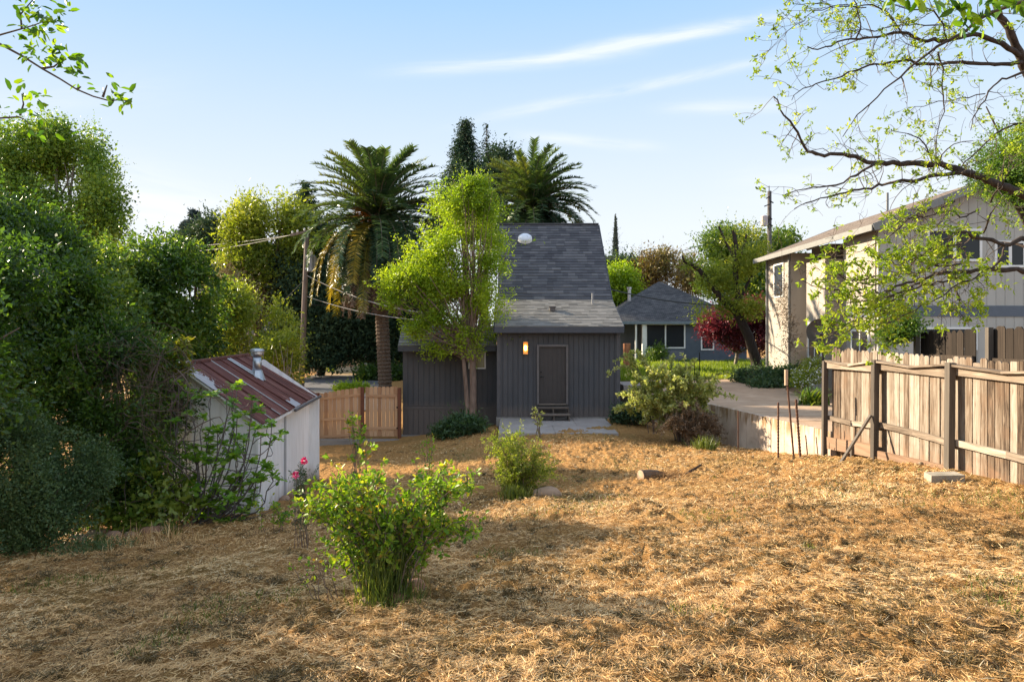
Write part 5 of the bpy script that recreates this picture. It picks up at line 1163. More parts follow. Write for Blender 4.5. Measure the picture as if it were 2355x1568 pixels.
# --- middle distance left
tree('yellow_bush', gp(560, 23.5), 'loose yellow-green bush above the shed roof, left of the brown utility pole', 'tree', LM_YEL,
     [BL(560, 720, 24, 70, 60, 1.3), BL(620, 760, 24, 60, 60, 1.2), BL(510, 770, 24, 60, 60, 1.2), BL(640, 810, 23.5, 50, 40, 1.0), BL(580, 810, 23.5, 90, 50, 1.2), BL(520, 690, 24, 40, 40, .9), BL(605, 860, 23.5, 80, 40, 1.0)],
     4200, 9, .13, .35, .16, 51, .07, M_TWIGP, split=.3, gap=.36, gscale=1.2, vb=.0)
bush('blooming_shrub', gp(650, 22.5), 'spindly yellow-leaved shrub with pale stems right above the stovepipe', LM_YEL, [BL(640, 800, 22.5, 40, 30, .8), BL(660, 790, 22.5, 26, 30, .6), BL(620, 830, 22.5, 50, 20, .7)], 420, 8, .11, .5, .09, 52, 22, .025, M_TWIGP, cat='bush', gap=.3, vb=.15)
tree('acacia_tree', gp(590, 44), 'tall yellow-green feathery tree left of the brown utility pole', 'tree', LM_YEL,
     [BL(590, 510, 44, 55, 50, 2.0), BL(650, 500, 44, 40, 50, 1.6), BL(570, 640, 43, 60, 70, 2.0), BL(630, 620, 44, 60, 70, 2.0), BL(540, 550, 44, 22, 35, 1.0), BL(680, 550, 44, 40, 60, 1.4), BL(590, 580, 44, 50, 60, 1.8), BL(545, 620, 43, 35, 40, 1.2)],
     5200, 10, .24, .4, .36, 53, .3, M_BARK, gap=.40, gscale=.62, vb=-.02)
def conifer(name, x, d, ytop, ybase, wpx, label, seed, mat=None, levels=26, per=10, leaf=.28, droop=.35, base=None, narrow=1.0, cat='conifer', dens=1.0, zb=None, pw=.85, thin=0):
    rng = np.random.default_rng(seed); X, Y, Z = gp(x, d) if zb is None else gp(x, d, zb); t_ = thing(name, (X, Y, Z), label, cat); top = P(x, ytop, d); zbot = P(x, ybase, d)[2]; wmax = wpx * d / F
    b = MB(); b.tube([(X, Y, Z), (X, Y, (Z + top[2]) / 2), (X, Y, top[2])], [wmax * .09 + .08, wmax * .05 + .05, .03], 8)
    lv = Leaves(); Cs = []; Ds = []; Vs = []
    for i in range(levels):
        f = i / (levels - 1); z = top[2] - (top[2] - zbot) * f ** 1.05; rr_ = wmax * (f ** pw) * rng.uniform(.78, 1.12) + .04
        nb = max(4, int(7 + 5 * f))
        for k in range(nb):
            a = rng.random() * 6.283; L_ = rr_ * rng.uniform(.65, 1.1)
            e = np.array([X + math.cos(a) * L_, Y + math.sin(a) * L_, z - droop * L_ + rng.normal() * .1]); s = np.array([X, Y, z])
            b.tube(curve(s, e, (0, 0, L_ * .08), 4), np.linspace(.05, .012, 4) * (wmax / 3 + .3), 4, cap=False)
            n = int((8 + L_ * 14) * dens * per / 10)
            if rng.random() < thin: continue
            t = rng.random(n) ** .6; q = s + (e - s) * t[:, None] + rng.normal(size=(n, 3)) * (.10 * wmax * .5 + .06) * np.array([1, 1, .7])
            Cs.append(q); Ds.append(np.tile([math.cos(a), math.sin(a), -.45], (n, 1)) + rng.normal(size=(n, 3)) * .5); Vs.append(np.clip(rng.random() * .5 + rng.random(n) * .5, 0, 1))
    b.build('trunk', M_BARKD, t_)
    C = np.concatenate(Cs); D = np.concatenate(Ds); v = np.concatenate(Vs); lv.add(T_DIA, C, D, rdir(len(C), rng) + (0, 0, .6), leaf * rng.uniform(.6, 1.3, len(C)), leaf * .38, v); lv.build('foliage', mat or LM_CONI, t_); return t_
conifer('conifer_tree', 705, 50, 428, 640, 72, 'pointed dark conifer top directly above the brown utility pole', 61, levels=30, per=16, leaf=.34)
grove = tree('cedar_grove', gp(735, 46), 'dense dark-green evergreens filling the space behind the utility pole and palm trunk', 'tree', LM_CONI,
     [BL(690, 690, 45, 60, 110, 2.5), BL(750, 740, 45, 80, 80, 2.5), BL(840, 760, 46, 80, 70, 2.5), BL(720, 560, 46, 45, 70, 2), BL(900, 740, 46, 60, 80, 2), BL(670, 800, 44, 50, 60, 2), BL(740, 830, 44, 50, 40, 1.5), BL(960, 700, 46, 60, 90, 2), BL(655, 600, 46, 30, 50, 1.5)],
     9000, 12, .26, .4, .38, 62, .3, M_BARKD, shell=.4, vb=.12, rough=.3, zmin=-1.9)
tree('cedar_grove', gp(890, 50), 'dark evergreens seen between the palm trunk and the charcoal house', 'tree', LM_CONI, [BL(890, 790, 48, 60, 50, 2), BL(940, 780, 48, 50, 60, 2)], 1200, 12, .26, .4, .38, 63, .3, M_BARKD, vb=.15, zmin=-2.2)
conifer('cedar_tree', 450, 62, 490, 600, 52, 'blue-grey weeping cedar with drooping tiers against the white sky, left', 64, leafmat('needle_blue_grey', [(.03, .045, .05), (.05, .075, .08), (.08, .11, .11)], .15, (1, 1, .8), .7, .1), levels=7, per=40, leaf=.45, droop=.55, pw=.35, dens=2.2)
tree('round_cedar', gp(495, 60), 'darker rounded cedar beside the weeping one, above the slate roof', 'tree', LM_CONI, [BL(495, 545, 60, 40, 35, 2), BL(460, 575, 60, 40, 25, 2), BL(520, 560, 60, 20, 30, 1.4)], 1800, 10, .4, .3, .5, 65, .3, M_BARKD, vb=.25)
hs = thing('far_house', gp(505, 56), 'dark slate roof of a far house glimpsed below the cedars', 'house')
b = MB(); a = P(470, 620, 56); t9 = P(528, 556, 60); z0 = g(a[0], 56); b.box(a[0] - 1, a[0] + 6, 57, 64, z0, a[2] - .2); b.build('wall', M_BLUE2, hs)
b = MB(); b.slab((a[0] - 1.2, 56.2, a[2] - .4), (a[0] + 5.8, 56.2, a[2] - .4), (a[0] + 4.0, 60, t9[2]), (a[0] + 1.2, 60, t9[2]), .2); b.slab((a[0] + 5.8, 63.8, a[2] - .4), (a[0] - 1.2, 63.8, a[2] - .4), (a[0] + 1.2, 60, t9[2]), (a[0] + 4, 60, t9[2]), .2); b.build('roof', plain('slate_roof', (.11, .125, .16), .7), hs)
bush('bare_brush', gp(525, 40), 'grey leafless brush below the far slate roof', LM_DRY, [BL(515, 650, 40, 35, 35, .8), BL(560, 690, 40, 30, 30, .8)], 500, 8, .35, .06, .3, 66, 40, .03, M_TWIGP)
# lane side
bf = thing('board_fence', gp(790, 58), 'pale brown board fence beside the lane in the far gap behind the cedar gate', 'fence')
b = MB()
for i in range(9):
    x = P(772 + i * 4.4, 0, 58)[0]; zz = g(x, 58); b.box(x, x + .15, 58, 58.03, zz, zz + 1.55 + .06 * math.sin(i * 5))
b.build('board_panel', M_CED, bf)
for i in (0, 8):
    x = P(772 + i * 4.4, 0, 58)[0]; b = MB(); b.box(x - .05, x + .05, 58.035, 58.13, g(x, 58), g(x, 58) + 1.5); b.build('post', M_OLDP, bf)
wb = thing('white_outbuilding', gp(835, 62), 'small white and cream building at the end of the lane, far behind the palm', 'building')
a = P(812, 858, 62); c_ = P(858, 800, 62); zz = g(a[0], 62)
b = MB(); b.box(a[0] + .9, c_[0] + 1.5, 62, 66, zz, c_[2] + .1); b.build('wall', M_WHITE, wb); b = MB(); b.box(a[0], a[0] + .9, 61.9, 61.98, zz, c_[2] - .3); b.build('door', plain('cream_door', (.62, .48, .26), .7), wb)
b = MB(); b.slab((a[0] - .3, 61.5, c_[2] + .1), (c_[0] + 1.8, 61.5, c_[2] + .1), (c_[0] + 1.8, 66, c_[2] + .9), (a[0] - .3, 66, c_[2] + .9), .12); b.build('roof', M_SHF, wb)
for i, (x, d, r_) in enumerate(((856, 52, .22), (872, 50, .42), (852, 56, .14))):
    q = gp(x, d); b = MB(); b.tube([q, (q[0] - .1 * i, q[1], -.4), (q[0] - .3, q[1], 1.5)], [r_ * 1.2, r_, r_ * .8], 9); b.build('trunk', M_BARKD, grove)
crown('hedge', None, LM_DARK, [BL(850, 862, 42, 34, 20, .9), BL(905, 860, 42, 34, 20, .9), BL(880, 866, 42, 40, 18, .9)], 1500, 10, .14, .5, .14, 67, shell=.5, vb=-.05); tag(COL.objects['hedge'], 'clipped dark-green hedge behind the cedar gate, at the foot of the palm', 'hedge')
crown('lime_bush', None, LM_LIME, [BL(795, 893, 27, 26, 9, .5), BL(825, 890, 27, 24, 7, .4)], 320, 9, .09, .5, .07, 68, vb=.2); tag(COL.objects['lime_bush'], 'low sunlit lime-green bush peeking over the cedar fence', 'bush')
crown('lime_bush', None, LM_LIME, [BL(762, 838, 50, 12, 14, .5)], 60, 9, .16, .5, .14, 69, vb=.2); tag([o for o in COL.objects if o.name.startswith('lime_bush.')][0], 'small bright leafy spray beside the dark lane, left of the far fence', 'bush')

# --- palms
M_FROND = leafmat('palm_green', [(.03, .065, .035), (.06, .115, .045), (.10, .165, .05), (.18, .22, .06)], .35, (1.3, 1.15, .4), .4, .4)
M_FRONDY = leafmat('palm_yellow', [(.11, .12, .02), (.24, .21, .03), (.42, .32, .045), (.52, .40, .07)], .4, (1.2, 1, .4))
M_FRONDD = leafmat('palm_dead', [(.09, .06, .045), (.16, .11, .085), (.26, .19, .15)], .2, (1, .9, .8), .8, .1)
M_ORANGE = plain('palm_fruit_stalk', (.55, .20, .04), .6, 0, .2)
def frond(lv, b, c, az, el, L_, rng, sag=1.0, nl=64, ll=.55, v=.5, lw=.075, twist=.0, vee=.35):
    h = np.array([math.cos(az), math.sin(az), 0]); n = 14; pts = [np.array(c)]; e = el
    for i in range(n):
        dirv = h * math.cos(e) + np.array([0, 0, math.sin(e)]); pts.append(pts[-1] + dirv * L_ / n); e -= sag * (.06 + .10 * i / n)
        e = max(e, -1.45)
    pts = np.array(pts); b.tube(pts, np.linspace(.035, .008, n + 1), 4, cap=False)
    t = np.linspace(.12, 1, nl); ii = np.clip((t * n).astype(int), 0, n - 1); fr = t * n - ii; q = pts[ii] * (1 - fr[:, None]) + pts[np.minimum(ii + 1, n)] * fr[:, None]
    tg = unit(pts[np.minimum(ii + 1, n)] - pts[ii]); side = np.cross(tg, np.array([0, 0, 1.]) * 1.0 + h * .001); side = unit(side); upv = np.cross(side, tg)
    for s in (-1, 1):
        D = unit(tg * .75 + side * s * 1.0 + upv * vee * rng.uniform(.4, 1.3, nl)[:, None] + rng.normal(size=(nl, 3)) * .12)
        ln = ll * (1.0 - .72 * np.abs(t - .42) ** 1.4) * rng.uniform(.85, 1.1, nl)
        lv.add(T_BLADE, q, D, np.tile(upv.mean(0), (nl, 1)) + rng.normal(size=(nl, 3)) * .3, ln, lw, np.clip(v + rng.normal(size=nl) * .08, 0, 1))
def palm(x, y, d, R_, label, seed, base, trunk_r=.28, skirt=True, yellow=True, nf=70):
    c = P(x, y, d); t_ = thing('palm_tree', base, label, 'palm tree', 'date palms behind the charcoal house'); rng = np.random.default_rng(seed)
    b = MB(); bx = np.array(base); n = 90; pts = [bx + (c - (0, 0, .3) - bx) * i / n for i in range(n + 1)]
    pts[0] = pts[0] - (0, 0, .3)
    b.tube(pts, [trunk_r * (1.12 if i % 2 else .97) * (1 + .25 * max(0, i / n - .85) / .15) for i in range(n + 1)], 12); b.build('trunk', M_PALMT, t_)
    # rough frond-base boots
    b = MB(); lv = Leaves(); by = MB(); ly = Leaves(); bd = MB(); ld = Leaves()
    for i in range(nf):
        f = i / nf; az = i * 2.39996 + rng.normal() * .12; el = 1.45 - 1.75 * f + rng.normal() * .08; L_ = R_ * (.82 + .35 * min(1, f * 1.6)) * rng.uniform(.85, 1.1)
        left = math.cos(az) < -.05
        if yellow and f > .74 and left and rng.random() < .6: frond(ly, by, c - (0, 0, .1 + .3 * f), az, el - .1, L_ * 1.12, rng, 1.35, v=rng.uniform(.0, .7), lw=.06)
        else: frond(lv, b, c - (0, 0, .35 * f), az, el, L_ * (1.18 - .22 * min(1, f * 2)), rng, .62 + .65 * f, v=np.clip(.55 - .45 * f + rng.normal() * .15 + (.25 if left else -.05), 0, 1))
    b.build('rachis', M_TWIGP, t_); lv.build('fronds', M_FROND, t_)
    for k in range(26):   # lower green fronds hanging steeply
        pass
    l2 = Leaves(); b2 = MB()
    for k in range(70):
        az = rng.random() * 6.283; frond(l2, b2, c - (0, 0, .35 + .3 * rng.random()), az, rng.uniform(-.75, .1), R_ * rng.uniform(.8, 1.1), rng, 1.7, v=rng.uniform(0, .35), vee=.15)
    l2.build('lower_fronds', M_FROND, t_); b2.build('lower_rachis', M_TWIGP, t_)
    if yellow:
        ly.build('yellow_fronds', M_FRONDY, t_); by.build('yellow_rachis', M_FRONDY, t_)
    if skirt:
        for k in range(110):
            az = rng.random() * 6.283
            if math.cos(az) > .3 and rng.random() < .5: continue
            s = c - (0, 0, .6 + .4 * rng.random()) + np.array([math.cos(az), math.sin(az), 0]) * .35
            frond(ld, bd, s, az, rng.uniform(-1.0, -.35), R_ * rng.uniform(.75, 1.12), rng, 2.6, nl=44, ll=.34, v=rng.random(), lw=.05, vee=-.1)
        ld.build('dead_fronds', M_FRONDD, t_); bd.build('dead_rachis', M_FRONDD, t_)
        b = MB()
        for k in range(5):
            az = rng.uniform(2.2, 5.2); s = c - (0, 0, .1)
            for j in range(16):
                e = s + np.array([math.cos(az), math.sin(az) , 0]) * rng.uniform(.7, 1.5) + (rng.normal() * .16, rng.normal() * .1, rng.uniform(-.35, .75)); b.tube(curve(s, e, (0, 0, .12), 5), np.linspace(.02, .012, 5), 4)
        b.build('fruit_stalks', M_ORANGE, t_)
    return t_
pbx = P(886, 0, 36)[0]
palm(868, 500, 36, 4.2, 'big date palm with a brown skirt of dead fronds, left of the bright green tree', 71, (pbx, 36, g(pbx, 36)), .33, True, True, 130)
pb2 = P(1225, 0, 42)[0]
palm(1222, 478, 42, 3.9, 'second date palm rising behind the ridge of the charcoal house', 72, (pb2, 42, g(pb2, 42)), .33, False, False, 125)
# redwoods behind
conifer('redwood_tree', 1070, 62, 281, 520, 104, 'tall dark pointed redwood behind the bright green tree', 73, levels=42, per=24, leaf=.24, dens=1.4, pw=1.0)
conifer('spindly_conifer', 1119, 64, 286, 430, 32, 'thin sparse conifer spire just right of the redwood', 74, levels=22, per=5, leaf=.26, thin=.45, droop=.1, dens=.7)
tree('dark_tree', gp(1110, 60), 'dark evergreen crown between the redwood and the second palm', 'tree', LM_CONI, [BL(1090, 420, 60, 45, 40, 2.5), BL(1140, 430, 60, 28, 60, 2), BL(1050, 460, 60, 40, 50, 2), BL(1150, 365, 60, 26, 16, 1.2)], 2600, 11, .3, .4, .45, 75, .3, M_BARKD, vb=.1, rough=.45, gap=.34, gscale=.7)
# --- bright green tree in front of the house
t_ = thing('green_tree', gp(1086, 24.75), 'bright lime-green multi-stemmed tree in front of the charcoal house', 'tree'); rng = np.random.default_rng(81)
d0 = 24.75; gb = np.array(gp(1086, d0))
GB = [BL(1050, 470, d0, 70, 60, .9), BL(1110, 480, d0, 50, 60, .9), BL(1065, 560, d0, 105, 70, 1.2), BL(1120, 600, d0, 55, 80, 1.0), BL(1000, 590, d0, 80, 60, 1.0), BL(960, 650, d0, 75, 50, .9), BL(1050, 670, d0, 100, 70, 1.2), BL(1110, 700, d0, 60, 60, .9), BL(925, 640, d0, 55, 30, .6), BL(1000, 730, d0, 65, 45, .8), BL(1080, 770, d0, 75, 45, .8), BL(960, 760, d0, 40, 25, .5), BL(1060, 430, d0, 40, 26, .5), BL(1010, 800, d0, 40, 22, .4), BL(1100, 425, d0, 30, 22, .4), BL(900, 690, d0, 30, 22, .4)]
b = MB(); fk = P(1086, 800, d0)
b.tube([gb - (0, 0, .1), (gb + fk) / 2 + (.03, 0, 0), fk], [.16, .125, .11], 12)
b.tube([gb + (-.13, -.02, -.1), P(1072, 900, d0), P(1066, 830, d0), P(1050, 760, d0)], [.09, .08, .07, .05], 9)
for k in range(150):
    q = GB[rng.integers(len(GB))]; e = q[0] + rng.normal(size=3) * q[1] * .5; s = fk + (rng.normal() * .08, rng.normal() * .08, rng.uniform(-.5, .3))
    mid = np.array([s[0] + (e[0] - s[0]) * .45, s[1] + (e[1] - s[1]) * .4, s[2] + (e[2] - s[2]) * .45]); r_ = rng.uniform(.014, .04)
    pts_ = np.array([(1 - t) ** 2 * s + 2 * t * (1 - t) * mid + t * t * e for t in np.linspace(0, 1, 7)]); pts_[1:-1] += rng.normal(size=(5, 3)) * .05; b.tube(pts_, np.linspace(r_, r_ * .25, 7), 5)
b.build('trunk', plain('grey_brown_bark', (.20, .14, .11), .85, 0, .3, 10, .15, (1, 1, .3)), t_)
crown('crown', t_, LM_LIME, GB, 9800, 8, .085, .5, .10, 82, shell=.62, gap=.40, gscale=1.5, rough=.55, vb=.05, tm=T_OVAL, up=.5)
bush('fern_patch', gp(1065, 22.3), 'low blue-green ferny plants at the foot of the bright green tree', LM_BLUE, [BL(1040, 985, 22.3, 34, 16, .5), BL(1085, 978, 22.2, 30, 16, .5), BL(1060, 968, 22.6, 26, 14, .4), BL(1015, 990, 22.6, 20, 9, .4)], 520, 10, .13, .3, .09, 83, 8, .01, vb=-.1, tm=T_BLADE)
# --- beyond the house, right
t_ = thing('cypress_tree', gp(1415, 90, -2.6), 'very thin tall cypress spire on the skyline right of the charcoal house', 'conifer')
b = MB(); q = P(1415, 492, 90); b.tube([(q[0], 90, -2.6), (q[0], 90, q[2])], [.2, .03], 6); b.build('trunk', M_BARKD, t_)
crown('foliage', t_, leafmat('needle_cypress', [(.05, .07, .07), (.08, .11, .10), (.13, .16, .14)], .1, (1, 1, .8), .8, .1), [BL(1415 + math.sin(k * 9.) * .5, 500 + k * 5.2, 90, .8 + k * .33, 5, .05 + k * .019) for k in range(24)], 2600, 7, .17, .4, .05, 84, shell=.5, rough=.2, droop=-1.2)
tree('bright_tree', gp(1425, 60, -2.2), 'bright green tree just right of the charcoal house roof', 'tree', LM_LIME, [BL(1425, 655, 60, 38, 45, 1.8), BL(1400, 690, 60, 30, 40, 1.6), BL(1450, 680, 60, 20, 30, 1.2)], 1700, 10, .26, .45, .3, 85, .2, vb=-.05)
tree('dark_shrub_tree', gp(1440, 68, -2.2), 'dark rounded evergreens on the skyline under the cypress', 'tree', LM_CONI, [BL(1400, 612, 68, 18, 14, 1.5), BL(1445, 618, 68, 24, 22, 1.6), BL(1425, 608, 70, 22, 12, 1.4)], 900, 10, .3, .5, .3, 86, .2, M_BARKD, vb=.25)
tree('russet_tree', gp(1520, 66, -2.2), 'russet-brown thinly leaved tree behind the blue house roof', 'tree', LM_RUST, [BL(1500, 620, 66, 45, 40, 2), BL(1560, 620, 66, 45, 45, 2), BL(1530, 590, 66, 35, 20, 1.5), BL(1480, 655, 66, 35, 30, 1.5), BL(1590, 650, 64, 30, 40, 1.5)], 2600, 10, .27, .35, .4, 87, .25, gap=.3, gscale=.6, shell=.6)
tree('green_backdrop_tree', gp(1700, 56, UP_Z), 'leafy green tree around the dark utility pole, behind the pruned tree', 'tree', LM_MID, [BL(1660, 560, 56, 50, 40, 2), BL(1720, 590, 56, 55, 60, 2), BL(1780, 600, 56, 50, 60, 2), BL(1730, 670, 55, 70, 60, 2), BL(1650, 640, 56, 40, 50, 2), BL(1800, 560, 57, 30, 30, 1.4)], 4200, 11, .25, .45, .32, 88, .3, vb=.08, shell=.5, gap=.25, gscale=.6)
tree('plum_tree', gp(1690, 43, UP_Z), 'dark red-leaved plum tree under the pruned tree, beside the blue house', 'tree', LM_PLUM, [BL(1660, 745, 43, 45, 35, 1.5), BL(1720, 730, 43, 55, 45, 1.5), BL(1760, 760, 42, 30, 50, 1.2), BL(1690, 780, 43, 50, 22, 1.2), BL(1630, 755, 43, 22, 22, 1), BL(1745, 720, 43, 28, 18, 1)], 3400, 10, .15, .45, .20, 89, .12, M_TWIGP, shell=.55, gap=.38, gscale=1.0, rough=.1)
# pruned tree with bent black limb
t_ = thing('pruned_tree', gp(1741, 38, UP_Z), 'pruned tree with a bent black limb and yellow-green leaves, right of the blue house', 'tree'); rng = np.random.default_rng(90)
b = MB(); dp = 38; Q = lambda x, y, dd=0: P(x, y, dp + dd)
b.tube([Q(1743, 872), Q(1738, 830), Q(1722, 775), Q(1700, 730), Q(1685, 705)], [.36, .29, .26, .23, .2], 10)
b.tube([Q(1690, 715), Q(1660, 690), Q(1635, 655), Q(1607, 620), Q(1572, 598)], [.2, .17, .14, .13, .12], 8); b.tube([Q(1572, 598), Q(1568, 588)], [.06, .04], 6)
b.tube([Q(1690, 715), Q(1696, 680), Q(1690, 620), Q(1693, 570), Q(1686, 530)], [.17, .16, .14, .12, .10], 8); b.tube([Q(1690, 640), Q(1700, 600), Q(1712, 560), Q(1716, 540)], [.09, .08, .07, .05], 7); b.tube([Q(1692, 600), Q(1670, 560), Q(1652, 520)], [.07, .06, .05], 6)
b.tube([Q(1700, 690), Q(1720, 650), Q(1750, 600)], [.09, .07, .04], 6); b.build('trunk', M_BARKD, t_)
crown('crown', t_, LM_YEL, [BL(1690, 560, dp, 60, 40, 1.4), BL(1640, 600, dp, 45, 40, 1.2), BL(1730, 620, dp, 50, 50, 1.2), BL(1690, 660, dp, 60, 45, 1.2), BL(1620, 640, dp, 40, 30, 1.0), BL(1650, 700, dp, 35, 25, 1), BL(1590, 620, dp, 25, 20, .8), BL(1720, 700, dp, 40, 30, 1), BL(1610, 720, 40, 22, 24, .8)], 4000, 9, .14, .5, .17, 91, gap=.56, gscale=1.1, vb=.12, tm=T_OVAL, rough=.5)
conifer('ivy_column', 1781, 36.2, 700, 835, 11, 'column of ivy climbing the far corner of the tan house', 92, LM_MID, levels=30, per=20, leaf=.16, droop=.2, cat='ivy', zb=UP_Z, pw=.35)
crown('ivy_mound', None, LM_BLUE, [BL(1740, 868, 31, 50, 16, 1.4), BL(1790, 872, 30, 50, 20, 1.3), BL(1830, 866, 29.5, 30, 22, 1.0), BL(1765, 885, 28.5, 40, 12, .8), BL(1790, 845, 33, 24, 24, .8)], 3600, 10, .12, .5, .1, 93, vb=-.15, shell=.5, zmin=UP_Z); tag(COL.objects['ivy_mound'], 'low dark-green ivy bed under the pruned tree beside the driveway', 'ground cover')
t_ = thing('white_flower_shrub', gp(1858, 25, UP_Z), 'shrub dotted with small white flowers left of the old fence end', 'bush')
fbl = [BL(1855, 862, 25, 30, 16, .7), BL(1875, 840, 25.3, 24, 16, .7), BL(1845, 878, 24.6, 24, 12, .5)]
crown('leaves', t_, LM_YEL, fbl, 700, 10, .08, .4, .07, 94, shell=.5, zmin=UP_Z); crown('flowers', t_, M_WHITE, fbl, 260, 4, .05, .9, .05, 95, shell=.25, zmin=UP_Z)
t_ = thing('strap_leaf_plant', gp(1868, 22, UP_Z), 'clump of glossy dark strap leaves at the end of the old fence', 'plant'); rng = np.random.default_rng(96)
n = 130; a = rng.random(n) * 6.28; C = np.array(gp(1866, 21.5, UP_Z)) + rng.normal(size=(n, 3)) * (.15, .12, 0); D = np.stack([np.cos(a), np.sin(a), rng.uniform(.5, 2.2, n)], -1); T = (np.array([(0, -.5, 0), (0, .5, 0), (.3, .5, .06), (.3, -.5, .06), (.6, .5, .03), (.6, -.5, .03), (.85, .35, -.1), (.85, -.35, -.1), (1, .05, -.25), (1, -.05, -.25)]), [(0, 3, 2, 1), (3, 5, 4, 2), (5, 7, 6, 4), (7, 9, 8, 6)])
lv = Leaves(); lv.add(T, C, D, np.stack([-np.cos(a), -np.sin(a), np.ones(n)], -1), rng.uniform(.4, .75, n), .05, rng.random(n)); lv.build('leaves', LM_MID, t_)
crown('wall_vine', None, LM_DRY, [BL(1800, 690, 30.5, 16, 60, .25), BL(1815, 770, 28.5, 16, 60, .2)], 240, 8, .14, .15, .15, 97, zmin=UP_Z); tag(COL.objects['wall_vine'], 'dry vine clinging to the sunlit side of the tan house', 'vine')
crown('fence_shrub', None, LM_MID, [BL(2075, 745, 14.5, 30, 32, .5), BL(2050, 770, 14.6, 20, 24, .4)], 520, 10, .07, .5, .07, 98, zmin=UP_Z); tag(COL.objects['fence_shrub'], 'leafy green shrub behind the old fence, against the tan house', 'bush')
tree('oak_tree', gp(2640, 17, UP_Z), 'dark fine-leaved oak crown at the right edge behind the overhanging branches', 'tree', LM_OLIVE, [BL(2330, 340, 16, 70, 60, 1.2), BL(2290, 400, 16, 50, 40, .9), BL(2400, 400, 16, 90, 110, 1.4), BL(2330, 430, 16, 50, 30, .8)], 3600, 11, .06, .45, .09, 99, .2, M_BARKD, vb=-.1, shell=.6, gap=.3, gscale=1.6)

# --- the arching shrub right of the patio, with dry undergrowth
M_CANE = plain('cane_bark', (.16, .11, .085), .8, 0, .35, 14)
LM_MANZ = leafmat('leaf_grey_green', [(.18, .22, .06), (.34, .38, .11), (.50, .53, .20), (.68, .66, .36)], .5, (1.1, 1.1, .5))
def cane_shrub(name, base, label, tips, d, seed, leafm, leaf, wid, nl, r0=.014, arch=.25, tm=T_OVAL, bark=None, cat='bush', dj=.5, start=.35, sub=4, rose=None, subl=.22):
    rng = np.random.default_rng(seed); t_ = thing(name, base, label, cat); b = MB(); lv = Leaves(); bs = np.array(base); ends = []
    for (x, y) in tips:
        dd = d + rng.uniform(-dj, dj); e = P(x, y, dd); s = bs + rng.normal(size=3) * (.07, .07, 0) + (0, 0, -.03)
        c1 = s + (e - s) * np.array([.3, .3, .75]) + np.array([0, 0, arch * abs(e[0] - s[0])]); ts = np.linspace(0, 1, 12)
        pts_ = np.array([(1 - t) ** 2 * s + 2 * t * (1 - t) * c1 + t * t * e for t in ts]); pts_[2:] += np.cumsum(rng.normal(size=(10, 3)) * .012, 0)
        b.tube(pts_, np.linspace(r0, r0 * .3, 12), 6); ends.append(pts_[-1])
        allp = [pts_]
        for k in range(sub):
            i = rng.integers(4, 11); a = pts_[i]; q = a + unit((pts_[min(i + 1, 11)] - pts_[i - 1])[None])[0] * rng.uniform(.4, 1) * subl + rng.normal(size=3) * subl * .6; sp_ = curve(a, q, rng.normal(size=3) * .03, 6); b.tube(sp_, np.linspace(r0 * .4, r0 * .18, 6), 4); allp.append(sp_); ends.append(q)
        for ap in allp:
            m_ = nl if ap is pts_ else nl // 2
            t = rng.uniform(start if ap is pts_ else .1, 1, m_) * (len(ap) - 1); i0 = np.minimum(t.astype(int), len(ap) - 2); f = (t - i0)[:, None]; C = ap[i0] * (1 - f) + ap[i0 + 1] * f; tg = unit(ap[i0 + 1] - ap[i0])
            D = unit(rdir(m_, rng) + tg * .4 + (0, 0, .15)); ln = leaf * rng.uniform(.6, 1.3, m_)
            lv.add(tm, C + D * .01, D, rdir(m_, rng) + (0, 0, .8), ln, ln * wid, np.clip(rng.random() * .35 + rng.random(m_) * .65, 0, 1))
    b.build('canes', bark or M_CANE, t_); lv.build('leaves', leafm, t_); return t_, ends
tips = [(1430, 935), (1440, 900), (1460, 870), (1480, 905), (1500, 860), (1475, 940), (1525, 865), (1540, 845), (1560, 870), (1585, 850), (1600, 880), (1620, 870), (1640, 890), (1655, 905), (1610, 900), (1570, 900), (1530, 900), (1510, 930), (1540, 935), (1580, 920), (1500, 890), (1625, 925), (1560, 840), (1530, 960), (1450, 915), (1595, 865), (1415, 948), (1490, 955)]
cane_shrub('arching_shrub', gp(1570, 20.4), 'arching pale grey-green shrub by the corner of the charcoal house and the retaining wall', tips, 20.3, 101, LM_MANZ, .10, .55, 100, .02, .5, sub=8, subl=.4)
tips = [(1388, 872), (1400, 855), (1412, 835), (1430, 820), (1450, 808), (1470, 812), (1485, 822), (1440, 815)]
cane_shrub('arching_spray', gp(1500, 21.5), 'single spray of pale leaves arching left in front of the charcoal house corner', tips, 21, 102, LM_MANZ, .08, .5, 60, .012, .9, sub=3, start=.6, dj=.2)
tips = [(1520, 985), (1540, 975), (1560, 960), (1580, 950), (1600, 965), (1620, 975), (1640, 990), (1655, 1000), (1550, 990), (1590, 985), (1615, 995), (1530, 965), (1645, 965), (1570, 935), (1600, 940), (1625, 955), (1660, 985)] * 3
cane_shrub('dry_brush', gp(1590, 19.7), 'dry brown brush hanging under the arching shrub against the retaining wall', tips, 19.7, 103, LM_DRY, .08, .25, 60, .009, .6, sub=6, bark=plain('dry_cane', (.30, .21, .14), .9, 0, .35, 14), dj=.4, start=.1)
tuft('weed_tuft', 1622, 18.3, 'bright green weeds at the foot of the dry brush', 260, .45, .14, M_GRASS, 7, w=.014, flop=.45)
bush('teal_shrub', gp(1450, 22.8), 'low blue-green shrub at the right corner of the charcoal house', LM_BLUE, [BL(1445, 950, 22.8, 34, 18, .5), BL(1480, 945, 22.9, 30, 24, .5), BL(1420, 962, 22.9, 14, 10, .3)], 900, 10, .08, .4, .09, 104, 8, .01, vb=-.15)
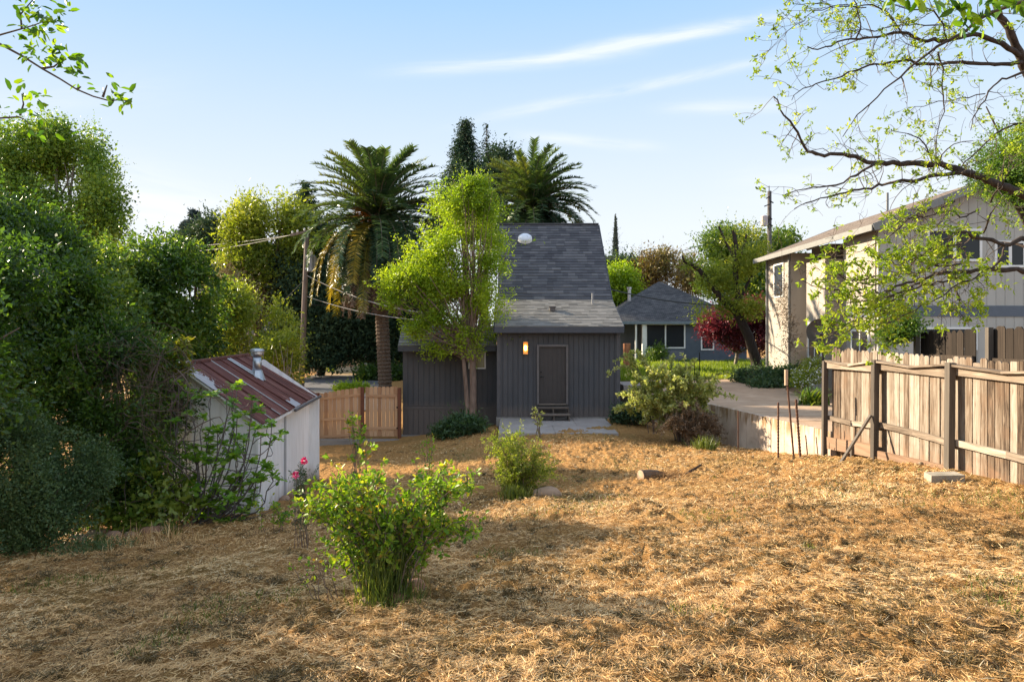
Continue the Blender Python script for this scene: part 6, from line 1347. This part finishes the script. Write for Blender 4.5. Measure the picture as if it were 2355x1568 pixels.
bush('small_green_bush', gp(1505, 49.5, UP_Z), 'small green bush under the big window of the blue house', LM_MID, [BL(1512, 812, 49.4, 20, 20, .6), BL(1500, 822, 49.4, 12, 14, .5)], 260, 9, .16, .4, .14, 105, 5, .03, zmin=UP_Z)
for i, (x, yt) in enumerate(((1494, 800), (1596, 796), (1608, 780))):
    q = P(x, 868, 30.5); zt = P(x, yt + 30, 30.5)[2]; b = MB(); b.tube([(q[0], 30.5, UP_Z - .5), (q[0], 30.5, zt)], .02, 5); tag(b.build('wire_fence_post', bpy.data.materials['black_metal']), ['thin dark post at the lawn edge, leftmost', 'thin dark post at the lawn edge, middle one', 'thin dark post at the lawn edge, rightmost'][i], 'post', 'thin posts at the lawn edge')

# --- feathery bush 2 and saplings
LM_FEA = leafmat('leaf_feathery', [(.08, .13, .02), (.17, .25, .035), (.30, .36, .06), (.45, .45, .10)], .5)
tips = [(x, y) for x, y in [(1135, 1030), (1150, 1010), (1165, 1005), (1180, 1000), (1200, 1010), (1215, 1030), (1230, 1050), (1250, 1060), (1240, 1085), (1260, 1100), (1225, 1100), (1150, 1060), (1135, 1080), (1150, 1100), (1190, 1040), (1205, 1070), (1170, 1070), (1245, 1035), (1185, 1090), (1210, 1110), (1160, 1120), (1275, 1045), (1130, 1010), (1265, 1075)]]
cane_shrub('feathery_bush', gp(1193, 12.4), 'feathery light green bush in mid-yard with a brown rock at its right', tips * 2, 12.4, 111, LM_FEA, .055, .25, 78, .008, .15, sub=6, start=.15, subl=.2, tm=T_DIA)
tuft('grass_tuft', 1190, 12.1, 'yellow-green grass growing round the foot of the feathery bush', 500, .30, .14, M_GRASS, 12, w=.009, flop=.4)
q = gp(1240, 20.2)
cane_shrub('sapling', (q[0], q[1], PZ - .3), 'tiny lone sapling standing at the front edge of the patio', [(1228, 937), (1240, 950), (1236, 962), (1246, 958), (1224, 944)], 20.2, 112, LM_MANZ, .09, .55, 12, .014, .0, sub=1, start=.6, cat='sapling', dj=.02, subl=.12)
# rose bush foreground
LM_ROSE = leafmat('leaf_rose', [(.05, .13, .012), (.10, .22, .018), (.18, .33, .03), (.26, .40, .04), (.36, .42, .05), (.52, .30, .06)], .5, (1.25, 1.15, .35), .42, .35)
rb = gp(893, 5.95)
rt = [(690, 1095), (700, 1065), (735, 1060), (760, 1035), (790, 1030), (820, 1050), (850, 1045), (870, 1060), (840, 1080), (740, 1110), (720, 1150), (760, 1160), (800, 1120), (830, 1150), (870, 1130), (900, 1110), (930, 1120), (800, 1190), (850, 1200), (890, 1170), (770, 1230), (740, 1200), (910, 1150), (700, 1130), (780, 1080), (980, 1080), (1000, 1060), (1020, 1050), (1045, 1060), (990, 1110), (1020, 1120), (1040, 1100), (1070, 1060), (1085, 1040), (1100, 1050), (1050, 1140), (1010, 1160), (1060, 1170), (1025, 1010), (830, 990), (810, 1100), (860, 1230), (755, 1265), (965, 1040), (975, 1140), (1100, 1180), (1080, 1200)]
rt = [(x, y + (55 if y < 1150 else 25)) for x, y in rt]
rose, rends = cane_shrub('rose_bush', rb, 'big sprawling rose bush with yellow-green and orange leaves in the foreground', rt + rt[::2], 5.95, 121, LM_ROSE, .05, .58, 24, .0075, .12, sub=7, start=.62, subl=.16, dj=.34)
lv = Leaves(); rng = np.random.default_rng(5)
for (x, y) in ((700, 1059), (680, 1092)):
    q = P(x, y, 5.9); n = 26; D = rdir(n, rng); lv.add(T_OVAL, np.repeat(q[None], n, 0) + D * .008, D, rdir(n, rng), .028, .024, rng.random(n))
lv.build('blooms', leafmat('petal_magenta', [(.45, .02, .10), (.7, .06, .2), (.8, .2, .35)], .3, (1, .8, .9)), rose)
tuft('grass_tuft', 888, 5.9, 'tall green grass growing up through the base of the rose bush', 620, .68, .09, M_GRASS, 13, w=.006, flop=.2)
tuft('grass_tuft', 905, 5.75, 'shorter yellowing grass at the front of the rose bush base', 300, .26, .13, M_GRASS, 14, w=.005, flop=.7)
cane_shrub('rose_cane', gp(745, 5.9), 'lone thin bare rose cane with a few leaves left of the rose bush', [(700, 1290), (715, 1282), (668, 1318), (722, 1300), (740, 1275), (750, 1262)], 5.9, 122, LM_ROSE, .035, .7, 7, .005, .05, sub=2, start=.8, dj=.05, subl=.07, cat='plant')
cane_shrub('rose_cane', gp(828, 9.0), 'tall thin rose shoot with sparse leaves in front of the cedar gate', [(795, 945), (805, 950), (790, 960), (815, 955), (822, 985), (832, 1000), (836, 980)], 9.0, 123, LM_ROSE, .06, .6, 14, .007, .1, sub=2, start=.72, dj=.1, subl=.1, cat='plant')
cane_shrub('rose_cane', gp(985, 9.5), 'second thin rose shoot with a pink bud in front of the charcoal wall', [(985, 1000), (970, 1020), (1000, 1010), (990, 1030)], 9.5, 124, LM_ROSE, .05, .6, 12, .006, .1, sub=2, start=.6, dj=.1, subl=.1, cat='plant')
cane_shrub('rose_cane', gp(640, 10.5), 'low rose shoot with yellow leaves by the near corner of the shed', [(612, 1160), (640, 1165), (655, 1180), (670, 1172), (630, 1158), (662, 1190)], 10.5, 125, LM_ROSE, .05, .65, 16, .006, .1, sub=3, start=.3, dj=.2, subl=.15, cat='plant')
cane_shrub('silver_sage', gp(700, 9.0), 'wispy grey-green sage stems behind the pink roses at the shed corner', [(690, 1080), (700, 1070), (683, 1095), (710, 1090), (678, 1110), (705, 1110)] * 2, 9.0, 126, LM_BLUE, .04, .2, 40, .004, .1, sub=3, start=.2, dj=.15, subl=.12, cat='plant')
# scattered sticks
for i, (x0, y0, x1, y1, d, lab) in enumerate(((40, 1362, 150, 1357, 7.0, 'dark dead stick on the ground at the lower left edge'), (375, 1310, 445, 1318, 7.7, 'thin straight stick lying in the shade left of the rose bush'), (560, 1248, 585, 1225, 8.9, 'small twig lying in the shade below the shed'))):
    a = P(x0, y0, d); e = P(x1, y1, d); a[2] = g(a[0], d) + .04; e[2] = g(e[0], d) + .05; b = MB(); b.tube(curve(a, e, (0, .05, -.0), 6, RNG, .01), .008, 5); tag(b.build('fallen_stick', M_BARKD), lab, 'stick', 'dead sticks on the ground')

# ------------------------------------------------------------------ overhanging tree (trunk outside the frame, right)
LM_WAL = leafmat('leaf_spring', [(.10, .17, .02), (.22, .34, .03), (.38, .48, .05), (.55, .58, .10)], .55, (1.15, 1.15, .35))
ot = thing('overhanging_tree', (8.9, 9.2, UP_Z), 'spreading tree with dark crooked branches and lime leaf tufts overhanging the fence', 'tree')
rng = np.random.default_rng(131)
def D1(pts, off=(1727, 0), k=.3003): return [(off[0] + a * k, off[1] + c * k) for a, c in pts]
LB = []   # (points, r0, r1, depth0, depth1, twig density)
TR = np.array([8.9, 9.2, 0])
LB.append((D1([(2700, 1720), (2350, 1600), (2091, 1500), (1850, 1400), (1700, 1330), (1540, 1290), (1390, 1255), (1030, 1250), (880, 1245), (760, 1190), (660, 1175), (560, 1190), (440, 1180), (380, 1060), (320, 970), (270, 900), (220, 800), (170, 740)]), .085, .008, 9.1, 8.0, 1.0))
LB.append((D1([(960, 1248), (780, 1350), (650, 1415), (460, 1440), (240, 1500)]), .022, .004, 8.3, 8.1, 1.0))
LB.append((D1([(1700, 1330), (1400, 1340), (1300, 1375), (1130, 1400), (1000, 1415), (880, 1450), (740, 1470), (600, 1500), (420, 1560), (330, 1600)]), .035, .005, 8.7, 8.0, 1.0))
LB.append((D1([(2700, 1500), (2400, 1050), (2200, 720), (2091, 530), (2040, 410), (1980, 270), (1910, 130), (1860, 20), (1830, -60)]), .10, .04, 9.0, 8.2, .3))
LB.append((D1([(2050, 430), (1960, 370), (1840, 310), (1760, 280), (1650, 265), (1480, 325), (1330, 320), (1150, 250), (1010, 270), (850, 300), (740, 300), (600, 350), (470, 390), (430, 360)]), .04, .006, 8.5, 7.8, 1.3))
LB.append((D1([(2070, 480), (1960, 485), (1700, 485), (1560, 480), (1400, 495), (1290, 490), (1210, 470), (1050, 485), (900, 500), (760, 550), (620, 605), (490, 640), (400, 680), (330, 720), (310, 770)]), .032, .004, 8.6, 7.9, 1.3))
LB.append((D1([(2250, -60), (2091, -20), (2000, 30), (1850, 90), (1740, 160), (1640, 240), (1500, 320), (1380, 400), (1250, 490), (1100, 620), (960, 730), (840, 850), (780, 930), (700, 1050)]), .03, .004, 7.6, 7.6, .8))
LB.append((D1([(1430, 400), (1470, 560), (1480, 700), (1480, 850), (1430, 1000), (1410, 1190)]), .014, .003, 7.9, 8.0, 1.6))
LB.append((D1([(2110, 545), (1900, 620), (1800, 720), (1750, 830), (1690, 910), (1680, 1000)]), .02, .004, 8.6, 8.1, .9))
LB.append((D1([(1790, 720), (1500, 770), (1330, 810), (1220, 850)]), .01, .003, 8.2, 8.0, 1.0))
LB.append((D1([(1390, 1250), (1330, 1090), (1190, 1020), (1070, 1000)]), .014, .003, 8.4, 8.2, 1.2))
LB.append((D1([(800, 300), (850, 200), (820, 80), (770, -20)]), .012, .006, 8, 8, 1.5)); LB.append((D1([(1150, 250), (1050, 100), (900, 40), (700, 60), (520, 30), (330, 30)]), .014, .003, 8.2, 7.9, 1.9))
LB.append((D1([(1500, 320), (1480, 200), (1150, 190), (950, 240), (800, 230), (560, 260)]), .012, .003, 8.0, 7.9, 1.5)); LB.append((D1([(1480, 200), (1400, 80), (1150, 60), (900, -20)]), .012, .004, 8.0, 7.9, 1.6)); LB.append((D1([(880, 60), (640, 40), (460, 90), (380, 170), (280, 240), (250, 290)]), .008, .003, 7.9, 7.8, 1.8))
LB.append((D1([(1580, 1320), (1700, 1180), (1900, 1000), (2100, 930), (2400, 700)]), .008, .02, 8.6, 9.0, 1.4)); LB.append((D1([(1440, 1250), (1460, 1180), (1550, 1100), (1700, 1080)]), .012, .004, 8.5, 8.3, 1.2))
o2 = (1727, 314); k2 = .2669
LB.append((D1([(3000, 700), (2700, 820), (2353, 890), (2200, 930), (2120, 920), (1900, 860), (1800, 820), (1700, 850)], o2, k2), .055, .016, 9.0, 8.3, .6))
LB.append((D1([(3000, 1250), (2353, 1160), (2140, 1145), (1960, 1150), (1650, 1180), (1550, 1200), (1300, 1280), (1150, 1330)], o2, k2), .055, .012, 9.0, 8.2, .8))
for pts in ([(2200, 930), (2150, 1060), (2060, 1140), (1900, 1220), (1750, 1300), (1550, 1420), (1400, 1500), (1200, 1600), (1000, 1690)], [(1800, 820), (1650, 900), (1500, 1010), (1350, 1130), (1150, 1250), (1000, 1300), (850, 1230), (700, 1200), (600, 1240)], [(1850, 850), (1750, 930), (1600, 960), (1400, 1060), (1250, 1110), (1100, 1030)], [(1900, 1160), (1700, 1250), (1500, 1280), (1250, 1350), (1000, 1420), (800, 1440), (650, 1420)],
            [(1550, 1200), (1350, 1330), (1150, 1450), (950, 1550), (800, 1640), (700, 1700), (560, 1790)], [(1250, 1250), (1100, 1180), (950, 1250), (800, 1230), (700, 1100), (740, 980), (860, 860)], [(1000, 1300), (850, 1350), (700, 1320), (560, 1300), (440, 1240)], [(2060, 570), (2130, 450), (2200, 350), (2300, 200)], [(2000, 830), (2050, 680), (2150, 540), (2220, 480)], [(1400, 1500), (1200, 1500), (1000, 1500), (850, 1560), (760, 1500)],
            [(1750, 1300), (1800, 1420), (1760, 1500), (1830, 1560)], [(1550, 620), (1450, 660), (1300, 760), (1180, 870), (1020, 960), (900, 1000)], [(1750, 560), (1500, 700), (1350, 680), (1250, 760)], [(1950, 640), (1800, 700), (1700, 640), (1600, 760)], [(1850, 950), (1750, 1050), (1600, 1100), (1450, 1180), (1300, 1180)], [(1800, 1100), (1650, 1120), (1500, 1090), (1350, 1000), (1300, 900)], [(1300, 1350), (1150, 1380), (1050, 1330), (900, 1400)], [(1200, 1600), (1050, 1600), (900, 1640), (760, 1720), (640, 1760)]):
    LB.append((D1(pts, o2, k2), .016, .004, 8.7, 8.1, 1.9))
bigb = MB(); tw = MB(); lv = Leaves()
bigb.tube([(8.9, 9.2, UP_Z - .2), (8.8, 9.25, -1.2), (8.6, 9.2, -.2), (8.4, 9.1, .8), (8.1, 9.05, 1.6), P(2354 + 190, 330, 9.0)], [.26, .22, .19, .17, .14, .11], 12)
bigb.tube([(8.6, 9.2, -.3), P(2640, 700, 9.0)], [.12, .07], 9)
def tuft_at(q, sz, n, low=False):
    D = unit(rdir(n, rng) + np.array([0, 0, -.35 if low else .1])); ln = sz * rng.uniform(.6, 1.2, n)
    lv.add(T_OVAL, np.repeat(np.array(q)[None], n, 0) + rng.normal(size=(n, 3)) * sz * .35, D, rdir(n, rng) + (0, 0, .5), ln, ln * .5, np.clip(rng.random() * .4 + rng.random(n) * .6, 0, 1))
for (pts, ra, rb_, da, db, dens) in LB:
    ra *= .78; rb_ *= .9
    n = len(pts); Pp = np.array([P(x, y, da + (db - da) * i / (n - 1)) for i, (x, y) in enumerate(pts)])
    # resample with crooked wobble
    seg = np.linalg.norm(np.diff(Pp, axis=0), axis=1); cum = np.concatenate([[0], np.cumsum(seg)]); m_ = max(6, int(cum[-1] / .09)); s = np.linspace(0, cum[-1], m_)
    R = np.stack([np.interp(s, cum, Pp[:, k]) for k in range(3)], -1); R[1:-1] += rng.normal(size=(m_ - 2, 3)) * .010
    rad = np.linspace(ra, rb_, m_) * rng.uniform(.88, 1.15, m_); bigb.tube(R, rad, 7 if max(ra, rb_) > .02 else 5)
    nt_ = int(cum[-1] * 7.0 * dens)
    for k in range(nt_):
        i = rng.integers(max(1, int(m_ * .12)), m_); a = R[i]; tg = unit((R[min(i + 1, m_ - 1)] - R[i - 1])[None])[0]
        low = a[2] < 1.3
        L_ = rng.uniform(.12, .55) * (1.0 if not low else .8); dirv = unit((tg * rng.uniform(.1, .9) * (1 if rb_ <= ra else -1) + rng.normal(size=3) * (.7, .5, .7))[None])[0]
        e = a + dirv * L_; cv = curve(a, e, rng.normal(size=3) * L_ * .16, 6, rng, .006); r_ = min(rad[i] * .5, .006); tw.tube(cv, np.linspace(r_, .0016, 6), 4, cap=False)
        for j in range(rng.integers(1, 4)):
            a2 = cv[rng.integers(2, 6)]; e2 = a2 + unit((dirv + rng.normal(size=3) * .9)[None])[0] * L_ * rng.uniform(.3, .7); c2 = curve(a2, e2, rng.normal(size=3) * .03, 5); tw.tube(c2, np.linspace(.0028, .0014, 5), 3, cap=False)
            if rng.random() < (.72 if not low else .5): tuft_at(e2, .042 if not low else .06, rng.integers(6, 13), low)
        if rng.random() < (.75 if not low else .56): tuft_at(e, .046 if not low else .066, rng.integers(7, 15), low)
bigb.build('trunk', plain('overhang_bark', (.055, .043, .038), .9, 0, .4, 18, .15), ot, True)
tw.build('twigs', M_TWIG, ot); lv.build('leaves', LM_WAL, ot)
# near big-leaved sprays
LM_BIG = leafmat('leaf_broad', [(.03, .09, .01), (.07, .17, .015), (.14, .27, .02), (.27, .40, .03)], .5, (1.2, 1.2, .25), .35, .4)
def leafy_branch(name, label, paths, d, seed, leaf, wid, nl, r_, droop, clusters):
    rng = np.random.default_rng(seed); b = MB(); lv = Leaves(); t_ = None
    base = P(*paths[0][0], d); t_ = thing(name, base, label, 'branch')
    for pts in paths:
        Q_ = np.array([P(x, y, d) for x, y in pts]); b.tube(Q_, np.linspace(r_, r_ * .4, len(Q_)), 6)
    b.build('twig', M_TWIG, t_)
    for (x, y, n, sx, sy) in clusters:
        C = np.array([P(x + rng.normal() * sx, y + rng.normal() * sy, d + rng.normal() * .05) for k in range(n)]); D = unit(rng.normal(size=(n, 3)) * (.8, .7, .7) + (.25, 0, -droop)); ln = leaf * rng.uniform(.6, 1.15, n)
        lv.add(T_OVAL, C, D, rdir(n, rng) + (0, -.6, .3), ln, ln * wid, np.clip(rng.random(n), 0, 1))
        b2 = None
    lv.build('leaves', LM_BIG, t_)
s1 = .4; dd = 3.2
LBp = lambda l: [(a * .2002, c * .2002) for a, c in l]
oak = thing('oak_tree', (-7.3, 7.6, g(-7.3, 7.6)), 'oak standing just outside the frame, its leafy sprigs reaching in at the upper left', 'tree')
rng = np.random.default_rng(150)
ob = [(np.array([-7.2, 7.5, -.35]), np.array([1.3, 1.8, 1.3])), (np.array([-6.5, 5.6, -.2]), np.array([1.3, 1.1, 1.2])), (np.array([-7.9, 9.3, -.6]), np.array([.9, 1.2, 1.2])), (np.array([-7.6, 10.3, .75]), np.array([.8, .75, .75])), (np.array([-7.9, 9.9, .1]), np.array([.7, .7, .8])), (np.array([-6.6, 6.2, -.6]), np.array([1.1, .9, .9])), (np.array([-6.6, 5.2, 1.6]), np.array([1.0, .8, .7]))]
limbs('trunk', oak, M_BARK, (-7.3, 7.6, g(-7.3, 7.6)), [q[0] for q in ob], .14, rng)
crown('crown', oak, LM_DARK, ob, 7000, 9, .08, .5, .09, 151, shell=.5, gap=.22, gscale=1.4, rough=.4)
def sprig(paths, d, seed, leaf, r_, clusters):
    rng = np.random.default_rng(seed); b = MB(); lv = Leaves()
    for pts in paths: b.tube(np.array([P(x, y, d) for x, y in pts]), np.linspace(r_, r_ * .4, len(pts)), 6)
    tw_ = b.build('branch', M_TWIG, oak)
    for (x, y, n, sx, sy) in clusters:
        c0 = P(x, y, d); C = c0 + rng.normal(size=(n, 3)) * (sx * d / F, .05, sy * d / F); D = unit(rdir(n, rng) + unit(C - c0) * .8); ln = leaf * rng.uniform(.6, 1.2, n)
        lv.add(T_OVAL, C, D, rdir(n, rng) + (0, -.6, .3), ln, ln * .48, np.clip(rng.random(n), 0, 1))
    lv.build('leaves', LM_BIG, tw_)
sprig([LBp([(-300, 300), (0, 510), (260, 650), (480, 790), (690, 910), (880, 1030), (1070, 1110), (1250, 1160), (1380, 1150), (1490, 1165)]), LBp([(480, 790), (620, 770), (700, 700)]), LBp([(880, 1030), (930, 1000)]), LBp([(1180, 1120), (1230, 980)])], 4.6, 141, .07, .006 * 1.4,
    [(x * .2002, y * .2002, n, a, c) for x, y, n, a, c in ((330, 580, 18, 14, 10), (450, 620, 18, 12, 12), (600, 640, 14, 14, 12), (760, 660, 16, 14, 8), (700, 790, 10, 10, 8), (870, 650, 8, 6, 6), (940, 920, 8, 8, 8), (1110, 1000, 2, 2, 2), (1260, 1080, 12, 12, 8), (1400, 1040, 8, 8, 8), (1390, 1220, 9, 8, 6), (650, 560, 4, 5, 5))])
sprig([LBp([(-300, 450), (0, 405), (250, 335), (400, 290), (530, 240)]), LBp([(250, 335), (235, 170), (380, 0)])], 4.6, 142, .07, .005 * 1.4,
    [(x * .2002, y * .2002, n, a, c) for x, y, n, a, c in ((250, 70, 14, 8, 12), (380, 60, 4, 8, 4), (590, 30, 6, 6, 6), (750, 60, 6, 4, 10), (470, 180, 6, 8, 6), (560, 200, 7, 8, 6), (680, 240, 3, 4, 4), (380, 270, 10, 12, 8), (460, 310, 8, 8, 8), (610, 320, 6, 8, 5), (440, 390, 6, 6, 6), (650, 140, 4, 8, 4), (220, 290, 2, 2, 2))])
sprig([LBp([(-300, 1380), (0, 1360), (210, 1345), (270, 1370), (350, 1440)]), LBp([(230, 1330), (270, 1200), (250, 1080)])], 4.6, 143, .07, .005 * 1.4,
    [(x * .2002, y * .2002, n, a, c) for x, y, n, a, c in ((280, 1010, 6, 6, 8), (310, 1100, 5, 6, 6), (230, 1140, 2, 4, 6), (420, 1140, 5, 6, 6), (530, 1120, 2, 3, 3), (350, 1240, 3, 4, 5), (480, 1330, 7, 8, 6), (370, 1380, 4, 5, 5), (20, 1250, 5, 6, 6), (380, 1500, 6, 10, 6), (620, 1490, 6, 12, 5))])
leafy_branch('leafy_branch', 'near spray of large translucent leaves at the top right corner', [D1([(2500, -200), (2091, 10), (1850, 95), (1700, 180)])], 3.6, 144, .085, .45, 0, .012, .8,
    [(1727 + x * .3003, y * .3003, n, a, c) for x, y, n, a, c in ((1600, 20, 8, 14, 8), (1690, 80, 9, 12, 12), (1760, 200, 4, 3, 12), (1620, 200, 4, 3, 10), (1900, 10, 14, 20, 8), (2060, 20, 12, 12, 8), (1440, 0, 5, 12, 4), (1250, -10, 6, 20, 3), (1100, 0, 5, 12, 4), (1780, 60, 6, 8, 8))])
